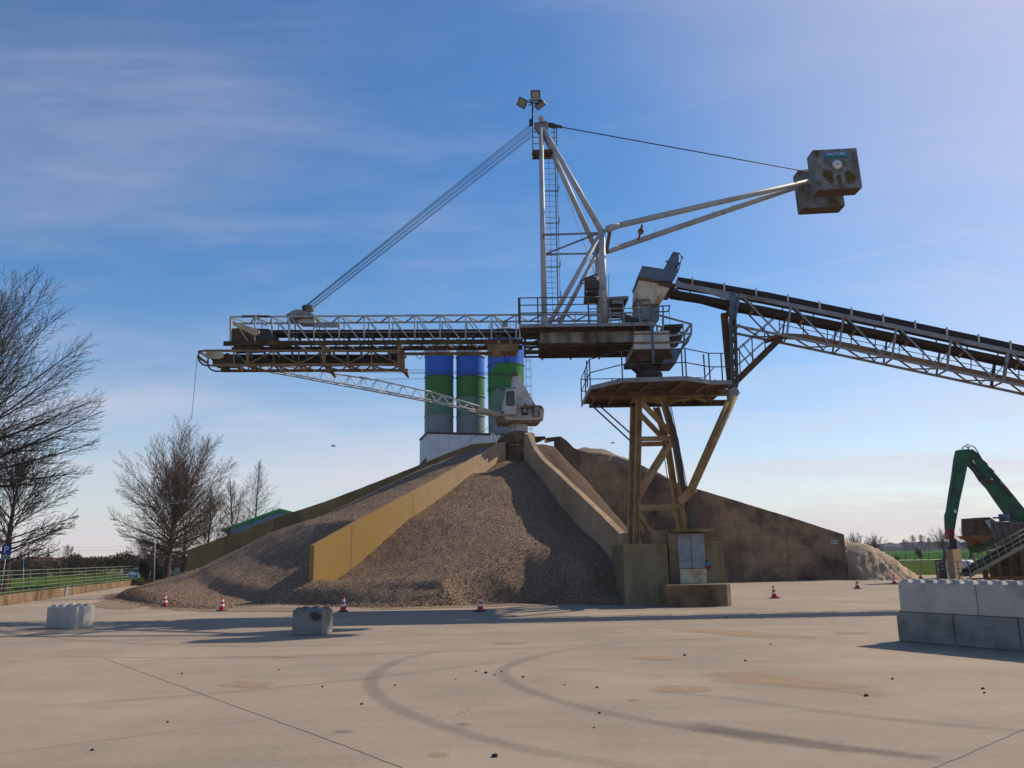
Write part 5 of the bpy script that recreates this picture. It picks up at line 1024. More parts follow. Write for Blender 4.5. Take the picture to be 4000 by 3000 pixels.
# green roofed shed
gs = thing('green_roofed_shed', A(1000, 2150, 96), 'blue grey shed with bright green roof edge behind the left wall', 'building')
g_ = lambda x, y, d=95: A(x, y, d)
pg = [g_(895, 2064), g_(1095, 1992), g_(1240, 2030), g_(1240, 2200), g_(895, 2200)]; pg[3].z = pg[4].z = -.05
mb = MB(); mb.prism(pg, (-4, 14, 0)); mb.build('wall', 'blue_wall', gs)
mb = MB(); 
for p, q in ((g_(868, 2067), g_(1095, 1986)), (g_(1095, 1986), g_(1245, 2026))): mb.prism([p+V((0, -.4, 0)), q+V((0, -.4, 0)), q+V((0, -.4, -.42)), p+V((0, -.4, -.42))], (-4, 15, 0))
mb.build('roof', 'green_roof', gs)
mb = MB()
for i in range(14): x = 900+i*24; t = g_(x, 2075, 94.98); mb.bar(V((t.x, t.y, .2)), V((t.x, t.y, g_(x, 2064-(x-895)*.3, 95).z if x < 1095 else g_(x, 2000, 95).z)), .04)
mb.build('cladding_seam', 'grey_steel', gs)
mb = MB(); mb.box(tuple(g_(885, 2100, 94.5)), tuple(g_(898, 2070, 94.9))); mb.build('gutter_box', 'black_metal', gs)
# ================================================================== concrete stacking blocks
mat('concrete_stained', (.27, .26, .24), (.20, .195, .18), .88, 1.6, bump=.3, bscale=24, stain=(.11, .105, .09), sscale=.9, samt=.55)
BH = .8
def block(corner, e1, L, W, nx, ny, m, label, z=0.0, group='concrete stacking blocks'):
    e1 = V((e1.x, e1.y, 0)).normalized(); e2 = V((-e1.y, e1.x, 0)); c = V((corner.x, corner.y, z))
    if e2.y < 0: e2 = -e2
    t = thing('concrete_block', c, label, 'concrete block', group); mb = MB(); g = .012
    q = [c+e1*g+e2*g, c+e1*(L-g)+e2*g, c+e1*(L-g)+e2*(W-g), c+e1*g+e2*(W-g)]
    mb.prism([p+V((0, 0, g*.5)) for p in q], (0, 0, BH-g)); mb.build('body', m, t, bevel=.025)
    for i in range(nx):
        for j in range(ny):
            s = c+e1*L*(i+.5)/nx+e2*W*(j+.5)/ny+V((0, 0, BH-.004)); a_ = .135; b_ = .075; h = .085; sm = MB()
            v = [s+e1*x*a_+e2*y*a_ for x, y in ((-1, -1), (1, -1), (1, 1), (-1, 1))]+[s+e1*x*b_+e2*y*b_+V((0, 0, h)) for x, y in ((-1, -1), (1, -1), (1, 1), (-1, 1))]
            sm.add(v, [(4, 5, 6, 7), (0, 1, 5, 4), (1, 2, 6, 5), (2, 3, 7, 6), (3, 0, 4, 7)]); sm.build('stud', m, t)
    return t
def dirv(deg): return V((cos(radians(deg)), sin(radians(deg)), 0))
pC = G(1258, 2482); e = dirv(180-12); bC = block(pC+e*1.1, -e, 1.1, .85, 3, 2, 'concrete_stained', 'lone small concrete block standing mid yard in front of the gravel')
vs = []; at = []; e_n = V((-e.y, e.x, 0)); e_n = -e_n if e_n.y > 0 else e_n; o_c = pC+e*.24+V((0, 0, .60))+e_n*.006; vs.append(o_c); at.append(.95)
for ring, ee in ((.5, .6), (1, 0)):
    for i in range(14): vs.append(o_c+e*.30*ring*cos(2*pi*i/14)+V((0, 0, .19*ring*sin(2*pi*i/14)))); at.append(ee)
mb = MB(); mb.add(vs, [(0, 1+i, 1+(i+1) % 14) for i in range(14)]+[(1+i, 15+i, 15+(i+1) % 14, 1+(i+1) % 14) for i in range(14)]); mb.build('grime_stain', 'grime', bC, attr=at)
pLb = G(292, 2456); e = dirv(180-14); block(pLb+e*1.36, -e, 1.36, 1.0, 4, 2, 'concrete_new', 'lone pale concrete block at the left side of the yard')
s0 = G(3508, 2504); s1 = G(3768, 2525); s2 = G(3990, 2546); sd = (s2-s0); sd.z = 0; sd.normalize(); Lb = ((s1-s0).dot(sd)+(s2-s1).dot(sd))/2
for i, (lab, m) in enumerate((('lower left block of the big stack, stained blue grey', 'concrete_stained'), ('lower middle block of the big stack, darker grey', 'concrete_stained'), ('lower block of the big stack cut by the right frame edge', 'concrete_stained'))):
    block(s0+sd*Lb*i, sd, Lb, .8, 4, 2, m, lab, 0, 'concrete blocks stacked at right')
u0 = G(3537, 2387, BH); u1 = G(3860, 2402, BH); a0 = (u0-s0).dot(sd); a1 = (u1-s0).dot(sd); Lu = a1-a0
for i, lab in enumerate(('upper left block of the big stack, pale face', 'upper right block of the big stack, bluish grey face')):
    block(s0+sd*(a0+Lu*i), sd, Lu, .8, 6, 2, 'concrete_new', lab, BH, 'concrete blocks stacked at right')
# ================================================================== traffic cones
def cone0(p, label):
    t = thing('traffic_cone', p, label, 'traffic cone', 'red and white cones along the bunker'); z = p.z; h = .68
    mb = MB(); mb.prism([p+V((x*.21, y*.21, .005)) for x, y in ((-1, -.8), (-.8, -1), (.8, -1), (1, -.8), (1, .8), (.8, 1), (-.8, 1), (-1, .8))], (0, 0, .05)); mb.build('base', 'rubber', t)
    rr = lambda f: .15-.118*f
    mb = MB(); mb.lathe(p, [(rr(0), .055), (rr(.3), .055+h*.27)], 20); mb.lathe(p, [(rr(.45), .055+h*.43), (rr(.62), .055+h*.58)], 20); mb.lathe(p, [(rr(.78), .055+h*.74), (rr(1), h*.98), (.012, h)], 20); mb.build('body', 'cone_red', t)
    for f0, f1 in ((.27, .43), (.58, .74)): mb = MB(); mb.lathe(p, [(rr(f0+.03), .055+h*f0), (rr(f1+.03), .055+h*f1)], 20); mb.build('stripe', 'cone_white', t)
    return t
cones = [(645, 2371, 'red and white cone at the left end of the gravel toe, leaning'), (866, 2387, 'red and white cone between the two lone concrete blocks'), (1340, 2389, 'red and white cone just right of the middle lone block'), (1876, 2389, 'red and white cone in front of the middle gravel bay'), (3026, 2337, 'red and white cone on bare concrete right of the tower pier'), (3350, 2300, 'faded red cone in front of the plated end of the dark wall'), (3494, 2283, 'red and white cone at the foot of the sand heap'), (3597, 2262, 'small far cone just above the block stack'), (588, 2312, 'far cone on the road left of the gravel pile'), (614, 2296, 'farthest cone half hidden behind the gravel edge')]
base = None
for i, (x, y, lab) in enumerate(cones):
    p = G(x, y)
    if base is None: base = cone0(p, lab)
    else: c = copy_tree(base); c.location = p; c['label'] = lab; c.rotation_euler = (random.uniform(-.03, .03), random.uniform(-.04, .04), random.uniform(0, 1.5))
base.rotation_euler = (0, -.05, .3)
# ================================================================== left edge: kerb wall, fence, signs
kw = thing('low_wall', w_a, 'low weathered concrete kerb wall under the green fence', 'wall')
wn = V((-wdir.y, wdir.x, 0)); wn = wn if wn.x < 0 else -wn
mb = MB(); p, q = V((wl.x, wl.y, -.1)), V((w_b.x, w_b.y, -.1)); HW = .68
n = 40; vs = []
for i in range(n+1):
    c = p.lerp(q, i/n); h = HW*(1-.22*i/n)+random.uniform(-.02, .02); j = random.uniform(-.02, .02)
    vs += [c+wn*j, c+wn*j+V((0, 0, h+.1)), c+wn*.3+V((0, 0, h+.1)), c+wn*.3]
fs = [(i*4+a_, i*4+4+a_, i*4+5+a_, i*4+1+a_) for i in range(n) for a_ in (0, 1, 2)]+[(0, 1, 2, 3), (4*n+3, 4*n+2, 4*n+1, 4*n)]
mb.add(vs, fs); mb.build('panel', 'concrete_wall', kw)
for px in (252, 255): pass
mb = MB(); c = PL(262, 2310, w_a, w_b); c.z = 0; mb.prism([c-wdir*.55-wn*.03, c+wdir*.55-wn*.03, c+wdir*.55-wn*.03+V((0, 0, HW*.95)), c-wdir*.55-wn*.03+V((0, 0, HW*.95))], wn*.05); mb.build('repair_patch', 'concrete_stained', kw)
kb = thing('kerb', G(560, 2287), 'dark low kerb edging the planting beside the road', 'kerb'); mb = MB(); mb.bar(G(512, 2287)+V((0, 0, .1)), G(720, 2286)+V((0, 0, .1)), .25, .3); mb.build('stone_edge', 'concrete_dark', kb)
fe = thing('fence', w_a+V((0, 0, HW)), 'green post and rail fence on the low kerb wall', 'fence')
pp_ = [-150, -45, 54, 125, 191, 242, 296, 340, 381, 418, 450, 479, 510, 540]
pts = []
for i, px in enumerate(pp_):
    c = PL(px, 2290, w_a, w_b)+wn*.2; t = (c-w_a).dot(wdir)/(w_b-w_a).length; zb_ = HW*(1-.22*(.4+.6*max(0, t))); c.z = zb_; pts.append(c); mb = MB(); top = 1.42-.06*t
    mb.bar(c+V((0, 0, -.1)), c+V((0, 0, top)), .07, .09); mb.build('post', 'fence_green', fe)
for k in range(6):
    mb = MB()
    for i in range(len(pts)-1): mb.bar(pts[i]+V((0, 0, .12+k*.25))-wn*.05, pts[i+1]+V((0, 0, .12+k*.25))-wn*.05, .03, .045)
    mb.build('rail', 'fence_rail', fe)
nb = thing('notice', PL(472, 2234, w_a, w_b), 'small white notice hanging on the green fence', 'sign'); c = PL(472, 2234, w_a, w_b)-wn*.02; mb = MB(); mb.prism([c+V((dx, 0, dz))-V((0, .03, 0)) for dx, dz in ((-.15, -.2), (.15, -.2), (.15, .2), (-.15, .2))], (0, .02, 0)); mb.build('plate', 'sign_white', nb)
# parking sign
DS = 37; ps = thing('parking_sign', A(5, 2292, DS), 'tilted blue parking sign with small plate on a leaning post', 'sign')
f = lambda x, y, d=DS: A(x, y, d); off = V((0, -.05, 0))
mb = MB(); b0 = f(4, 2300); b0.z = -.05; mb.tube(b0, f(27, 2135), .035, n=8); mb.build('post', 'pole_grey', ps)
mb = MB(); pq = [f(6, 2166)+off, f(42, 2166)+off, f(48, 2130)+off, f(10, 2132)+off]; mb.prism(pq, (0, .03, 0)); mb.build('plate', 'sign_blue', ps)
rx = (pq[1]-pq[0]).normalized()+V((0, 0, .03)); uy = (pq[3]-pq[0]).normalized()
text('lettering', 'P', .62, 'sign_white', ps, (pq[0]+pq[1]+pq[2]+pq[3])/4+V((0, -.012, 0)), rx, uy)
mb = MB(); pq = [f(3, 2185)+off, f(41, 2183)+off, f(44, 2168)+off, f(6, 2169)+off]; mb.prism(pq, (0, .03, 0)); mb.build('plate', 'sign_grey', ps)
text('lettering', 'Besucher', .15, 'sign_black', ps, (pq[0]+pq[1]+pq[2]+pq[3])/4+V((0, -.012, 0)), rx, uy)
# back of a road sign
DS = 44; bs = thing('road_sign', A(92, 2285, DS), 'dark back of a roof shaped road sign on a post in the meadow', 'sign'); f = lambda x, y: A(x, y, DS)
mb = MB(); b0 = f(92, 2290); b0.z = -.05; mb.tube(b0, f(93, 2182), .035, n=8); mb.build('post', 'pole_grey', bs)
mb = MB(); mb.prism([f(79, 2202), f(93.5, 2179), f(109, 2202)], (0, .03, 0)); mb.build('triangle_plate', 'sign_back', bs)
mb = MB(); mb.prism([f(82, 2216), f(104, 2216), f(105, 2203), f(82, 2203)], (0, .03, 0)); mb.build('lower_plate', 'sign_back', bs)
DS = 66; ws = thing('warning_sign', A(693, 2260, DS), 'white triangular warning sign on a grey square plate behind the tree', 'sign'); f = lambda x, y, o=0: A(x, y, DS+o)
mb = MB(); mb.prism([f(678, 2244), f(708, 2243), f(708, 2217), f(678, 2217)], (0, .03, 0)); mb.build('plate', 'sign_grey', ws)
mb = MB(); mb.prism([f(679, 2242, -.06), f(707, 2242, -.06), f(696.5, 2217, -.06)], (0, .03, 0)); mb.build('triangle', 'sign_white', ws)
mb = MB(); mb.prism([f(686, 2238.5, -.09), f(700, 2238.5, -.09), f(695.5, 2226, -.09)], (0, .01, 0)); mb.build('symbol', 'sign_grey', ws)
mb = MB(); b0 = f(693, 2290); b0.z = -.05; mb.tube(b0, f(693, 2240), .04, n=8); mb.build('post', 'pole_grey', ws)
# lamp posts and pole
def lamp(px, ybase, d, pts, head, label):
    t = thing('street_lamp', A(px, ybase, d), label, 'street lamp'); P = [A(x, y, d) for x, y in pts]; P[0].z = -.05
    mb = MB(); mb.tube(P[0], P[1], .065, .045, 10); mb.path(P[1:], .026, 8); mb.build('pole', 'pole_grey', t)
    h0, h1 = A(*head[0], d), A(*head[1], d); mb = MB(); dd_ = (h1-h0).normalized(); mb.bar(h0, h1, .3, .16); mb.bar(h0-dd_*.15, h0, .12, .1); mb.build('lamp_head', 'blue_grey_steel', t, bevel=.03)
lamp(603, 2284, 58, [(601, 2290), (606, 2110), (607, 2060), (611, 2030), (625, 1995), (655, 1970), (690, 1963)], ((694, 1964), (723, 1956)), 'tall curved street lamp in front of the big bare tree')
fp_ = thing('mast_pole', A(858, 2150, 84), 'tall rusty white pole standing beside the shed', 'pole'); mb = MB(); b0 = A(855, 2250, 84); b0.z = -.05; mb.tube(b0, A(863, 1945, 84), .09, .07, 8); mb.tube(A(863, 1945, 84), A(868, 1785, 84), .03, n=6); mb.tube(A(850, 1935, 84), A(880, 1938, 84), .05, n=6); mb.build('shaft', 'cream_steel', fp_)
# overhead wires
for y0, y1 in ((2140, 2128), (2152, 2138)):
    pw = MB(); P = [A(300+40*i, y0+(y1-y0)*i/8+2*sin(pi*i/8), 160) for i in range(9)]; pw.path(P, .02, 4); tag(pw.build('overhead_wire', 'cable_black'), 'thin overhead wire above the hedges, %s of two' % ('upper' if y0 == 2140 else 'lower'), 'wire')
# ================================================================== car
def car():
    d = 75; c = A(516, 2272, d); c.z = 0; t = thing('parked_car', c, 'pale blue hatchback seen head on beyond the fence', 'car'); w = 1.62; l = 3.8
    X = lambda u, v, z: c+V((u*w/2, v, z)); mb = MB()
    prof_ = [(0, .25, 1), (0, .62, .98), (.12, .72, .94), (.9, .88, .90), (1.0, .90, .90), (1.75, 1.42, .74), (2.9, 1.46, .74), (3.6, 1.0, .88), (3.75, .8, .95), (3.75, .25, .97)]
    vs = []
    for v, z, k in prof_: vs += [X(-k, v, z), X(k, v, z)]
    fs = [(2*i, 2*i+1, 2*i+3, 2*i+2) for i in range(len(prof_)-1)]+[tuple(range(0, 2*len(prof_), 2))[::-1], tuple(range(1, 2*len(prof_), 2))]; mb.add(vs, fs); mb.build('body', 'car_paint', t, bevel=.05)
    mb = MB(); mb.add([X(-.80, 1.06, .97), X(.80, 1.06, .97), X(.68, 1.68, 1.39), X(-.68, 1.68, 1.39)], [(0, 1, 2, 3)]); [v.__iadd__(V((0, -.03, .02))) for v in mb.v]; mb.build('windscreen', 'glass_dark', t)
    for s in (-1, 1):
        mb = MB(); mb.ball(X(.74*s, .02, .62), .13, (1.3, .5, .8)); mb.build('headlight', 'car_light', t)
        mb = MB(); mb.tube(X(.92*s, .75, .3)-V((.09, 0, 0)), X(.92*s, .75, .3)+V((.09, 0, 0)), .3, n=16); wh = mb.build('wheel', 'rubber', t)
        mb = MB(); mb.tube(X(.92*s, 3.0, .3)-V((.09, 0, 0)), X(.92*s, 3.0, .3)+V((.09, 0, 0)), .3, n=16); mb.build('wheel', 'rubber', t)
        mb = MB(); mb.ball(X(1.08*s, 1.25, .98), .11, (1, .5, .7)); mb.build('mirror', 'car_paint', t)
    mb = MB(); mb.box(tuple(X(-.5, -.02, .35)), tuple(X(.5, .02, .5))); mb.build('grille', 'black_metal', t); mb = MB(); mb.box(tuple(X(-.3, -.04, .3)), tuple(X(.3, -.02, .4))); mb.build('number_plate', 'sign_white', t)
    return t
car()
# ================================================================== bare trees
def skeleton(rnd, st):
    segs = []                                        # (p, q, r0, r1, level)
    def grow(p, d, L, r, lvl):
        ns = (10, 9, 6, 4)[lvl]; up = st['up'][lvl]; pts = []; sw = V((rnd.gauss(0, 1), rnd.gauss(0, 1), rnd.gauss(0, .6)))*st['jit'][lvl]
        for i in range(ns):
            sw = sw*.6+V((rnd.gauss(0, 1), rnd.gauss(0, 1), rnd.gauss(0, .6)))*st['jit'][lvl]*.6
            q = V((d.x, d.y, 0)); d = (d+sw+V((0, 0, up))+(q.normalized()*st['out'][lvl] if q.length > .05 else V())).normalized()
            p2 = p+d*L/ns; f0, f1 = i/ns, (i+1)/ns; r0, r1 = r*(1-.78*f0), r*(1-.78*f1); segs.append((p, p2, r0, r1, lvl)); pts.append((p, p2, d.copy(), r1)); p = p2
        if lvl >= st['max']: return
        nk = st['n'][lvl]; phi = rnd.uniform(0, 6.28)
        env = st.get('env')
        for k in range(nk):
            s0 = st['start'][lvl]; f = s0+(1-s0)*((k+rnd.random()*.9)/nk); j = min(ns-1, int(f*ns)); pa, pb, bd, br = pts[j]; b = pa.lerp(pb, f*ns-j)
            a = bd.orthogonal().normalized(); phi += 2.4+rnd.uniform(-.5, .5); a.rotate(Matrix.Rotation(phi, 3, bd)); a0, a1 = st['ang'][lvl]; ang = radians((a0+(a1-a0)*(f-s0)/(1-s0))*rnd.uniform(.85, 1.15))
            nd = bd*cos(ang)+a*sin(ang)
            if lvl and nd.z < -.25: nd.z *= .3
            L2 = L*st['len'][lvl]*(1-st['tap'][lvl]*(f-s0)/(1-s0))*rnd.uniform(.75, 1.2)
            if env:                              # keep tips inside an ellipsoid crown
                zc, rz, rx = env; nd.normalize(); dx = V((nd.x/rx, nd.y/rx, (nd.z+(.22 if lvl == 0 else .1))/rz)); px = V((b.x/rx, b.y/rx, (b.z-zc)/rz)); A_ = dx.dot(dx); B_ = px.dot(dx); C_ = px.dot(px)-1; D_ = B_*B_-A_*C_
                hit = (-B_+sqrt(D_))/A_ if D_ > 0 else 0
                L2 = hit*rnd.uniform(.86, 1.04)*(1 if rnd.random() < .7 else rnd.uniform(.6, 1)) if lvl == 0 else min(L2, hit*1.1)
                if L2 < .012: continue
            grow(b, nd.normalized(), L2, br*st['rad'][lvl], lvl+1)
    grow(V((0, 0, 0)), V((0, 0, 1)), st.get('tl', 1.0), st['r'], 0)
    return segs
def tree(name, base, height, rad, seed, style, label, group=None, mats=('bark', 'twigs'), rmin=.008, lean=(0, 0)):
    if 'env' in style: style = dict(style); style['env'] = (style['env'][0], style['env'][1], rad/height)
    rnd = random.Random(seed); segs = skeleton(rnd, style); zs = 1.0 if 'env' in style else max(max(s[0].z, s[1].z) for s in segs); rr = sorted(s[1].xy.length for s in segs)[int(len(segs)*.97)]
    kz = height/zs; kr = height if 'env' in style else rad/rr; fx = lambda p: V((p.x*kr+lean[0]*p.z*kz, p.y*kr+lean[1]*p.z*kz, p.z*kz)); t = thing(name, base, label, 'tree', group); T = MB(); B = MB()
    for p, q, r0, r1, lvl in segs:
        a_, b_ = base+fx(p), base+fx(q); r0 = max(r0*height, rmin); r1 = max(r1*height, rmin*.7)
        if lvl == 0: T.tube(a_, b_, r0, r1, 9, False)
        elif lvl == 1: B.tube(a_, b_, r0, r1, 5, False)
        else: B.tube(a_, b_, r0, r1, 3, False)
    if height > 6: T.tube(base-V((0, 0, .1)), base+V((0, 0, height*.035)), style['r']*height*1.5, style['r']*height*1.0, 9, False)
    T.build('trunk', mats[0], t); B.build('crown', mats[1], t); return t
def sty(r, n, up, jit, out, start, ang, ln, tap, rad, mx=3): return dict(r=r, n=n, up=up, jit=jit, out=out, start=start, ang=ang, len=ln, tap=tap, rad=rad, max=mx)
ARCH = sty(.024, (26, 13, 9), (0, .022, .03, .02), (.010, .016, .035, .07), (0, .03, .03, .01), (.24, .10, .08), ((88, 6), (34, 24), (40, 30)), (.62, .42, .34), (.35, .55, .4), (.34, .45, .6))
OVAL = sty(.023, (26, 12, 8), (0, .018, .03, .03), (.012, .022, .05, .09), (0, .01, .01, 0), (.34, .10, .08), ((86, 6), (38, 26), (42, 32)), (.62, .42, .36), (.38, .5, .4), (.42, .45, .6))
CONI = sty(.012, (60, 8, 4), (0, .03, .03, .02), (.004, .03, .06, .10), (0, 0, 0, 0), (.2, .10, .08), ((64, 26), (36, 28), (45, 35)), (.36, .36, .40), (.90, .5, .4), (.26, .45, .6))
OVAL['env'] = (.57, .435, .3); ARCH['env'] = (.52, .48, .4); OVAL['tl'] = .46; ARCH['tl'] = .62
BUSHY = sty(.016, (24, 10, 6), (0, .07, .05, .03), (.03, .05, .08, .13), (0, 0, 0, 0), (.04, .1, .1), ((62, 18), (42, 30), (45, 35)), (.62, .42, .38), (.4, .4, .4), (.45, .5, .6))
BUSHY['env'] = (.5, .5, .4)
gz = lambda px, d: V((A(px, 2250, d).x, d*K, -.05))
hz = lambda px, y, d: A(px, y, d).z
def dens(st, *n): s = dict(st); s['n'] = n; return s
TB = ('bark', 'twigs'); TW = ('bark', 'twigs_warm'); TF = ('bark', 'twigs_far')
tree('bare_tree', gz(-140, 40), hz(-60, 985, 40), 7.9, 5, dict(dens(ARCH, 62, 22, 10), start=(.5, .10, .08)), 'huge bare tree reaching in from the left frame edge', None, TB, .013)
tree('bare_tree', gz(22, 49), hz(22, 1640, 49), 5.2, 12, dens(ARCH, 40, 17, 9), 'lower bare tree behind the parking sign', None, TB, .018)
tree('bare_tree', gz(648, 62), hz(660, 1612, 62), 6.8, 8, dens(OVAL, 54, 22, 11), 'large bare oval tree behind the curved street lamp', None, TW, .014, (.02, 0))
tree('bare_tree', gz(712, 64), hz(735, 1830, 64), 3.4, 21, dens(OVAL, 18, 11, 8), 'second bare trunk close right of the big oval tree', None, TW, .016)
tree('bare_tree', gz(800, 78), hz(800, 1900, 78), 4.6, 23, dens(BUSHY, 34, 12, 9), 'reddish bushy bare tree right of the big oval tree', None, TW, .018)
tree('bare_tree', gz(912, 122), hz(912, 1862, 122), 6.6, 29, dens(BUSHY, 30, 12, 9), 'bare tree rising left of the green roofed shed', None, TW, .02)
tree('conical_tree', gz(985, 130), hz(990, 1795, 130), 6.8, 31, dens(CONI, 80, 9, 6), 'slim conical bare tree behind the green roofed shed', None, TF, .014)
tree('bare_tree', gz(562, 84), hz(562, 2085, 84), 3.4, 37, OVAL, 'small young bare tree left of the street lamp', None, TB, .014)
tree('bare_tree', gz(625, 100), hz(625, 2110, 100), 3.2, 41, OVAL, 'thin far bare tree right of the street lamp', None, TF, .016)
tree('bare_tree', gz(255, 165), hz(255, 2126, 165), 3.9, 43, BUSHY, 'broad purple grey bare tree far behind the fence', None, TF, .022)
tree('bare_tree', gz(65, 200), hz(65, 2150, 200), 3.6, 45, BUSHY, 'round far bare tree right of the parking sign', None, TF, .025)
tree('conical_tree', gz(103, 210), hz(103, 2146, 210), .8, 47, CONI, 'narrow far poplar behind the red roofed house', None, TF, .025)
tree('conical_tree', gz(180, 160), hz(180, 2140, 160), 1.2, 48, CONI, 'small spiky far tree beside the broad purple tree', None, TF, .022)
# ================================================================== hedges and shrubs (leaf and twig clumps)
def shrub(name, base, rx, ry, h, n, seed, m, label, cat='shrub', leaf=.16, tall=False):
    rnd = random.Random(seed); t = thing(name, base, label, cat); mb = MB(); sub = [(V((rnd.uniform(-1, 1)*rx*.7, rnd.uniform(-1, 1)*ry*.7, h*rnd.uniform(.3, .62))), rnd.uniform(.35, .6)) for _ in range(max(5, int(rx*2.2)))]
    for _ in range(n):
        c, s = rnd.choice(sub); v = V((rnd.gauss(0, 1), rnd.gauss(0, 1), rnd.gauss(0, 1))).normalized()*(rnd.random()**.4); p = base+c+V((v.x*rx*s*.6, v.y*ry*s, v.z*h*s*.72))
        if p.z < .02: p.z = rnd.uniform(.02, .3)
        a_ = V((rnd.uniform(-1, 1), rnd.uniform(-1, 1), rnd.uniform(-.3, 1.2))).normalized(); b_ = a_.orthogonal().normalized(); b_.rotate(Matrix.Rotation(rnd.uniform(0, 6.28), 3, a_)); L = leaf*rnd.uniform(.7, 1.8); w = leaf*rnd.uniform(.25, .6)
        mb.add([p-a_*L-b_*w*.3, p-b_*w, p+a_*L, p+b_*w], [(0, 1, 2, 3)])
    mb.build('foliage', m, t); st_ = MB()
    for k in range(7): st_.tube(base+V((rnd.uniform(-.3, .3)*rx, rnd.uniform(-.3, .3)*ry, -.05)), base+V((rnd.uniform(-.7, .7)*rx, rnd.uniform(-.5, .5)*ry, h*rnd.uniform(.5, .8))), .05, .015, 5, False)
    st_.build('stem', 'bark', t); return t
for i, (px, d, rx, h, m, lab) in enumerate(((90, 92, 4.5, 3.1, 'hedge_brown', 'brown leafless thicket below the red roofed house'), (165, 96, 4.5, 3.0, 'hedge_brown', 'brown leafless thicket left of the dark hedge'), (235, 100, 4.2, 3.0, 'hedge_brown', 'brown thicket at the foot of the broad purple tree'), (310, 100, 4.0, 3.9, 'hedge', 'dark olive hedge clump behind the middle of the fence'), (392, 102, 4.0, 3.7, 'hedge', 'lighter olive hedge clump behind the white fence notice'), (478, 98, 3.8, 4.4, 'hedge', 'tallest dark olive hedge clump left of the young tree'), (560, 104, 5.0, 3.3, 'hedge_brown', 'brown hedge end behind the young bare tree'), (640, 110, 6.0, 4.0, 'hedge_brown', 'low brown hedge behind the thick tree trunk'), (740, 108, 6.0, 4.0, 'hedge_brown', 'low brown hedge behind the warning sign'))):
    shrub('hedge', gz(px, d), rx, 2.5, h, 2600, 60+i, m, lab, 'hedge', .20)
shrub('evergreen_shrub', gz(578, 63), 1.0, .9, 2.7, 1500, 80, 'evergreen', 'dark rounded evergreen shrub beside the pale car', 'shrub', .12)
shrub('evergreen_shrub', gz(616, 66), 1.2, .9, 2.2, 1300, 81, 'evergreen', 'dark evergreen shrub right behind the street lamp', 'shrub', .12)
shrub('evergreen_shrub', gz(935, 116), 3.2, 1.6, 9.5, 2400, 82, 'evergreen', 'dark evergreen shrub peeping over the shed roof edge', 'shrub', .18)
shrub('low_shrub', gz(560, 60), 1.8, .8, .75, 900, 83, 'hedge', 'low clipped green shrub strip behind the kerb', 'shrub', .08)
shrub('low_shrub', gz(665, 61), 1.8, .8, .8, 900, 84, 'hedge', 'low green shrub at the foot of the thick tree trunk', 'shrub', .08)
# far house
hs = thing('red_roofed_house', gz(140, 150), 'far brick house with red tiled roof behind the thicket', 'house'); f = lambda x, y: A(x, y, 150)
pa, pb = f(60, 2200), f(168, 2200); mb = MB(); mb.box((pa.x, 150*K, -.05), (pb.x, 158*K, f(100, 2190).z)); mb.build('wall', 'house_wall', hs)
mb = MB(); e0, e1, r0_, r1_ = f(58, 2192), f(174, 2190), f(66, 2174), f(160, 2176); dz_ = V((0, 5.5, 0)); mb.add([e0-V((0, .5, 0)), e1-V((0, .5, 0)), r1_+dz_, r0_+dz_, e0+dz_*2, e1+dz_*2], [(0, 1, 2, 3), (3, 2, 5, 4), (0, 3, 4), (1, 5, 2)]); mb.build('roof', 'roof_tile', hs)
# ================================================================== right side: material handler, crusher, willows
MH = 46; f = lambda x, y, d=MH: A(x, y, d)
mh = thing('material_handler', V((f(4130, 2200).x, MH*K, 0)), 'tall green material handler with raised boom and hanging stick', 'excavator')
def plateprism(pts, dpt, name, m, d=MH, bev=.03): mb = MB(); mb.prism([f(x, y, d) for x, y in pts], (0, dpt, 0)); return mb.build(name, m, mh, bevel=bev)
stk = plateprism([(3746, 1757), (3768, 1754), (3792, 1756), (3797, 1768), (3788, 1792), (3781, 1815), (3770, 1870), (3750, 1960), (3741, 2008), (3735, 2040), (3731, 2068), (3704, 2066), (3703, 2040), (3702, 2012), (3708, 1996), (3716, 1940), (3729, 1860), (3738, 1790)], .62, 'stick', 'green_paint')
plateprism([(3706, 2066), (3730, 2068), (3728, 2106), (3706, 2106)], .66, 'sleeve', 'red_paint', MH-.02)
plateprism([(3710, 2106), (3733, 2104), (3735, 2142), (3700, 2143), (3712, 2134)], .2, 'tool_bracket', 'black_metal', MH+.05)
mb = MB(); mb.bar(f(3712, 2130), f(3712, 2142), .12); mb.bar(f(3732, 2106), f(3734, 2142), .12); mb.bar(f(3700, 2143), f(3736, 2142), .14); mb.build('tool_bracket', 'black_metal', mh)
plateprism([(3770, 1756), (3800, 1754), (3818, 1768), (3850, 1806), (3900, 1862), (3960, 1934), (4010, 1996), (4060, 2055), (4110, 2130), (4060, 2150), (4000, 2096), (3950, 2022), (3905, 1960), (3868, 1906), (3838, 1874), (3808, 1826), (3785, 1792), (3776, 1780)], .7, 'boom', 'green_paint', MH+.15)
mb = MB(); mb.tube(f(3782, 1816), f(3838, 1876), .12, n=10); mb.tube(f(3830, 1868), f(3874, 1880), .2, n=10); mb.tube(f(3790, 1790), f(3840, 1862), .07, n=8); mb.build('hydraulic_cylinder', 'black_metal', mh)
mb = MB()
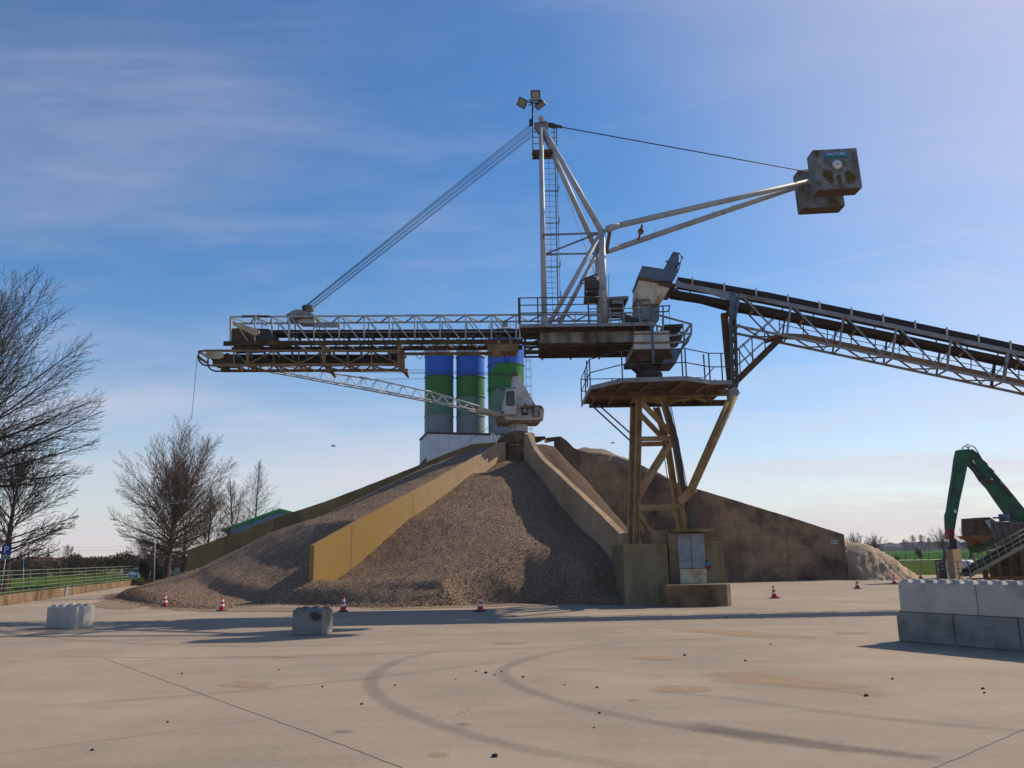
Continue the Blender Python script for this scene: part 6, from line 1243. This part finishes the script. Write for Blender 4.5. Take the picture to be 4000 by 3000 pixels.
for pts in (((3758, 1754), (3762, 1746), (3770, 1743), (3780, 1748), (3782, 1756)), ((3782, 1754), (3786, 1744), (3796, 1741), (3808, 1748), (3818, 1764), (3834, 1792), (3852, 1810)), ((3738, 1790), (3734, 1830), (3726, 1876), (3718, 1930), (3712, 1985)), ((3800, 1816), (3810, 1834), (3822, 1828)), ((3820, 1840), (3830, 1862), (3838, 1858)), ((3846, 1803), (3856, 1812), (3862, 1836), (3880, 1850), (3905, 1880), (3940, 1920))): mb.path([f(x, y, MH-.05) for x, y in pts], .045, 6)
mb.build('hydraulic_hose', 'cable_black', mh)
mb = MB()
for x, y in ((3864, 1836), (3880, 1860), (3920, 1905), (3940, 1930)): mb.bar(f(x, y-6, MH-.1), f(x+16, y+10, MH-.1), .2, .2)
mb.build('valve_block', 'black_metal', mh)
plateprism([(3727, 1991), (3738, 1994), (3736, 2004), (3726, 2002)], .02, 'sticker', 'sign_white', MH-.03, 0)
b0 = f(4100, 2120, MH); mb = MB(); mb.box((b0.x-1.6, MH*K-1.2, 1.9), (b0.x+3.6, MH*K+1.8, 3.6)); mb.build('upper_body', 'green_paint', mh, bevel=.08)
mb = MB(); mb.box((b0.x-1.5, MH*K-1.3, 3.62), (b0.x-.1, MH*K-.1, 5.0)); mb.build('cab', 'glass_dark', mh, bevel=.08)
for s in (-1, 1):
    mb = MB(); mb.box((b0.x-1.8, MH*K+s*1.3-.35, 0), (b0.x+3.2, MH*K+s*1.3+.35, .95)); mb.build('track', 'black_metal', mh, bevel=.3)
mb = MB(); mb.lathe((b0.x+.7, MH*K+.2, 0), [(1.0, .9), (1.0, 1.9)], 20); mb.build('turntable', 'dark_steel', mh)
# birds
def bird(p, s, label, ang=0):
    mb = MB(); c = V(p); ax = V((cos(ang), 0, sin(ang)*.3)); vs = []; fs = []; n = 8; pr_ = [(-.5, .01), (-.42, .05), (-.2, .10), (.05, .13), (.25, .10), (.34, .07), (.44, .08), (.52, .06), (.62, .01)]
    for t, r in pr_:
        for i in range(n): a_ = 2*pi*i/n; vs.append(c+(ax*t+V((0, cos(a_)*r, sin(a_)*r)))*s)
    fs = [(j*n+i, j*n+(i+1) % n, (j+1)*n+(i+1) % n, (j+1)*n+i) for j in range(len(pr_)-1) for i in range(n)]; mb.add(vs, fs, True); return mb, c, ax
for x, y, d, s, perch, lab in ((1302, 1742, 60, .55, 0, 'dark bird flying left of the silos'), (2392, 1730, 60, .5, 0, 'dark bird flying left of the rusty tower'), (3778, 1738, MH, .42, 1, 'dark bird perched on the hoses atop the green boom')):
    mb, c, ax = bird(A(x, y, d), s, lab, .6 if perch else 0); t = thing('bird', A(x, y, d), lab, 'bird'); mb.build('body', 'bird_dark', t)
    for sd_ in (-1, 1):
        w = MB(); q = c+V((0, .1*s*sd_, .05*s)); 
        if perch: w.add([c+ax*.15*s+V((0, .12*s*sd_, .06*s)), c-ax*.5*s+V((0, .05*s*sd_, .0)), c-ax*.1*s+V((0, .14*s*sd_, -.06*s))], [(0, 1, 2)])
        else: w.add([c+ax*.2*s+V((0, .08*s*sd_, .05*s)), c+ax*.1*s+V((0, .55*s*sd_, .16*s)), c-ax*.25*s+V((0, 1.0*s*sd_, .02*s)), c-ax*.1*s+V((0, .5*s*sd_, .10*s)), c-ax*.2*s+V((0, .08*s*sd_, .03*s))], [(0, 1, 2, 3, 4)])
        w.build('wing', 'bird_dark', t)
# concrete pillar, bin, tank, rails
DP = 47; f = lambda x, y, d=DP: A(x, y, d); gp = lambda x, d: V((A(x, 2250, d).x, d*K, 0))
cpil = thing('concrete_pillar', gp(3733, 47), 'tan rectangular pillar standing under the green stick', 'pillar')
mb = MB(); z_ = f(3720, 2145).z; mb.prism([gp(3706, 47), gp(3732, 46.2), gp(3764, 47.2), gp(3740, 48)], (0, 0, z_)); mb.build('shaft', 'box_board', cpil, bevel=.03)
bn_ = thing('waste_bin', gp(3682, 48), 'black open bin left of the tan pillar', 'bin'); mb = MB(); zb_ = A(3680, 2190, 48).z; q = [gp(3658, 48), gp(3700, 47.6), gp(3706, 49.4), gp(3662, 49.6)]; mb.prism(q, (0, 0, zb_)); mb.build('shell', 'dark_steel', bn_, bevel=.03)
mb = MB(); 
for i in range(4): mb.bar(q[i]+V((0, 0, zb_)), q[(i+1) % 4]+V((0, 0, zb_)), .1)
mb.build('rim', 'black_metal', bn_)
tk = thing('white_tank', gp(3778, 52), 'white rounded tank behind the tan pillar', 'tank'); mb = MB(); ct = A(3778, 2215, 52); mb.tube(A(3742, 2212, 52), A(3798, 2212, 52), S(24, 52), n=20); mb.build('shell', 'white_clad', tk, bevel=.08); mb = MB(); mb.box((A(3750, 2212, 52).x, 52*K-.4, 0), (A(3792, 2212, 52).x, 52*K+.4, A(3750, 2230, 52).z)); mb.build('cradle', 'dark_steel', tk)
gr_ = thing('guard_rail', gp(3720, 45.5), 'pale tubular guard rail in front of the tan pillar', 'railing'); mb = MB(); D = 45.5
mb.tube(A(3656, 2196, D), A(3790, 2194, D), .035, n=6); mb.tube(A(3660, 2224, D), A(3788, 2220, D), .03, n=6); mb.tube(A(3656, 2196, D), A(3704, 2222, D), .03, n=6); mb.tube(A(3716, 2228, D), A(3760, 2250, D), .03, n=6)
for x in (3660, 3704, 3740, 3782): p = A(x, 2195, D); mb.bar(V((p.x, p.y, 0)), p, .06)
mb.build('rail', 'pole_grey', gr_)
# crusher plant
CR = 44.5; f = lambda x, y, d=CR: A(x, y, d)
cu_ = thing('crusher_plant', gp(3930, 45), 'brown and rusty screening plant with railed inclined conveyor at the right edge', 'machine')
def cpz(pts, dpt, name, m, d=CR, bev=.02): mb = MB(); mb.prism([f(x, y, d) for x, y in pts], (0, dpt, 0)); return mb.build(name, m, cu_, bevel=bev)
cpz([(3817, 2022), (3868, 2020), (3872, 2090), (3822, 2094), (3817, 2060)], 2.4, 'hopper_end', 'crusher_brown', 45)
cpz([(3868, 2020), (3890, 2036), (4010, 2040), (4060, 2060), (4060, 2120), (3990, 2130), (3900, 2130), (3876, 2100)], 2.6, 'hopper_side', 'crusher_grey', 44.8)
mb = MB()
for x in (3884, 3912, 3940, 3968, 3996): mb.bar(f(x, 2042, 44.72), f(x+22, 2112, 44.72), .12, .14)
mb.bar(f(3868, 2040, 44.7), f(4040, 2044, 44.7), .14); mb.build('hopper_rib', 'crusher_grey', cu_)
cpz([(3848, 2035), (3868, 2028), (3871, 2068)], .06, 'gusset_plate', 'sign_grey', 44.7, 0)
cpz([(3786, 2093), (3862, 2088), (3872, 2096), (3870, 2130), (3836, 2126), (3826, 2112), (3800, 2101)], 2.0, 'rust_skirt', 'crusher_rust', 44.9)
cpz([(3818, 2134), (3850, 2128), (3885, 2108), (3892, 2138), (3832, 2160)], 1.6, 'chute', 'chute_green', 44.6)
mb = MB(); mb.lathe(A(3925, 2036, 46), [(0, 0), (S(19, 46), 0), (S(20, 46), S(27, 46)), (S(17, 46), S(27, 46)), (0, S(20, 46))], 20); mb.build('motor_drum', 'blue_grey_steel', cu_)
mb = MB(); mb.bar(f(3880, 2023, 45.4), f(3920, 2022, 45.4), .14)
for y in (2033, 2058): mb.tube(f(3787, y, 45.2), f(3817, y-1, 45.2), .04, n=6); mb.tube(f(3787, y, 45.2), f(3820, y+12, 45.2), .03, n=6)
for x in (3787, 3800): mb.bar(f(x, 2033, 45.2), f(x, 2094, 45.2), .06)
mb.build('platform_rail', 'dark_steel', cu_)
# its inclined conveyor with railing
ic = [f(3792, 2240, 44), f(4060, 2092, 44)]; mb = MB()
mb.prism([ic[0], ic[1], ic[1]-V((0, 0, .28)), ic[0]-V((0, 0, .28))], (0, .12, 0)); mb.prism([ic[0]+V((0, 1.5, 0)), ic[1]+V((0, 1.5, 0)), ic[1]+V((0, 1.5, -.28)), ic[0]+V((0, 1.5, -.28))], (0, .12, 0)); mb.build('conveyor_frame', 'rail_grey', cu_)
mb = MB(); mb.prism([ic[0]+V((.1, .15, .25)), ic[1]+V((0, .15, .25)), ic[1]+V((0, .15, .05)), ic[0]+V((.1, .15, .05))], (0, 1.3, 0)); mb.build('conveyor_belt', 'rubber', cu_)
mb = MB()
for k in range(1, 4): d_ = V((0, 0, .36*k)); mb.tube(ic[0]+d_+V((.1, 0, 0)), ic[1]+d_, .03, n=6)
for k in range(10): p = ic[0].lerp(ic[1], k/9.5); mb.bar(p, p+V((-.22, 0, 1.1)), .06)
mb.build('conveyor_rail', 'rail_grey', cu_)
mb = MB()
for x, y in ((3845, 2250), (3895, 2255), (3940, 2255), (3985, 2255)): p = f(x, 2200, 45); t = lerp_list([3792, 4060], [2240, 2092], x); q = f(x, t, 45); mb.bar(V((p.x, p.y, 0)), q, .28, .3)
mb.bar(f(3880, 2235, 45.2), f(3990, 2180, 45.2), .14); mb.bar(f(3900, 2180, 45.4), f(4000, 2250, 45.4), .12); mb.bar(f(3960, 2170, 45.4), f(4010, 2230, 45.4), .12); mb.build('support_leg', 'crusher_brown', cu_)
mb = MB(); rnd = random.Random(4)
for k in range(26): x = rnd.uniform(3880, 4020); y = rnd.uniform(2190, 2245); p = f(x, y, 45.6); mb.bar(p, p+V((rnd.uniform(-.7, .7), rnd.uniform(-.3, .3), rnd.uniform(-.4, .4))), .12, .1)
mb.box(tuple(f(3900, 2256, 46.2)), tuple(f(4060, 2150, 47))); mb.build('underframe', 'crusher_brown', cu_)
mb = MB(); mb.bar(gp(3776, 44)+V((0, 0, .12)), gp(3850, 44)+V((0, 0, .12)), .3, .22); mb.bar(gp(3850, 44.4)+V((0, 0, .15)), gp(4040, 44.6)+V((0, 0, .15)), .3, .3); mb.build('skid', 'crusher_rust', cu_)
# ================================================================== pollard willows, field trees, far wood
WIL = sty(.085, (54, 8), (0, .06, .04), (.02, .035, .08), (0, 0, 0), (.84, .12), ((70, 8), (35, 25)), (1.7, .30), (.0, .4), (.10, .5), 2)
for i, (px, d, hgt, rad, lab) in enumerate(((3347, 105, 6.2, 2.3, 'bare pollard willow rising right behind the sand heap'), (3428, 120, 6.1, 2.5, 'bare pollard willow right of the sand heap with clear trunk'), (3700, 126, 7.4, 3.2, 'bare pollard willow behind the hanging green stick'), (3806, 128, 8.1, 3.6, 'bare pollard willow between green stick and screening plant'))):
    tree('pollard_willow', gz(px, d), hgt, rad, 70+i, WIL, lab, 'pollard willows along the track', ('bark', 'twigs_far'), .022)
for i, (px, d, hgt, rad) in enumerate(((3552, 330, 8.4, 3.0), (3585, 335, 10.4, 4.0), (3622, 332, 10.8, 4.2), (3645, 338, 9.0, 3.0))):
    tree('field_tree', gz(px, d), hgt, rad, 90+i, BUSHY, ('low bare tree at the left end of the copse', 'tall rounded bare tree second in the copse', 'tallest bare tree third in the copse', 'bare tree at the right end of the copse')[i], 'bare trees of the copse in the field', ('bark', 'twigs_far'), .035)
tree('field_tree', gz(3606, 118), 2.9, .8, 95, OVAL, 'thin crooked sapling by the farm track', None, ('bark', 'twigs'), .02, (-.25, 0))
for i, (px, d) in enumerate(((3448, 112), (3473, 114), (3506, 118))): shrub('field_shrub', gz(px, d), .9, .6, 1.3+.5*(i == 1), 160, 120+i, 'hedge_brown', ('rusty weed tuft at the field edge nearest the sand heap', 'taller rusty weed tuft at the field edge', 'sparse brown weed tuft right of the taller tuft')[i], 'shrub', .12)
# field fence posts and wire
ff = thing('field_fence', gp(3560, 122), 'thin wire fence with wooden posts along the field', 'fence'); wr = MB()
P = [gp(x, 122) for x in (3480, 3508, 3545, 3583, 3637, 3680, 3722, 3776, 3830)]
for p in P: mb = MB(); mb.bar(p, p+V((0, 0, 1.5)), .1); mb.build('post', 'bark', ff)
for h in (.5, 1.0, 1.4): wr.path([p+V((0, 0, h)) for p in P], .012, 4)
wr.build('wire', 'cable_black', ff)
fg = thing('mesh_fence', gp(3560, 58), 'low wire fence at the back edge of the yard right of the sand', 'fence'); wr = MB(); P = [gp(x, 58.5) for x in (3460, 3530, 3600, 3665, 3740)]
for p in P: mb = MB(); mb.bar(p, p+V((0, 0, 1.3)), .06); mb.build('post', 'rail_grey', fg)
for h in (.3, .8, 1.25): wr.path([p+V((0, 0, h)) for p in P], .014, 4)
wr.build('wire', 'rail_grey', fg)
# far wood on the horizon: one mass
mb = MB(); rnd = random.Random(9); Y = 900
for k in range(420):
    x = rnd.uniform(-120, 900); y = Y+rnd.uniform(0, 60); r = rnd.uniform(5, 11); h = 6+5*abs(noise.noise(V((x*.01, 3.1, 0))))+3*(x > 560)
    mb.ball((x, y, h*.5), 1, (r*1.4, r, h*.62+rnd.uniform(-1, 1)), 7, 5)
for v in mb.v: v += V((0, 0, noise.noise(V((v.x*.25, v.y*.25, v.z*.4)))*2.0))
tag(mb.build('far_wood', 'far_wood'), 'hazy blue line of woods on the horizon', 'wood', kind='stuff')
mb = MB()
for k in range(9000):
    x = rnd.uniform(-330, -60); y = 190+rnd.uniform(0, 30); h = 3.0+2.6*abs(noise.noise(V((x*.035, 1.1, 0))))+1.2*noise.noise(V((x*.2, 4.1, 0))); z = h*rnd.random()**.7
    d1_ = V((rnd.uniform(-1, 1), rnd.uniform(-1, 1), rnd.uniform(.1, 1.4))).normalized()*rnd.uniform(.3, .8); d2_ = d1_.orthogonal().normalized()*rnd.uniform(.08, .3); p = V((x, y, z)); mb.add([p-d1_, p+d2_, p+d1_, p-d2_], [(0, 1, 2, 3)])
tag(mb.build('far_wood', 'hedge_brown'), 'brownish far woods behind the left meadow', 'wood', kind='stuff')
# grass tufts along the left verge
mb = MB()
for k in range(7000):
    t = rnd.uniform(-.6, 1.0); s = rnd.random()**1.6*9; p = w_a+(w_b-w_a)*t+wn*(.35+s); p.z = 0; h = rnd.uniform(.08, .26); d = V((rnd.uniform(-1, 1), rnd.uniform(-1, 1), 0)).normalized()*.02
    mb.add([p-d, p+d, p+V((rnd.uniform(-.08, .08), rnd.uniform(-.08, .08), h))], [(0, 1, 2)])
tag(mb.build('meadow_grass', 'grass'), 'short green grass of the meadow behind the fence', 'grass', kind='stuff')
# ================================================================== light, sky, haze
SUN = V((1.12, .66, 1.0)).normalized(); EL = math.asin(SUN.z); AZ = atan2(SUN.x, SUN.y)
w = bpy.data.worlds.new('World'); sc.world = w; w.use_nodes = True; nt = w.node_tree; N = nt.nodes; L = nt.links
bg = N['Background']; sky = N.new('ShaderNodeTexSky'); sky.sky_type = 'NISHITA'; sky.sun_disc = False; sky.sun_elevation = EL; sky.sun_rotation = AZ; sky.air_density = 1.0; sky.dust_density = DUST; sky.ozone_density = OZ; sky.altitude = 0
tc = N.new('ShaderNodeTexCoord'); sx = N.new('ShaderNodeSeparateXYZ'); L.new(tc.outputs['Generated'], sx.inputs[0])
def mth(op, a, b=None):
    m = N.new('ShaderNodeMath'); m.operation = op
    for i, v in enumerate((a, b)):
        if v is None: continue
        if hasattr(v, 'node'): L.new(v, m.inputs[i])
        else: m.inputs[i].default_value = v
    return m.outputs[0]
zc_ = mth('ADD', mth('MAXIMUM', sx.outputs[2], 0), .12)
cx = N.new('ShaderNodeCombineXYZ'); L.new(mth('DIVIDE', sx.outputs[0], zc_), cx.inputs[0]); L.new(mth('DIVIDE', sx.outputs[1], zc_), cx.inputs[1])
def cloud(scale, rot, stretch, lo, hi, det=8, rough=.62, off=0):
    mp = N.new('ShaderNodeMapping'); mp.inputs['Rotation'].default_value = (0, 0, rot); mp.inputs['Scale'].default_value = stretch; mp.inputs['Location'].default_value = (off, off*.7, 0); L.new(cx.outputs[0], mp.inputs[0])
    n = N.new('ShaderNodeTexNoise'); n.inputs['Scale'].default_value = scale; n.inputs['Detail'].default_value = det; n.inputs['Roughness'].default_value = rough; n.inputs['Distortion'].default_value = .6; L.new(mp.outputs[0], n.inputs['Vector'])
    r = N.new('ShaderNodeMapRange'); r.interpolation_type = 'SMOOTHSTEP'; r.inputs[1].default_value = lo; r.inputs[2].default_value = hi; L.new(n.outputs['Fac'], r.inputs[0]); return r.outputs[0]
c1 = cloud(.8, .5, (.6, 1.5, 1), .42, .78, off=3.3); c2_ = cloud(2.2, .25, (.5, 1.4, 1), .45, .8, off=8.1); c3_ = cloud(.35, -.3, (1, 1, 1), .35, .75, 4, off=1.7)
low = N.new('ShaderNodeMapRange'); low.interpolation_type = 'SMOOTHSTEP'; low.inputs[1].default_value = .62; low.inputs[2].default_value = .30; low.inputs[3].default_value = .18; low.inputs[4].default_value = .5; L.new(sx.outputs[2], low.inputs[0])
fac = mth('MULTIPLY', mth('ADD', mth('MULTIPLY', c1, low.outputs[0]), mth('MULTIPLY', c2_, .36)), mth('ADD', mth('MULTIPLY', c3_, .8), .2))
ds = N.new('ShaderNodeVectorMath'); ds.operation = 'DOT_PRODUCT'; L.new(tc.outputs['Generated'], ds.inputs[0]); ds.inputs[1].default_value = SUN
veil = N.new('ShaderNodeMapRange'); veil.interpolation_type = 'SMOOTHSTEP'; veil.inputs[1].default_value = .68; veil.inputs[2].default_value = 1.0; veil.inputs[4].default_value = .5; L.new(ds.outputs['Value'], veil.inputs[0])
hor = N.new('ShaderNodeMapRange'); hor.interpolation_type = 'SMOOTHERSTEP'; hor.inputs[1].default_value = .34; hor.inputs[2].default_value = -.02; hor.inputs[4].default_value = .74; L.new(sx.outputs[2], hor.inputs[0])
mp4 = N.new('ShaderNodeMapping'); mp4.inputs['Scale'].default_value = (2.2, 2.2, 15); L.new(tc.outputs['Generated'], mp4.inputs[0]); n4 = N.new('ShaderNodeTexNoise'); n4.inputs['Scale'].default_value = 1.5; n4.inputs['Detail'].default_value = 7; n4.inputs['Roughness'].default_value = .6; L.new(mp4.outputs[0], n4.inputs['Vector'])
r4 = N.new('ShaderNodeMapRange'); r4.interpolation_type = 'SMOOTHSTEP'; r4.inputs[1].default_value = .38; r4.inputs[2].default_value = .68; r4.inputs[3].default_value = .55; r4.inputs[4].default_value = 1.12; L.new(n4.outputs['Fac'], r4.inputs[0])
fac = mth('ADD', mth('MULTIPLY', fac, 1.0), mth('ADD', veil.outputs[0], mth('MULTIPLY', hor.outputs[0], r4.outputs[0])))
# contrail on the right: a thin great-circle band
va, vb = ray(2900, 1105).normalized(), ray(3800, 905).normalized(); nn_ = va.cross(vb).normalized()
dn = N.new('ShaderNodeVectorMath'); dn.operation = 'DOT_PRODUCT'; L.new(tc.outputs['Generated'], dn.inputs[0]); dn.inputs[1].default_value = nn_
band = mth('SUBTRACT', 1, mth('MINIMUM', mth('MULTIPLY', mth('ABSOLUTE', dn.outputs['Value']), 260), 1))
da = N.new('ShaderNodeVectorMath'); da.operation = 'DOT_PRODUCT'; L.new(tc.outputs['Generated'], da.inputs[0]); da.inputs[1].default_value = ((va+vb)*.5).normalized()
lim = N.new('ShaderNodeMapRange'); lim.interpolation_type = 'SMOOTHSTEP'; lim.inputs[1].default_value = .985; lim.inputs[2].default_value = .997; L.new(da.outputs['Value'], lim.inputs[0])
fac = mth('ADD', fac, mth('MULTIPLY', mth('MULTIPLY', band, lim.outputs[0]), mth('MULTIPLY', mth('ADD', c2_, .35), .16)))
hs_ = N.new('ShaderNodeHueSaturation'); hs_.inputs['Saturation'].default_value = SKY_SAT; hs_.inputs['Value'].default_value = 1; L.new(sky.outputs[0], hs_.inputs['Color'])
mx = N.new('ShaderNodeMix'); mx.data_type = 'RGBA'; L.new(mth('MINIMUM', fac, .88), mx.inputs[0]); tn = N.new('ShaderNodeMix'); tn.data_type = 'RGBA'; tn.blend_type = 'MULTIPLY'; tn.inputs[0].default_value = 1; L.new(hs_.outputs[0], tn.inputs[6]); tn.inputs[7].default_value = TINT; L.new(tn.outputs[2], mx.inputs[6]); mx.inputs[7].default_value = CLOUD
L.new(mx.outputs[2], bg.inputs['Color']); bg.inputs['Strength'].default_value = SKY_STR
sl = bpy.data.lights.new('sun', 'SUN'); so_ = bpy.data.objects.new('sun', sl); C.objects.link(so_); sl.energy = SUN_E; sl.angle = radians(.5); sl.color = (1.0, .88, .72)
so_.rotation_euler = SUN.to_track_quat('Z', 'Y').to_euler(); so_.location = (0, 0, 60)
if HAZE > 0:
    hm = bpy.data.materials.new('haze'); hm.use_nodes = True; n_ = hm.node_tree.nodes; n_.remove(n_['Principled BSDF']); pv = n_.new('ShaderNodeVolumePrincipled'); pv.inputs['Color'].default_value = (.92, .90, 1, 1); pv.inputs['Density'].default_value = HAZE; pv.inputs['Anisotropy'].default_value = .0
    hm.node_tree.links.new(pv.outputs[0], n_['Material Output'].inputs['Volume']); MAT['haze'] = hm
    mb = MB(); mb.box((-1600, -60, -1.2), (1600, 1200, 45)); tag(mb.build('haze', 'haze'), kind='stuff')
sc.view_settings.view_transform = 'Standard'; sc.view_settings.look = 'None'; sc.view_settings.exposure = EXPO; sc.view_settings.gamma = 1
sc.render.engine = 'CYCLES'; sc.render.resolution_x = 1024; sc.render.resolution_y = 768
